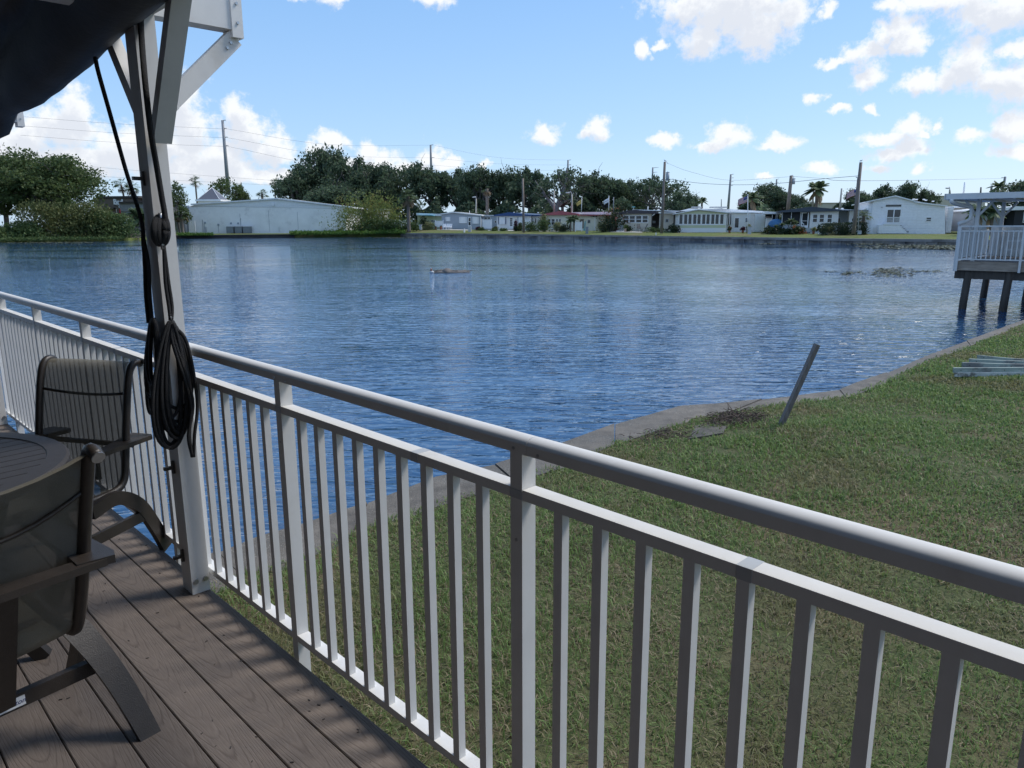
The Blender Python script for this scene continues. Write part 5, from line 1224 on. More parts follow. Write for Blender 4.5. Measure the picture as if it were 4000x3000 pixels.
# 2 grey home
f = FP(1726, bank(1726) + 12, TH)
h, zb = house('mobile_home', 'blue-grey home with white storm shutters and a low white roof', 'mobile home', f, 1726, 1877, 897, (1718, 839), (1772, 831), (1883, 844), 16, 'greys', 'metalroof', None, .4, .22, G_H)
for x0, y0, x1, y1 in ((1745, 847.5, 1755, 863), (1798, 847.5, 1820, 871), (1850, 847, 1866, 873)):
    f.rect(MB(), x0, y0, x1, y1, -.10, 0).build('storm_shutter', 'shutter', h)
    for xa, xb in ((x0 - 4, x0 - .8), (x1 + .8, x1 + 4)): f.rect(MB(), xa, y0 + .3, xb, y1 - .5, -.08, 0).build('side_shutter', 'shutter', h)
    f.rect(MB(), x0 - 4.4, y1, x1 + 4.4, y1 + 1, -.14, 0).build('window_sill', 'vinyl', h)
d = f.rect(MB(), 1828.5, 848, 1840.5, 892, -.05, 0).build('door', 'vinyl', h)
f.rect(MB(), 1830.5, 851, 1838.5, 865, -.062, -.048).build('pane', 'glass', d); f.rect(MB(), 1830.5, 867, 1838.5, 880, -.062, -.048).build('pane', 'screen', d)
f.rect(MB(), 1730, 891, 1877, 892, -.06, 0).build('skirting_rail', 'lgrey', h)
f.rect(MB(), 1877, 845, 1879.5, 893, -.12, 0).build('downpipe', 'vinyl', h); f.rect(MB(), 1822.5, 822, 1823.6, 832, 3, 3.2).build('vent_pipe', 'vinyl', h)
g_ = wing(f, h, 1878, 1945, 843, 898, 2.5, 12, 'greys'); win(g_, h, 1891, 847, 1917, 857, 2, 1); win(g_, h, 1880, 861, 1884, 872, 1, 1); win(g_, h, 1932, 861, 1940, 872, 1, 1)
# 3 navy roofed home
f = FP(1941, bank(1941) + 12, TH)
h, zb = house('mobile_home', 'off-white home with a navy blue gable roof behind the bare pole', 'mobile home', f, 1941, 2070, 901, (1930, 842), (1991, 831), (2075, 842), 16, 'pinkw', 'blue', 'blue', .4, .10, G_H)
f.rect(MB(), 1950, 847.5, 1973, 876, -.10, 0).build('storm_shutter', 'shutter', h)
for x in (1946.5, 1949, 1974.5, 1977): f.rect(MB(), x - .5, 848, x + .5, 876, -.09, 0).build('shutter_track', 'blue', h)
d = f.rect(MB(), 1988, 846, 2006, 893, -.05, 0).build('door', 'vinyl', h)
for i in range(3):
    for j in range(4): f.rect(MB(), 1992 + i * 3.4, 851 + j * 8.3, 1994.9 + i * 3.4, 858 + j * 8.3, -.062, -.048).build('pane', 'glass', d)
for k in range(3): f.rect(MB(), 1988 - k * .6, 893 + k * 2.6, 2009 + k * .6, 895.6 + k * 2.6, -.4 - k * .35, 0).build('step', 'sand', h)
f.rect(MB(), 2023, 848, 2058, 876, -.09, 0).build('storm_shutter', 'shutter', h)
for x in (2022, 2025, 2053, 2056): f.rect(MB(), x - .5, 847.5, x + .5, 874, -.10, 0).build('shutter_track', 'blue', h)
g_ = wing(f, h, 2070, 2108, 843, 901, 3.0, 12, 'pinkw', None); win(g_, h, 2073, 850, 2082, 870, 1, 2); win(g_, h, 2089, 851.5, 2096, 871, 1, 1); g_.rect(MB(), 2071, 839, 2109, 844, -.6, 12).build('side_fascia', 'blue', h)
f.poly(MB(), [(2000, 834), (2130, 840.5), (2130, 835), (2000, 829)], 6, 17).build('rear_roof', 'metalroof', h)
for x in (2006, 2036, 2101): f.shift(8).rect(MB(), x - 2, 828, x + 2, 832, 0, 1).build('roof_vent', 'vinyl', h)
# 4 red roofed home
f = FP(2133, bank(2133) + 12, TH)
h, zb = house('mobile_home', 'cream sided home with a faded red roof below two flags', 'mobile home', f, 2133, 2330, 903, (2118, 839), (2192, 826), (2262, 837.5), 15, 'creamw', 'red', 'red', .5, .10, G_H)
f.rect(MB(), 2255, 839, 2386, 842.5, -.9, 1).build('eave_fascia', 'red', h); f.poly(MB(), [(2230, 836), (2385, 838.5), (2385, 829), (2380, 827), (2230, 829)], 1.1, 12).build('flat_roof', 'metalroof', h)
g2 = f.shift(.02); g2.rect(MB(), 2330, 843, 2360, 903, .3, 10).build('side_wall', 'creamw', h)
for k in range(14): g2.rect(MB(), 2329.5, 846 + k * 4, 2360, 848.2 + k * 4, .12, .3).build('louvre', 'creamw', h)
for x0, x1 in ((2137, 2151), (2153.5, 2168), (2171, 2180), (2182.5, 2192)): win(f, h, x0, 854, x1, 879, 1, 2)
f.rect(MB(), 2135, 848.5, 2196, 850, -.08, 0).build('trim', 'creamw', h); f.rect(MB(), 2264, 856, 2280, 892, -.03, .01).build('door', 'brown', h); win(f, h, 2295, 859, 2306, 872, 1, 1, 'grey')
f.rect(MB(), 2322, 843, 2324.5, 903, -.06, 0).build('corner_trim', 'vinyl', h)
for x in (2280, 2348): f.shift(4).rect(MB(), x - 2.5, 828.5, x + 2.5, 832, 0, .6).build('roof_vent', 'grey', h)
# 5 plum roofed tan home
f = FP(2413, bank(2413) + 12, TH)
h, zb = house('mobile_home', 'tan sided home with dark plum gable roof and a row of double windows', 'mobile home', f, 2408, 2546, 903, (2398, 833), (2482, 822), (2572, 832), 15, 'tanw', 'darkroof', 'darkroof', .5, .10, G_H)
for k in range(4): win(f, h, 2432.5 + k * 25, 841, 2456.5 + k * 25, 871, 1, 2, fw=.11)
win(f, h, 2412, 852, 2428.5, 871, 1, 1, fw=.11)
f.poly(MB(), [(2470, 821), (2690, 829), (2690, 825), (2470, 818)], -.3, 12).build('flat_roof', 'metalroof', h)
g_ = f.shift(.5); g_.rect(MB(), 2546, 830.5, 2640, 834, -.9, 9).build('porch_roof', 'metalroof', h); f.shift(3).rect(MB(), 2546, 834, 2576, 903, 0, .2).build('porch_back_wall', 'brown2', h); f.rect(MB(), 2543, 834, 2545.5, 903, -.07, -.004).build('corner_trim', 'brown2', h)
g_.rect(MB(), 2574, 834, 2632, 904, 0, 6).build('shed_wall', 'tanw', h); win(g_, h, 2599, 855, 2611, 868.5, 1, 1, 'lgrey'); g_.rect(MB(), 2629, 835, 2632.5, 903, -.06, 0).build('downpipe', 'brown2', h); g_.rect(MB(), 2601, 894, 2609, 903, -.05, 0).build('foundation_vent', 'black', h)
g_.rect(MB(), 2634, 836, 2650, 903, .8, 6).build('side_wall', 'creamw', h)
for k in range(12): g_.rect(MB(), 2633.5, 839 + k * 4.2, 2650, 841.4 + k * 4.2, .62, .8).build('louvre', 'creamw', h)
f.poly(MB(), [(2547, 842), (2550, 839), (2557, 834), (2559, 836), (2552, 841.5), (2548, 844)], -.2, 0).build('gutter_elbow', 'vinyl', h); f.shift(2.9).rect(MB(), 2549, 863, 2560, 872, -.6, .1).build('window_air_conditioner', 'lgrey', h)
for x, y in ((2448, 816), (2531, 806), (2555, 818), (2573, 817), (2592, 818)): f.shift(5).rect(MB(), x - 1.5, y, x + 1.5, 823, 0, .4).build('roof_vent', 'vinyl', h)
f.shift(6).rect(MB(), 2473.6, 808, 2475.4, 822, 0, .2).build('vent_pipe', 'lgrey', h); f.shift(6).poly(MB(), [(2467, 809.5), (2482, 809.5), (2479, 807), (2470, 807)], -.4, .6).build('vent_cap', 'teal', h)
# 6 white screened porch home
f = FP(2648, bank(2648) + 11, TH)
h, zb = house('mobile_home', 'white home with a long row of tall porch windows and yellow gable panel', 'mobile home', f, 2648, 2836, 908, (2638, 836.5), (2727, 820), (2850, 833), 18, 'pinkw', 'metalroof', None, .5, .14, G_H)
f.poly(MB(), [(2644, 834.6), (2832, 834.6), (2832, 832), (2727, 823), (2648, 833)], -.07, -.004).build('gable_panel', 'yellow', h)
f.rect(MB(), 2649, 880, 2834, 890.5, -.05, -.004).build('lower_panel', 'yellow', h); f.rect(MB(), 2649, 890.5, 2834, 908, -.07, -.004).build('skirting', 'vinyl', h)
for k in range(10): win(f, h, 2651 + k * 17.6 + (k % 2), 835.5, 2667.3 + k * 17.6 + (k % 2) * 1.0, 877, 1, 1, fw=.09)
f.rect(MB(), 2650, 877.2, 2829, 880, -.09, -.004).build('sill', 'vinyl', h)
g_ = wing(f, h, 2836, 2992, 833, 907, 1.6, 14, 'pinkw', 'metalroof', 4)
for x in (2837, 2846, 2855): g_.rect(MB(), x, 834, x + 2, 877, -.3 - (2855 - x) * .06, -.1).build('porch_post', 'vinyl', h)
for x in (2839, 2848): g_.rect(MB(), x + .5, 836, x + 6.5, 877, -.25, -.2).build('pane', 'glass', h)
d = g_.rect(MB(), 2866, 848, 2887, 905, -.06, 0).build('door', 'vinyl', h); g_.rect(MB(), 2869.5, 852, 2884, 889, -.075, -.055).build('pane', 'glass', d)
win(g_, h, 2910, 851, 2922, 868, 1, 3, fw=.06); g_.rect(MB(), 2944, 836, 2990, 905, -.8, 0).build('storage_closet', 'vert', h); g_.rect(MB(), 2919.8, 834, 2922.6, 914, -1.1, -.9).build('porch_post', 'vinyl', h)
f.poly(MB(), [(2660, 822), (3050, 830), (3050, 826), (2860, 814), (2700, 812)], 5, 16).build('rear_roof', 'metalroof', h); f.poly(MB(), [(2760, 821), (2800, 813), (2830, 811), (2865, 818)], 4.7, 5).build('rear_gable', 'lgrey', h)
for x0, x1 in ((2703, 2742), (2775, 2814), (2814, 2842)): f.shift(9).rect(MB(), x0, 807, x1, 811.5, 0, 2).build('roof_unit', 'lgrey', h)
f.poly(MB(), [(2826, 842), (2832, 838), (2841, 833), (2843, 835.5), (2836, 840), (2828, 845)], -.15, 0).build('gutter_elbow', 'vinyl', h)
# carport between
f = FP(2992, bank(2992) + 15, TH + .1); t = thing('carport', 'white framed screened carport between the porch home and the slate roofed home', 'carport', f.pt(2, 0, 1.2))
f.rect(MB(), 2990, 828, 3051, 836, -.3, 8).build('roof', 'metalroof', t); f.rect(MB(), 2992, 836, 3048, 905, 4, 4.2).build('back_screen', 'screen', t)
for x in (3012, 3027, 3033, 3049): f.rect(MB(), x, 836, x + 2, 905, 0, .2).build('post', 'vinyl', t)
f.rect(MB(), 3014, 858, 3049, 860, .02, .18).build('rail', 'vinyl', t)
f.rect(MB(), 2989, 852, 3010, 905, -1.5, 1).build('shed_wall', 'pinkw', t); f.poly(MB(), [(2988, 852), (3011, 852), (3004, 846.5), (2994, 846.5)], -1.7, 1.2).build('shed_roof', 'brown', t)
# 7 slate roofed home
f = FP(3052, bank(3052) + 11, TH + .12)
h, zb = house('mobile_home', 'white home with a slate blue gable roof and dark screened porch corner', 'mobile home', f, 3160, 3270, 907, (3040, 827.5), (3166, 811), (3285, 822), 14, 'pinkw', 'nvroof', 'nvroof', .5, .10, G_H)
f.rect(MB(), 3052, 828, 3158, 880, .3, .45).build('porch_screen', 'screen', h); f.rect(MB(), 3052, 880, 3125, 906, .28, .5).build('porch_base', 'grey', h)
for x in (3086, 3122, 3051): f.rect(MB(), x, 827, x + 2.2, 906, .18, .3).build('porch_post', 'vinyl', h)
f.rect(MB(), 3053.5, 877, 3122, 879, .2, .3).build('porch_rail', 'vinyl', h)
d = thing; u = None
fr = f.rect(MB(), 3128, 830, 3131.5, 889, .05, .28).build('screen_door', 'vinyl', h)
mb = MB(); f.rect(mb, 3152.5, 830, 3156, 889, .06, .27); f.rect(mb, 3131.5, 830, 3152.5, 833, .06, .27); f.rect(mb, 3131.5, 862, 3152.5, 864, .06, .27); f.rect(mb, 3131.5, 881, 3152.5, 889, .06, .27); o = mb.build('door_frame', 'vinyl', fr); f.poly(MB(), [(3130, 869), (3132, 866), (3142, 876), (3140, 879)], .0, .05).build('hand_rail', 'vinyl', fr)
f.rect(MB(), 3125, 889, 3160, 906, -.6, .27).build('step', 'lgrey', h)
for x0 in (3172, 3198, 3229): win(f, h, x0, 836, x0 + 21, 869.5, 1, 2, fw=.09)
f.rect(MB(), 3160, 893, 3270, 907, -.05, -.004).build('skirting', 'lgrey', h)
f.shift(2.5).rect(MB(), 3270, 823, 3313, 905, 0, .2).build('recess_wall', 'grey', h); f.shift(.6).rect(MB(), 3312, 822, 3394, 906, 0, 9).build('side_wall', 'pinkw', h); f.poly(MB(), [(3180, 817), (3396, 826), (3396, 821.5), (3180, 812.5)], -.2, 12).build('flat_roof', 'metalroof', h); f.rect(MB(), 3262, 820.5, 3396, 823.5, -.3, -.21).build('fascia', 'nvroof', h)
win(f.shift(.6), h, 3325, 851, 3333, 867, 1, 1); f.shift(2.5).rect(MB(), 3272, 853, 3279, 869, -.04, 0).build('window', 'glass', h)
for x in (3194, 3270, 3291): f.shift(4).rect(MB(), x - 4, 811.5 + (x - 3194) * .01, x + 4, 816 + (x - 3194) * .02, 0, .8).build('roof_vent', 'vinyl', h)
# 8 big white home
f = FP(3398, bank(3398) + 15, TH + .16)
h, zb = house('white_house', 'big white lap sided house with sliding door, balcony rail and steps', 'house', f, 3398, 3576, 911, (3394, 789), (3497, 768), (3582, 791), 22, 'whites', 'metalroof', None, .35, .16)
f.poly(MB(), [(3577, 914), (3692, 914), (3692, 806), (3577, 792)], .01, 22).build('side_wall', 'whites', h); f.poly(MB(), [(3572, 792), (3700, 807), (3700, 803), (3572, 787)], -.35, 22.3).build('side_roof', 'metalroof', h); f.poly(MB(), [(3500, 768), (3585, 787), (3700, 802), (3690, 795), (3560, 772)], 6, 22).build('rear_roof', 'metalroof', h)
f.rect(MB(), 3399, 790, 3401.5, 911, -.07, -.002).build('corner_trim', 'vinyl', h); f.rect(MB(), 3574, 792, 3576, 911, -.02, -.002).build('corner_trim', 'vinyl', h)
f.rect(MB(), 3460, 799.5, 3520, 807.5, -.05, .01).build('transom_window', 'glass', h)
win(f, h, 3459, 816, 3517, 872, 2, 1, fw=.12, name='sliding_door')
rl = MB(); f.rect(rl, 3456, 848.5, 3512, 850.5, -1.25, -1.15); f.rect(rl, 3456, 870.5, 3508, 872.5, -1.24, -1.16); f.rect(rl, 3505.5, 844.5, 3508.5, 876, -1.26, -1.14); rl = rl.build('balcony_rail', 'vinyl', h)
for k in range(12): f.rect(MB(), 3457 + k * 4.1, 850.5, 3458.4 + k * 4.1, 870.5, -1.22, -1.18).build('baluster', 'vinyl', rl)
f.poly(MB(), [(3427, 912), (3538, 912), (3538, 908), (3508, 879), (3427, 879)], -1.3, -.01).build('porch_skirt', 'whites', h); f.poly(MB(), [(3444, 878.8), (3506, 878.8), (3506, 875), (3444, 875)], -1.35, -.01).build('porch_deck', 'vinyl', h)
for k in range(5): f.rect(MB(), 3510 + k * 6.2, 880 + k * 5.8, 3516.5 + k * 6.2, 881.6 + k * 5.8, -1.36, -.05).build('step', 'greywood', h)
win(f, h, 3615, 848, 3638, 865.5, 1, 2, fw=.09); f.rect(MB(), 3543, 902, 3549.5, 908, -.05, -.002).build('foundation_vent', 'grey', h); f.rect(MB(), 3408, 889, 3429, 907, -.03, -.002).build('access_panel', 'pinkw', h); f.rect(MB(), 3441, 808, 3448, 811, -.1, 0).build('wall_lamp', 'lgrey', h)
f.shift(1).rect(MB(), 3693, 808, 3714, 909, .0, 10).build('rear_side_wall', 'whites', h)
for k in range(16): f.shift(1).rect(MB(), 3692.5, 812 + k * 6, 3714, 815 + k * 6, -.15, 0).build('louvre', 'whites', h)
for x, y in ((3570, 776), (3581, 777), (3618, 780), (3646, 784), (3610, 777)): f.shift(12).rect(MB(), x - 4, y, x + 4, y + 4, 0, .5).build('roof_vent', 'vinyl', h)
# homes behind the neighbouring dock
f = FP(3715, bank(3715) + 26, .1); t = thing('mobile_home', 'pale home with flat white roof seen between house and dock downpipe', 'mobile home', f.pt(3, 0, 1.2), G_H)
f.rect(MB(), 3715, 812, 3815, 905, 0, 10).build('wall', 'pinkw', t); f.rect(MB(), 3712, 806, 3826, 812, -1, 10).build('roof', 'metalroof', t); win(f, t, 3722, 838, 3735, 872, 1, 2); win(f, t, 3762, 826, 3778, 865, 1, 2)
f = FP(3880, bank(3880) + 18, .1); t = thing('mobile_home', 'home with dark screened porch and pale blue side, behind the neighbouring dock', 'mobile home', f.pt(3, 0, 1.2), G_H)
f.rect(MB(), 3850, 824, 3948, 905, 2, 10).build('wall', 'greys', t); f.rect(MB(), 3955, 818, 4080, 905, 0, 9).build('porch_screen', 'screen', t); f.poly(MB(), [(3845, 824), (4090, 818), (4090, 808), (3960, 806), (3845, 819)], -.5, 10).build('roof', 'metalroof', t); win(f, t, 3994, 826, 4024, 870, 1, 2)
for nm, x0, x1, y0, y1, dd, lb in (('store', 3610, 3835, 766, 800, 130, 'long beige flat roofed store wall far behind the neighbouring dock'), ('store', 3205, 3300, 793, 830, 150, 'beige store wall in the distance behind the small dark tree')):
    f = FP(x0, bank(x0) + dd, 0); t = thing(nm, lb, 'building', f.pt(4, 0, 2)); f.rect(MB(), x0, y0, x1, 900, 0, 30).build('wall', 'beige', t); f.rect(MB(), x0 - 1, y0 - 1.5, x1 + 1, y0, -.3, 30.3).build('parapet', 'lgrey', t)

# ------------------------------------------------------------------ fences, patios, yard things
def fence_panel(x0, x1, y0, y1, dy, label, legs=True):
    f = FP(x0, bank(x0) + dy, TH); t = thing('screen_fence', label, 'fence', f.pt(f.u(x1) / 2, 0, f.z(x0, y1)), 'white screening fences in the far yards')
    for xa in (x0, x1 - 3.4):
        f.rect(MB(), xa, y0, xa + 3.4, y1, -.06, .10).build('post', 'vinyl', t); f.rect(MB(), xa - .4, y0 - 1.2, xa + 3.8, y0, -.08, .12).build('post_cap', 'vinyl', t)
    n = max(3, int((x1 - x0 - 6.8) / 4)); w_ = (x1 - x0 - 6.8) / n; yb = y1 - (6 if legs else 1)
    for k in range(n): f.rect(MB(), x0 + 3.4 + k * w_ + .15, y0 + 3.2, x0 + 3.4 + (k + 1) * w_ - .15, yb - 1.6, 0, .05).build('board', 'vinyl', t)
    for ya, yb_ in ((y0 + 1.4, y0 + 3.2), (yb - 1.6, yb)): f.rect(MB(), x0 + 3.4, ya, x1 - 3.4, yb_, -.02, .07).build('rail', 'vinyl', t)
fence_panel(1699, 1733, 861, 893, 10.5, 'white fence panel left of the stacked white garden chairs'); fence_panel(1885, 1922, 857, 899, 9.5, 'white fence panel beside the downpipe of the grey home')
fence_panel(2034, 2073, 856, 903, 9.0, 'white fence panel right behind the bare utility pole', False); fence_panel(2246, 2274, 866, 905, 8.5, 'white fence panel in front of the brown door of the red roofed home')
f = FP(1432, bank(1432) + 14, .1); t = thing('fence', 'long white wall running behind the willows', 'fence', f.pt(5, 0, 1.3))
for k in range(11): f.rect(MB(), 1431 + k * 14, 859.5, 1443.5 + k * 14, 893, 0, .1).build('panel', 'vinyl', t); f.rect(MB(), 1443.6 + k * 14, 858.5, 1444.9 + k * 14, 893, -.06, .16).build('post', 'vinyl', t)
f = FP(1440, bank(1440) + 24, .1); t = thing('low_house', 'pinkish low building glimpsed behind the willows', 'building', f.pt(4, 0, 1.4)); f.rect(MB(), 1436, 820, 1500, 895, 0, 10).build('wall', 'pinkw', t); f.rect(MB(), 1434, 816, 1502, 820, -.4, 10.4).build('roof', 'lgrey', t)
f = FP(1600, bank(1600) + 13, .1); t = thing('garden_gate', 'grey gate and screen beside the cabbage palm trunk', 'gate', f.pt(1, 0, 1.6)); f.rect(MB(), 1578, 858, 1612, 897, 0, .1).build('panel', 'pinkw', t); f.rect(MB(), 1596, 851, 1612, 857, -.5, .1).build('window', 'glass', t)
def patio(x0, x1, d0, d1, label):
    P_ = [stand(x, d) + Z * .05 for x, d in ((x0, d0), (x1, d0), (x1, d1), (x0, d1))]; t = thing('patio', label, 'patio', P_[0]); MB().add(P_ + [p - Z * .2 for p in P_], [(0, 1, 2, 3), (7, 6, 5, 4), (0, 4, 5, 1), (1, 5, 6, 2), (2, 6, 7, 3), (3, 7, 4, 0)]).build('slab', 'sand', t)
patio(1706, 1832, 8.2, 11.5, 'pale concrete patio strip before the grey home'); patio(1905, 2030, 8.0, 11, 'pale patio strip before the navy roofed home'); patio(2105, 2185, 7.6, 10.5, 'pale patio with clutter before the red roofed home'); patio(2382, 2510, 7.6, 10.8, 'pale concrete patio before the plum roofed home')
def util_box(x0, x1, y0, y1, dy, label, m='lgrey', dome=False):
    f = FP(x0, bank(x0) + dy, TH); t = thing('utility_box', label, 'utility box', f.pt(0, 0, f.z(x0, y1)), 'utility boxes on the far lawn'); f.rect(MB(), x0, y0 + 1.5, x1, y1 + 2, 0, .45).build('cabinet', m, t)
    (f.poly(MB(), [(x0 - .5, y0 + 1.5), (x1 + .5, y0 + 1.5), (x1 - 1.5, y0 - .5), (x0 + 1.5, y0 - .5)], -.04, .49) if dome else f.rect(MB(), x0 - .6, y0, x1 + .6, y0 + 1.5, -.05, .5)).build('lid', m, t)
util_box(1638, 1647, 877, 896, 4.5, 'narrow grey utility pedestal in front of the yellow home'); util_box(1829, 1840, 884, 904, 3.5, 'squat grey utility pedestal in front of the grey home door', 'lgrey', True); util_box(1811, 1815, 894, 906, 1.6, 'tiny white marker post at the edge of the seawall, left of the squat pedestal', 'vinyl', True)
util_box(2287, 2298, 886, 911, 2.2, 'tall grey utility cabinet on the lawn of the red roofed home', 'acgrey'); util_box(2922, 2934, 885, 913, 1.8, 'grey cabinet on the lawn at the foot of the porch home post'); util_box(3353, 3365, 901, 913, 3.0, 'low dark grey cabinet on the lawn between pole and white house', 'grey'); util_box(2561, 2564, 909, 917, .6, 'thin white stake at the seawall, left of the transformer pole', 'vinyl')
def garden_chair(px, dy, h, label, m='vinyl', th=0.0, back=.5, group=None):
    p = stand(px, dy); root = thing('garden_chair', label, 'chair', p, group); e, n_ = Vector((math.cos(th), -math.sin(th), 0)), Vector((math.sin(th), math.cos(th), 0)); s = h / .95
    for x in (-.25, .22):
        for y in (-.25, .22): MB().box(p, e, n_, Z, (x * s, y * s, 0), ((x + .04) * s, (y + .04) * s, (.42 if y < 0 else .62) * s)).build('leg', m, root)
    MB().box(p, e, n_, Z, (-.27 * s, -.28 * s, .40 * s), (.27 * s, .26 * s, .44 * s)).build('seat', m, root)
    bk = MB(); o = p + n_ * (.22 * s) + Z * (.45 * s); u = (Z + n_ * .45).normalized()
    for k in range(5): bk.box(o, e, n_, u, ((-.25 + k * .105) * s, 0, 0), ((-.17 + k * .105) * s, .025, .62 * s * back * 2))
    bk.build('backrest', m, root)
    for x in (-.29, .24): MB().box(p, e, n_, Z, (x * s, -.25 * s, .60 * s), ((x + .05) * s, .28 * s, .63 * s)).build('armrest', m, root)
for i, (px, lb) in enumerate(((1737, 'white garden chair, leftmost of the row by the grey home'), (1748, 'white garden chair, second in the row by the grey home'), (1757, 'white garden chair at the right end of the row by the grey home'))): garden_chair(px, 9.3, 1.25, lb, 'vinyl', .2 * i, group='white chairs by the grey home')
garden_chair(2498, 10.2, 1.3, 'dark reclining garden chair with brown back at the tan home', 'greywood', -.2); garden_chair(2515, 10.0, 1.3, 'dark reclining garden chair seen from the side at the tan home', 'greywood', 1.5)
garden_chair(2145, 9.5, 1.1, 'blue cushioned garden chair behind the dark shrub at the red roofed home', 'grey', .3)
f = FP(2411, bank(2411) + 9.4, TH); t = thing('generator', 'dark grey generator box on a white base on the tan home patio', 'generator', f.pt(1, 0, 1.2)); f.rect(MB(), 2412, 882.5, 2437, 901, 0, 1.1).build('housing', 'acgrey', t); f.rect(MB(), 2407, 901, 2438, 904, -.1, 1.2).build('base', 'vinyl', t); f.rect(MB(), 2411.5, 881, 2437.5, 882.5, -.05, 1.15).build('lid', 'grey', t)
for x in (2412.6, 2417): f.rect(MB(), x, 884.5, x + 2, 894, -.02, 0).build('vent_strip', 'vinyl', t)
f = FP(2402, bank(2402) + 10.8, TH); t = thing('red_panel', 'red panel standing between the orange blossoms and the tan home', 'panel', f.pt(.5, 0, 1.2)); f.rect(MB(), 2402, 848, 2412, 902, 0, .12).build('panel', 'redp', t); f.rect(MB(), 2401.4, 847, 2412.6, 848, -.02, .14).build('cap', 'redp', t)
f = FP(2309, bank(2309) + 10.5, TH); t = thing('green_shutter', 'green louvred screen leaning on the wall by the brown door', 'screen', f.pt(0, 0, 1.2)); f.poly(MB(), [(2279, 901), (2285, 901), (2289.5, 864), (2284, 862.5)], 0, .08).build('frame', 'teal', t)
for k in range(4): f.poly(MB(), [(2280.8 + k * 1.05, 894 - k * 8.5), (2284.8 + k * 1.05, 894 - k * 8.5), (2285.6 + k * 1.05, 888 - k * 8.5), (2281.6 + k * 1.05, 888 - k * 8.5)], -.02, 0).build('panel', 'paintwood', t)
def hose(px, py, dy, label, m):
    f = FP(px, bank(px) + dy, TH); t = thing('hose_reel', label, 'hose', f.pt(0, 0, f.z(px, py + 6))); u, z = f.uz(px, py)
    for k in range(4):
        r = (.26 - .02 * k); MB().tube([f.pt(u + r * math.cos(q), -.1 - .05 * k, z + r * math.sin(q)) for q in np.linspace(0, 6.283, 19)], .045, 5).build('coil', m, t)
    f.rect(MB(), px - 3, py + 7, px + 3, py + 9, -.3, .1).build('stand', m, t)
hose(2654, 899, 9.5, 'dark coiled garden hose at the left corner of the porch home', 'black'); hose(2157, 897, 8.4, 'white loop of hose on the lawn of the red roofed home', 'vinyl')
def pot_plant(px, dy, hp, hf, label, leaf='shrubg', m='cream_pot', R=.6, cat='potted plant', spiky=1.2):
    p = stand(px, dy); root = thing('potted_plant', label, cat, p); MB().tube([p, p + Z * hp * .5, p + Z * hp], [hp * .30, hp * .36, hp * .40], 10).build('pot', m, root)
    rg = np.random.default_rng(int(px)); n = 140; d = rg.normal(size=(n, 3)); d[:, 2] = abs(d[:, 2]) * spiky; d /= np.linalg.norm(d, axis=1)[:, None]
    v, q = leaf_quads(rg, np.array(p)[None] + np.array((0, 0, hp))[None] + d * rg.uniform(.3, 1, (n, 1)) * np.array((R, R, hf)), .34, .8, .4); np_mesh('foliage', v, q, leaf, root)
pot_plant(2444, 9.3, .65, .7, 'tan planter with spiky plant right of the generator', m='cream_pot', R=.55); pot_plant(1702, 9.6, .5, .1, 'small terracotta pot left of the white garden chairs', m='tile', R=.2); pot_plant(1722, 9.4, .7, .15, 'terracotta tub by the white garden chairs', m='tile', R=.25)
pot_plant(2851, 10.2, .5, .55, 'flower pot with orange blooms at the corner of the porch home', 'bougain', 'tile', .4); pot_plant(2903, 10.6, .5, .5, 'hanging style plant with dark leaves by the porch home door', 'plum', 'tile', .4); pot_plant(2925, 10.2, .9, .5, 'tall plant stand before the storage closet of the porch home', 'pale', 'black', .4)
pot_plant(3180, 9.5, .5, .5, 'yellowish flower pot under the first window of the slate roofed home', 'pale', 'tile', .5); pot_plant(3200, 9.2, .5, .9, 'dark slim statue-like plant under the slate home windows', 'hedge', 'grey', .3)
p = stand(3222, 8.6); t = thing('stone_edging', 'row of white painted stones edging the bed below the slate home windows', 'stone edging', p)
for x in range(6): MB().ball(stand(3203 + x * 7, 8.6) + Z * .1, .17, 8, 5, (1.1, .8, 1)).build('stone', 'flower', t)

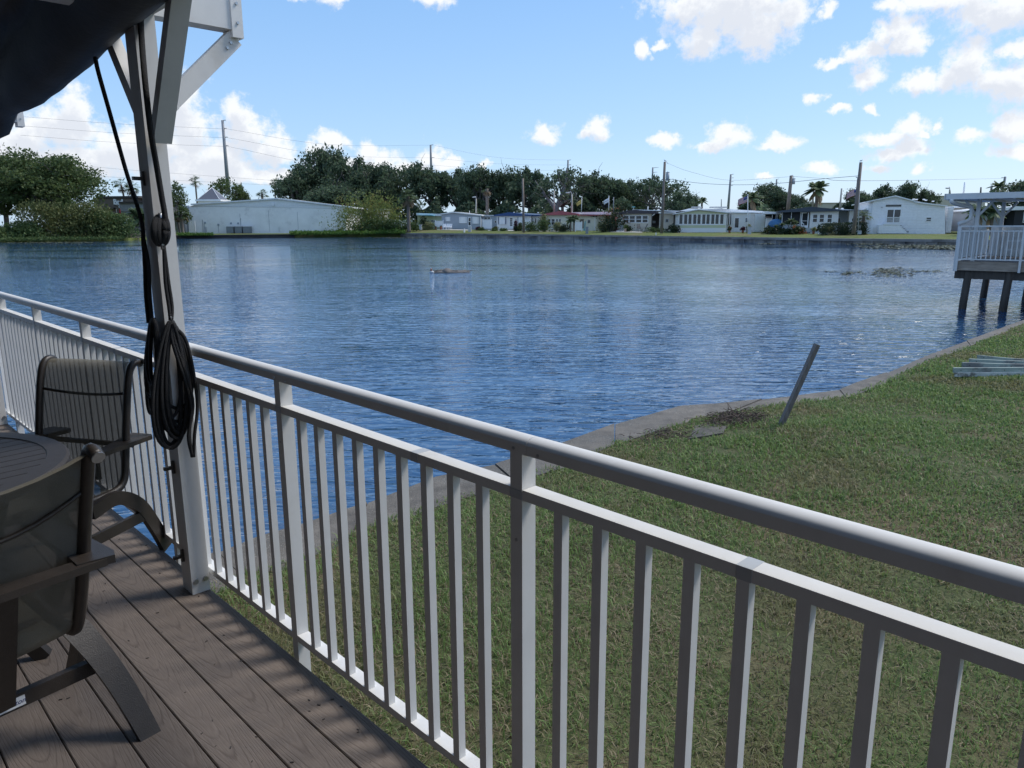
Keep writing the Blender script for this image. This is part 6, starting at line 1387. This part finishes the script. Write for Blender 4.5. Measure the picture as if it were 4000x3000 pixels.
# plants by the homes
for a_ in ((1660, 11, 2.6, 1.8, 3.2, 'hedge', 'dark bushy plant in front of the yellow home', .4, 31), (1681, 9, 2.6, 1.6, 2.0, 'pale', 'pale yellow-green small tree by the white fence left of the chairs', .35, 32), (1655, 8, 2.2, 1.2, .8, 'pale', 'low yellow plants on the lawn before the yellow home', .3, 33), (1622, 8, 2.8, 1.4, 1.1, 'hedge', 'dark pots and low plants right of the cabbage palm', .3, 34),
           (1867, 9, 1.1, .8, .85, 'plum', 'small purple bush at the corner of the grey home', .22, 35), (1880, 8.4, 1.3, 1.0, .75, 'shrubg', 'low green bush below the downpipe of the grey home', .22, 36), (1935, 8.6, 1.4, 1.0, 1.0, 'shrubo', 'olive bush right of the white fence by the grey home', .22, 37), (1931, 7.6, 1.3, .8, .5, 'shrubg', 'flat green bush at the edge of the navy home lawn', .22, 38), (1967, 8, 1.7, .9, .6, 'shrubg', 'low round bush under the navy home shutter', .22, 39),
           (2013, 8.5, .7, .6, 2.5, 'plum', 'tall dark topiary beside the door of the navy home', .25, 40), (2021, 8, 1.4, 1.0, 1.1, 'hedge', 'dark green bush below the tall topiary', .25, 41), (2030, 8.2, .9, .9, 2.2, 'shrubo', 'thin reddish shrub left of the fence behind the pole', .25, 42), (2072, 7, 3.1, 2.0, 2.5, 'shrubg', 'leafy oleander right of the bare utility pole', .34, 43), (2127, 7, 2.6, 2.0, 2.5, 'shrubg', 'round full shrub at the left corner of the red roofed home', .34, 44), (2120, 10, 2.0, 1.4, 4.0, 'pale', 'tall pale leaved plant against the wall of the red roofed home', .4, 45),
           (2173, 9, 2.3, 1.4, 2.0, 'pale', 'pale croton shrub under the windows of the red roofed home', .32, 46), (2205, 9, 3.1, 1.5, 1.5, 'hedge', 'dark tangled shrub left of the small feather palms', .32, 47), (2355, 8.2, 2.7, 1.8, 2.1, 'pale', 'pale flowering shrub by the louvred side of the red roofed home', .34, 48), (2390, 10, 5.2, 3.0, 4.8, 'bougain', 'big orange flowering bougainvillea between red and plum roofed homes', .38, 49), (2386, 8.5, 4.6, 2.2, 3.0, 'hedge', 'dark lower half of the bougainvillea thicket', .38, 50),
           (2556, 9, 3.2, 1.2, 1.0, 'shrubg', 'low bright plants before the porch recess of the tan home', .26, 51), (2632, 9, 2.0, 1.4, 1.5, 'hedge', 'dark spiky shrub at the left corner of the porch home', .3, 52), (2455, 10, 1.5, 1.0, 1.2, 'hedge', 'dark plant behind the tan planter', .25, 53)):
    shrub('bush', a_[6], stand(a_[0], a_[1]), a_[2], a_[3], a_[4], a_[5], 520, a_[7], a_[8], 'bush', 'bushes by the far homes')
for a_ in ((3260, 8, 2.1, 1.4, 1.45, 'hedge', 'clipped dark hedge under the right window of the slate roofed home', 60), (3336, 8.5, 2.0, 1.4, 1.5, 'hedge', 'clipped round hedge behind the right hand pole', 61)):
    rg = np.random.default_rng(a_[7]); p = stand(a_[0], a_[1]); t = thing('hedge', a_[6], 'hedge', p, 'clipped hedges'); n = 5200
    d = rg.normal(size=(n, 3)); d /= np.abs(d).max(1)[:, None] ** .75; d *= rg.uniform(.86, 1.03, (n, 1)); pts = np.array(p) + np.array((0, 0, a_[4] * .45)) + d * np.array((a_[2] * .72, a_[3] * .6, a_[4] * .56)); v, q = leaf_quads(rg, pts, .15, .2); np_mesh('foliage', v, q, a_[5], t)
t = thing('covered_grill', 'grill under a dark grey cover between the two clipped hedges', 'grill', stand(3297, 10)); p = stand(3297, 10); MB().tube([p, p + Z * .9, p + Z * 1.3, p + Z * 1.55], [.75, .7, .5, .12], 9).build('cover', 'acgrey', t)
for a_ in ((3006, 8.5, 2.0, 1.2, 1.35, 'bougain', 'reddish shrub at the left end of the slate home bed', 70), (3040, 8.2, 2.6, 1.2, 1.0, 'hedge', 'dark low shrub in the slate home bed', 71), (3080, 8.2, 3.4, 1.3, .95, 'hedge', 'dark flat shrub under the screened porch', 72), (3118, 8.2, 2.0, 1.2, 1.35, 'bougain', 'reddish round shrub left of the screen door', 73), (3235, 9.4, 1.6, 1.0, 1.5, 'pale', 'thin pink flowering twigs under the slate home windows', 74)):
    shrub('bush', a_[6], stand(a_[0], a_[1]), a_[2], a_[3], a_[4], a_[5], 520, .32, a_[7], 'bush', 'bushes by the far homes')
palm('plumeria', 'plumeria tree with rosettes of long leaves before the screened porch', stand(3090, 8.6), 1.9, .65, 'feather', 30, 11, dead=0, cat='small tree', tr=.06, droop=.6, heads=[(-.5, 0, 1.5), (0, 0, 1.9), (.55, 0, 1.55)]); palm('plumeria', 'lower plumeria with white blooms left of the screened porch', stand(3045, 8.6), 1.3, .6, 'feather', 30, 12, dead=0, cat='small tree', tr=.06, droop=.6, heads=[(-.4, 0, 1.0), (.4, 0, 1.25)])
t = thing('covered_boat', 'blue tarpaulin covered kayak or cart beside the carport', 'covered boat', stand(3032, 11)); p = stand(3032, 11); MB().ball(p + Z * 1.2, 1.0, 12, 8, (1.3, .7, 1.0)).build('tarpaulin', 'bluet', t); MB().tube([p + Vector((-.9, 0, 0)), p + Vector((-.8, 0, 1))], .05, 6).build('leg', 'lgrey', t); MB().tube([p + Vector((.9, 0, 0)), p + Vector((.8, 0, 1))], .05, 6).build('leg', 'lgrey', t)
palm('palm_tree', 'pygmy date palm clump in front of the red roofed home, left stem', stand(2229, 8.5), 2.3, 1.35, 'feather', 34, 13, dead=0, group='pygmy palms', tr=.14); palm('palm_tree', 'pygmy date palm, right stem, next to the white fence panel', stand(2242, 8.8), 2.4, 1.3, 'feather', 30, 14, dead=0, group='pygmy palms', tr=.14)
palm('cabbage_palm', 'young fan palm with bare trunk left of the big white house', stand(3371, 10), 2.5, 1.4, 'fan', 30, 15, dead=4, tr=.20)
palm('palm_tree', 'dead topped palm trunk with drooping brown fronds above the grey home', stand(1904, 30), 9.6, 1.7, 'fan', 4, 16, dead=16, tr=.34)
palm('palm_tree', 'queen palm with drooping plumes above the slate roof', stand(3182, 34), 7.3, 2.5, 'feather', 30, 17, dead=4, group='queen palms behind the homes', tr=.26); palm('palm_tree', 'drooping queen palm behind the striped flag', stand(2932, 30), 6.0, 2.1, 'feather', 30, 18, dead=2, group='queen palms behind the homes', tr=.24); palm('palm_tree', 'small palm top above the porch home roof units', stand(2738, 46), 6.2, 1.4, 'feather', 24, 19, dead=0, group='queen palms behind the homes', tr=.2)
palm('palm_tree', 'feather palm clump behind the neighbouring dock rail', stand(3812, 10), 3.0, 1.6, 'feather', 36, 20, dead=3, tr=.2); palm('palm_tree', 'second feather palm behind the dock, right of the clump', stand(3872, 11), 2.8, 1.5, 'feather', 32, 21, dead=2, tr=.18); palm('palm_tree', 'tall palm top above the neighbouring dock roof', stand(3880, 60), 8.0, 1.8, 'feather', 26, 22, dead=0, tr=.22)

# ------------------------------------------------------------------ poles, wires and flags
def pole(name, label, px0, py0, px1, py1, y, r0, r1, m, cat='pole', extra=None, group=None, n=10):
    a_, c_ = aty(px0, py0, y), aty(px1, py1, y); t = thing(name, label, cat, a_, group); MB().tube([a_, a_.lerp(c_, .5), c_], [r0, (r0 + r1) / 2, r1], n).build('pole', m, t)
    if extra: extra(t, a_, c_, y)
    return t
def transformer(px, py, w, hgt):
    def fn(t, a_, c_, y):
        p = aty(px, py, y); s = y / FOC; o = MB().tube([p - Z * hgt * s / 2, p + Z * hgt * s / 2], w * s / 2, 12).build('transformer', 'lgrey', t); MB().tube([p + Z * hgt * s / 2, p + Z * (hgt / 2 + 5) * s], .05, 6).build('bushing', 'grey', o); MB().disc(p + Z * hgt * s / 2, (0, 0, 1), w * s / 2 + .03, 12, .05).build('lid', 'lgrey', o)
        MB().tube([c_ + Z * .02, c_ + Vector((.25, 0, .12)), c_ + Vector((.5, 0, -.3))], .03, 5).build('insulator', 'lgrey', t)
    return fn
y1 = bank(2584) + 4
pole('utility_pole', 'tall wooden utility pole with transformer at the plum roofed home', 2584, 912, 2597, 632, y1, .27, .20, 'pole', 'utility pole', transformer(2608, 690, 13, 30))
pole('utility_pole', 'bare wooden utility pole in front of the navy roofed home', 2046, 908, 2042, 697, bank(2046) + 3, .26, .20, 'pole', 'utility pole')
pole('utility_pole', 'wooden pole with transformer behind the slate roofed home', 3077, 830, 3091, 686, bank(3077) + 30, .36, .26, 'pole', 'utility pole', transformer(3099, 709, 13, 20))
def p3(t, a_, c_, y):
    mb = MB(); mb.tube([a_, a_.lerp(c_, .45) + Vector((-.12, 0, 0)), c_.lerp(a_, .22) + Vector((-.12, 0, 0))], [.17, .16, .15], 8); mb.build('splice_pole', 'pole', t); p = c_.lerp(a_, .22) + Vector((-.45, 0, .15)); MB().tube([p, p + Vector((.35, 0, -.12))], .05, 6).build('bracket', 'lgrey', t)
pole('utility_pole', 'splinted wooden pole with a bird on top, left of the big white house', 3334, 913, 3363, 634, bank(3334) + 4, .25, .19, 'pole', 'utility pole', p3)
p = aty(3363, 631, bank(3334) + 4); t = thing('bird', 'small bird perched on top of the splinted pole', 'bird', p); mb = MB(); mb.ball(p + Vector((0, 0, .10)), .09, 8, 6, (1.5, .8, .9)).ball(p + Vector((.14, 0, .18)), .05, 8, 6).tube([p + Vector((-.1, 0, .08)), p + Vector((-.26, 0, .02))], [.04, .01], 5).tube([p + Vector((.17, 0, .18)), p + Vector((.23, 0, .17))], [.014, .003], 5); mb.build('body', 'grey', t)
p = aty(2597, 629, y1); t = thing('bird', 'small bird perched on the transformer pole', 'bird', p); mb = MB(); mb.ball(p + Vector((0, 0, .10)), .09, 8, 6, (1.4, .8, .9)).ball(p + Vector((-.13, 0, .18)), .05, 8, 6).tube([p + Vector((.1, 0, .08)), p + Vector((.25, 0, .03))], [.04, .01], 5); mb.build('body', 'grey', t)
def davits(lst, px, y, s=1):
    def fn(t, a_, c_, yy):
        for py, ln in lst:
            k = (py - 0); p = None; x = px(py); q = aty(x, py, yy); e = aty(x + ln, py - 2.2, yy); MB().tube([q, q.lerp(e, .7), e, e - Z * .3], [.16, .12, .08, .07], 6).build('davit_arm', 'steelpole', t)
    return fn
YT = 330
pole('transmission_pole', 'tall grey steel transmission pole rising behind the block building oak', 893, 760, 869, 470, YT * .82, .75, .42, 'steelpole', 'transmission pole', davits([(471, 12), (503, 13), (537, 14), (570, 14)], lambda py: 869 + (py - 470) * .083, YT), 'transmission poles')
pole('transmission_pole', 'steel transmission pole between two clouds behind the oak line', 1686, 720, 1682, 566, YT * 1.15, .7, .45, 'steelpole', 'transmission pole', davits([(567, 10), (617, 13)], lambda py: 1682 + (py - 566) * .02, YT), 'transmission poles')
pole('transmission_pole', 'steel transmission pole above the bare limbed oak', 2216, 740, 2219, 625, YT * 1.3, .6, .45, 'steelpole', 'transmission pole', davits([(626, 11), (645, 12)], lambda py: 2219, YT), 'transmission poles')
pole('transmission_pole', 'small steel pole above the lacy oak, left of the transformer pole', 2547, 740, 2550, 654, YT * 1.4, .6, .45, 'steelpole', 'transmission pole', davits([(656, 23), (674, 18)], lambda py: 2549, YT), 'transmission poles')
pole('transmission_pole', 'tall steel pole with four arms behind the white porch home', 2843, 830, 2855, 681, YT * 1.2, .7, .45, 'steelpole', 'transmission pole', davits([(682, 11), (696, 12), (711, 12), (726, 11)], lambda py: 2855 - (py - 681) * .08, YT), 'transmission poles')
pole('transmission_pole', 'short steel pole above the oak left of the rear transformer pole', 3030, 760, 3034, 700, YT * 1.5, .6, .45, 'steelpole', 'transmission pole', davits([(701, 10), (714, 8)], lambda py: 3033, YT), 'transmission poles')
pole('transmission_pole', 'dark steel pole leaning above the neighbouring dock roof', 3914, 760, 3927, 690, YT, .6, .45, 'steelpole', 'transmission pole', davits([(695, -14), (716, -14)], lambda py: 3926, YT), 'transmission poles')
for i, (x0, y0_, x1, y1_, d, r, lb, m) in enumerate(((2817, 830, 2818, 778, 70, .12, 'thin pole above the porch home roof, left of the tall four armed one', 'steelpole'), (2957, 790, 2960, 738, 60, .18, 'thin dark pole behind the oak right of the striped flag', 'pole'), (3173, 815, 3180, 724, 36, .16, 'pale pole before the queen palm', 'lightpole'), (3206, 760, 3209, 724, 60, .14, 'thin pole right of the queen palm', 'steelpole'), (3280, 820, 3288, 736, 34, .16, 'wooden pole with small box left of the second striped flag', 'lightpole'), (3763, 760, 3769, 712, 24, .12, 'white pole above the dock roof corner', 'vinyl'), (3830, 760, 3832, 731, 60, .16, 'short dark pole above the dock roof', 'pole'), (3872, 745, 3874, 724, 60, .2, 'short pale pole above the dock roof, right of the dark one', 'lightpole'), (2698, 830, 2699, 764, 80, .12, 'thin pole right of the lacy oak', 'steelpole'), (2687, 820, 2688, 798, 80, .12, 'short thin pole left of the thin one by the lacy oak', 'steelpole'), (2165, 830, 2164, 745, 20, .2, 'grey pole beside the bare forked trunk', 'lightpole'), (2398 - 2, 830, 2397, 770, 16, .10, 'thin green pole right of the pale flag', 'steelpole'))):
    pole('service_pole', lb, x0, y0_, x1, y1_, bank(x0) + d, r, r * .8, m, 'pole')
def street_light(px, pb, ptop, dx, d, label):
    y = bank(px) + d; a_, c_ = aty(px, pb, y), aty(px, ptop + 6, y); e = aty(px + dx, ptop, y); t = thing('street_lamp', label, 'street lamp', a_, 'street lamps behind the homes'); MB().tube([a_, c_], [.2, .14], 8).build('pole', 'lightpole', t); MB().tube(curve([c_, c_ + Z * .4 + (e - c_) * .3, e + (c_ - e) * .3, e]), .07, 6).build('arm', 'lgrey', t); MB().ball(e, .35, 8, 6, (1.4, .6, .4)).build('lamp_head', 'lgrey', t)
street_light(2234, 832, 753, -17, 18, 'street lamp with curved arm left of the yellow flag'); street_light(1860, 832, 770, -8, 20, 'thin street lamp above the grey home'); street_light(3710, 760, 735, -8, 60, 'small street lamp above the beige store wall')
t = thing('lot_light', 'thin parking lot light with flat head right of the canopy post', 'street lamp', aty(716, 800, 240)); MB().tube([aty(719, 790, 240), aty(715, 732, 240)], [.16, .12], 6).build('pole', 'steelpole', t); MB().beam(aty(706, 731.5, 240), aty(725, 731.5, 240), .6, .2).build('lamp_head', 'steelpole', t)

def wave_flag(name, label, x0, y0, x1, y1, y, slope, kind):
    """rectangular flag blown to the left from its pole at x1"""
    t = thing(name, label, 'flag', aty(x1, y0, y)); a_, b_ = aty(x1, y0, y), aty(x1, y1, y); tip = aty(x0, y0 + slope, y); L = (tip - a_); H_ = (a_ - b_).length; n = Vector((0, 1, 0))
    K = 14
    def strip(u0, u1, v0, v1, m, nm):
        mb = MB(); ks = 8; vs = []
        for i in range(ks + 1):
            u = u0 + (u1 - u0) * i / ks; off = n * (.10 * H_ * math.sin(u * 8) * u) + Z * (-.06 * H_ * math.sin(u * 6.5))
            for v in (v0, v1):
                p = a_ + L * u - Z * H_ * v + off; vs += [p, p + n * .02]
        fs = []
        for i in range(ks):
            k = i * 4; fs += [(k, k + 2, k + 6, k + 4), (k + 1, k + 5, k + 7, k + 3), (k, k + 4, k + 5, k + 1), (k + 2, k + 3, k + 7, k + 6)]
        return mb.add(vs, fs, True).build(nm, m, t)
    if kind == 'us':
        for i in range(13):
            u0 = .42 if i < 7 else 0
            strip(u0, 1, i / 13, (i + 1) / 13, 'fred' if i % 2 == 0 else 'fwhite', 'stripe')
        c_ = strip(0, .42, 0, 7 / 13, 'fblue', 'canton'); mb = MB()
        for i in range(5):
            for j in range(4):
                u, v = .05 + i * .08, (.07 + j * .125) * 7 / 6.6; p = a_ + L * u - Z * H_ * v + n * (.10 * H_ * math.sin(u * 8) * u - .03) + Z * (-.06 * H_ * math.sin(u * 6.5)); mb.disc(p, n, H_ * .018, 5, .01)
        tag(mb.build('stars', 'fwhite', t), kind='stuff')
    else: strip(0, 1, 0, .55, kind, 'cloth'); strip(.05, .9, .55, 1, kind, 'cloth')
def flagpole(label, px, pb, ptop, y, m='vinyl', x1=None):
    a_, c_ = aty(px, pb, y), aty(x1 or px, ptop, y); t = thing('flagpole', label, 'flagpole', a_); MB().tube([a_, c_], [.07, .05], 8).build('pole', m, t); MB().ball(c_, .10, 8, 6).build('finial', m, t)
y = bank(2921) + 6; flagpole('white flagpole of the striped flag beside the porch home', 2921, 912, 762, y); wave_flag('flag', 'striped stars flag flying left over the white porch home', 2884, 764, 2919.5, 788, y, 16, 'us')
y = bank(3355) + 8; flagpole('thin flagpole behind the splinted pole with bird', 3352, 905, 719, y, 'lgrey', 3358); wave_flag('flag', 'second striped flag, partly behind the splinted pole with bird', 3309, 731, 3356, 755, y, 24, 'us')
y = bank(2272) + 14; flagpole('flagpole of the yellow flag', 2271, 832, 771, y, 'vinyl', 2273); wave_flag('flag', 'yellow flag over the red roofed home', 2252, 777, 2272.5, 793, y, 16, 'fyel')
y = bank(2378) + 14; flagpole('flagpole of the pale flag', 2378, 830, 767, y, 'vinyl', 2378.5); wave_flag('flag', 'pale white flag right of the yellow flag', 2358, 771, 2378, 788, y, 15, 'fwhite')

def wire(label, P_, r=.03, group='power cables'):
    pts = [aty(x, py, y) for x, py, y in P_]; t = curve(pts, 5); o = MB().tube(t, r, 4, cap=False).build('power_cable', 'wire'); tag(o, label, 'cable', group)
Y1, Y2 = YT * .82, YT * 1.15
for k, (ya, yl, yb, yr) in enumerate(((503, 447, 503, 566), (537, 483, 537, 600), (571, 520, 571, 640))):
    wire(['top', 'middle', 'lowest'][k] + ' transmission cable sweeping left from the tall steel pole behind the block building', [(80, yl + 8, Y1 * .95), (450, yl + 36, Y1), (884 - 5, yb + 1, Y1)], .035)
    wire(['top', 'middle', 'lowest'][k] + ' transmission cable running right from the tall steel pole over the oaks', [(884, yb, Y1), (1290, yb + 62 + k * 6, Y1 * 1.1), (1690, (567, 617, 645)[k], Y2)], .035)
    wire(['top', 'middle', 'lowest'][k] + ' transmission cable between the second steel pole and the bare limbed oak', [(1692, (567, 617, 645)[k], Y2), (1950, 616 + k * 24, Y2), (2230, (626, 645, 665)[k], YT * 1.3)], .035)
wire('thick black cable sagging from transformer pole across to the splinted pole', [(2612, 699, y1), (2740, 716, y1 - 6), (2890, 722, y1 - 12), (3040, 716, y1 - 18), (3200, 700, y1 - 22), (3352, 687, bank(3334) + 4)], .035)
wire('thin cable dropping right from the top of the transformer pole', [(2603, 636, y1), (2700, 672, y1), (2850, 704, y1 + 30), (3090, 690, bank(3077) + 30)], .018)
wire('cable from the rear transformer pole to the right above the slate roof', [(3093, 689, bank(3077) + 30), (3220, 697, 150), (3420, 706, 150), (3920, 697, YT)], .03)
for k in range(2): wire(['upper', 'lower'][k] + ' low cable crossing behind the canopy post above the shop', [(230, 640 + k * 40, 230), (560, 668 + k * 30, 240), (1080, 706 + k * 18, 260)], .03)

# ------------------------------------------------------------------ neighbouring dock
N0 = Vector((12.87, 21.69, 0)); NU = Vector((.75, -.661, 0)); NV = Vector((.661, .75, 0))
def NB_(u, v, z): return N0 + NU * u + NV * v + Z * z
FN = FP(th=math.atan2(.661, .75), o=N0)
nd = thing('covered_dock', 'white roofed dock on dark pilings at the right edge of the picture', 'dock', N0 + Z * 1.3)
LU, LV, FZ = 6.5, 4.6, 1.38
def nbox(a_, c_, name, m, parent=nd): return MB().box(N0, NU, NV, Z, a_, c_).build(name, m, parent)
nbox((.02, .03, 1.12), (LU, .07, FZ), 'fascia_board', 'treat'); nbox((-.02, .10, .88), (LU, .22, 1.118), 'beam', 'piling'); nbox((.0, .08, 1.12), (.04, LV, FZ - .002), 'fascia_board', 'treat'); nbox((.05, LV - .4, .88), (LU, LV - .28, 1.118), 'beam', 'piling')
for k in range(30): nbox((.03, .075 + k * .152, FZ - .03), (LU, .22 + k * .152, FZ), 'floor_board', 'deck')
for k, (u, v) in enumerate(((.28, .16), (1.28, .16), (2.5, .16), (4.6, .16), (.12, LV - .34), (1.3, LV - .34), (2.6, LV - .34), (4.8, LV - .34))): MB().tube([NB_(u - .03, v, -1.2), NB_(u, v, .2), NB_(u + .04, v, 1.10)], [.108, .105, .10], 12).build('piling', 'piling', nd)
nr = nd
def nrail(p0, p1, n, posts, name='railing'):
    r_ = MB(); d = (p1 - p0); 
    for z0, z1, w in ((2.345, 2.385, .05), (2.215, 2.25, .035), (1.425, 1.46, .035)): r_.beam(p0 + Z * (z0 + z1) / 2, p1 + Z * (z0 + z1) / 2, w, z1 - z0)
    o = r_.build(name, 'white', nd)
    for k in range(n + 1):
        q = p0 + d * (k / n); big = k % posts == 0
        mb = MB(); w = .030 if big else .014; e = d.normalized(); s = Vector((-e.y, e.x, 0)); mb.box(q, e, s, Z, (-w, -w * .8, 1.10 if big else 1.46), (w, w * .8, 2.345 if big else 2.215)); mb.build('rail_post' if big else 'baluster', 'white', o)
nrail(NB_(.02, -.03, 0), NB_(6.4, -.03, 0), 54, 13); nrail(NB_(-.03, .02, 0), NB_(-.03, LV, 0), 38, 13)
nbox((.05, LV - .06, FZ), (4.6, LV - .02, 2.36), 'back_panel', 'vert'); nbox((1.3, LV - .10, FZ + .02), (4.4, LV - .07, FZ + .30), 'kick_board', 'treat')
ROOFZ = 3.14
for u, v in ((.30, .25), (2.6, LV - .3), (.30, LV - .3), (4.6, LV - .3), (4.6, .25)):
    po = nbox((u, v, FZ), (u + .10, v + .10, ROOFZ - .02), 'roof_post', 'white'); 
    b_ = MB(); b_.beam(NB_(u + .10, v + .05, 2.70), NB_(u + .42, v + .05, ROOFZ - .04), .05, .06); b_.beam(NB_(u, v + .05, 2.70), NB_(u - .30, v + .05, ROOFZ - .04), .05, .06); b_.build('brace', 'white', po)
nbox((-.36, -.40, ROOFZ), (LU, LV + .3, ROOFZ + .055), 'roof_panel', 'white2')
nbox((-.38, -.44, ROOFZ - .03), (LU, -.401, ROOFZ + .13), 'gutter', 'white'); nbox((-.40, -.44, ROOFZ - .03), (-.361, LV + .3, ROOFZ + .13), 'gutter', 'white')
for k in range(9): nbox((-.34 + k * .8, -.39, ROOFZ - .05), (-.30 + k * .8, LV, ROOFZ - .001), 'rib', 'white2')
MB().tube(curve([NB_(-.2, -.40, ROOFZ - .03), NB_(-.2, -.40, 3.04), NB_(-.05, -.1, 2.96), NB_(.16, .18, 2.92), NB_(.20, .20, 2.82), NB_(.20, .20, 2.62), NB_(.14, .16, 2.52), NB_(-.06, .02, 2.44)]), .055, 8).build('downpipe', 'white', nd)
t = thing('step_stool', 'small white two step stool standing on the neighbouring dock', 'stool', NB_(1.0, 2.6, FZ))
for z0, d_ in ((.55, .25), (.28, .5)): MB().box(NB_(1.0, 2.6, FZ), NU, NV, Z, (-.2, -d_ * .5, z0 - .04), (.25, .1, z0)).build('step', 'vinyl', t)
for u in (-.2, .22): 
    for v in (-.22, .08): MB().box(NB_(1.0, 2.6, FZ), NU, NV, Z, (u, v, 0), (u + .03, v + .03, .52)).build('leg', 'vinyl', t)
# bicycle standing on the dock
def bike():
    o = NB_(3.35, 1.3, FZ); t = thing('bicycle', 'black bicycle parked on the neighbouring dock behind the balusters', 'bicycle', o); P_ = lambda u, z, v=0: o + NU * u + NV * v + Z * z
    for u in (.0, 1.05):
        w_ = MB().tube([P_(u + .33 * math.cos(q), .34 + .33 * math.sin(q)) for q in np.linspace(0, 6.283, 29)], .020, 6).build('wheel', 'tyre', t); mb = MB()
        for k in range(9): q = k * .698; mb.tube([P_(u, .34), P_(u + .32 * math.cos(q), .34 + .32 * math.sin(q))], .003, 3)
        tag(mb.build('spokes', 'steel', w_), kind='stuff')
    for p, q in (((.12, .82), (.0, .34)), ((.14, .74), (.48, .32)), ((.17, .80), (.70, .72)), ((.48, .32), (.72, .86)), ((.48, .32), (1.05, .34)), ((.70, .74), (1.05, .34))): MB().tube([P_(*p), P_(*q)], .018, 6).build('frame_tube', 'black', t)
    MB().ball(P_(.74, .90), .13, 8, 6, (1.2, .6, .4)).build('saddle', 'black', t); MB().tube(curve([P_(.12, .82), P_(.08, .98), P_(-.02, 1.04), P_(-.10, 1.02, -.22)]), .014, 6).build('handlebar', 'black', t); MB().tube(curve([P_(.08, .98), P_(-.02, 1.04), P_(-.10, 1.02, .22)]), .014, 6).build('handlebar', 'black', t); MB().disc(P_(.48, .32, -.03), NV, .09, 12, .02).build('chainring', 'steel', t)
bike()
t = thing('brown_mat', 'folded brown mat lying on the floor of the neighbouring dock', 'mat', NB_(3.0, 3.0, FZ)); MB().box(NB_(3.0, 3.0, FZ), NU, NV, Z, (-1.0, -.4, .002), (1.2, .5, .10)).build('mat', 'brown', t)
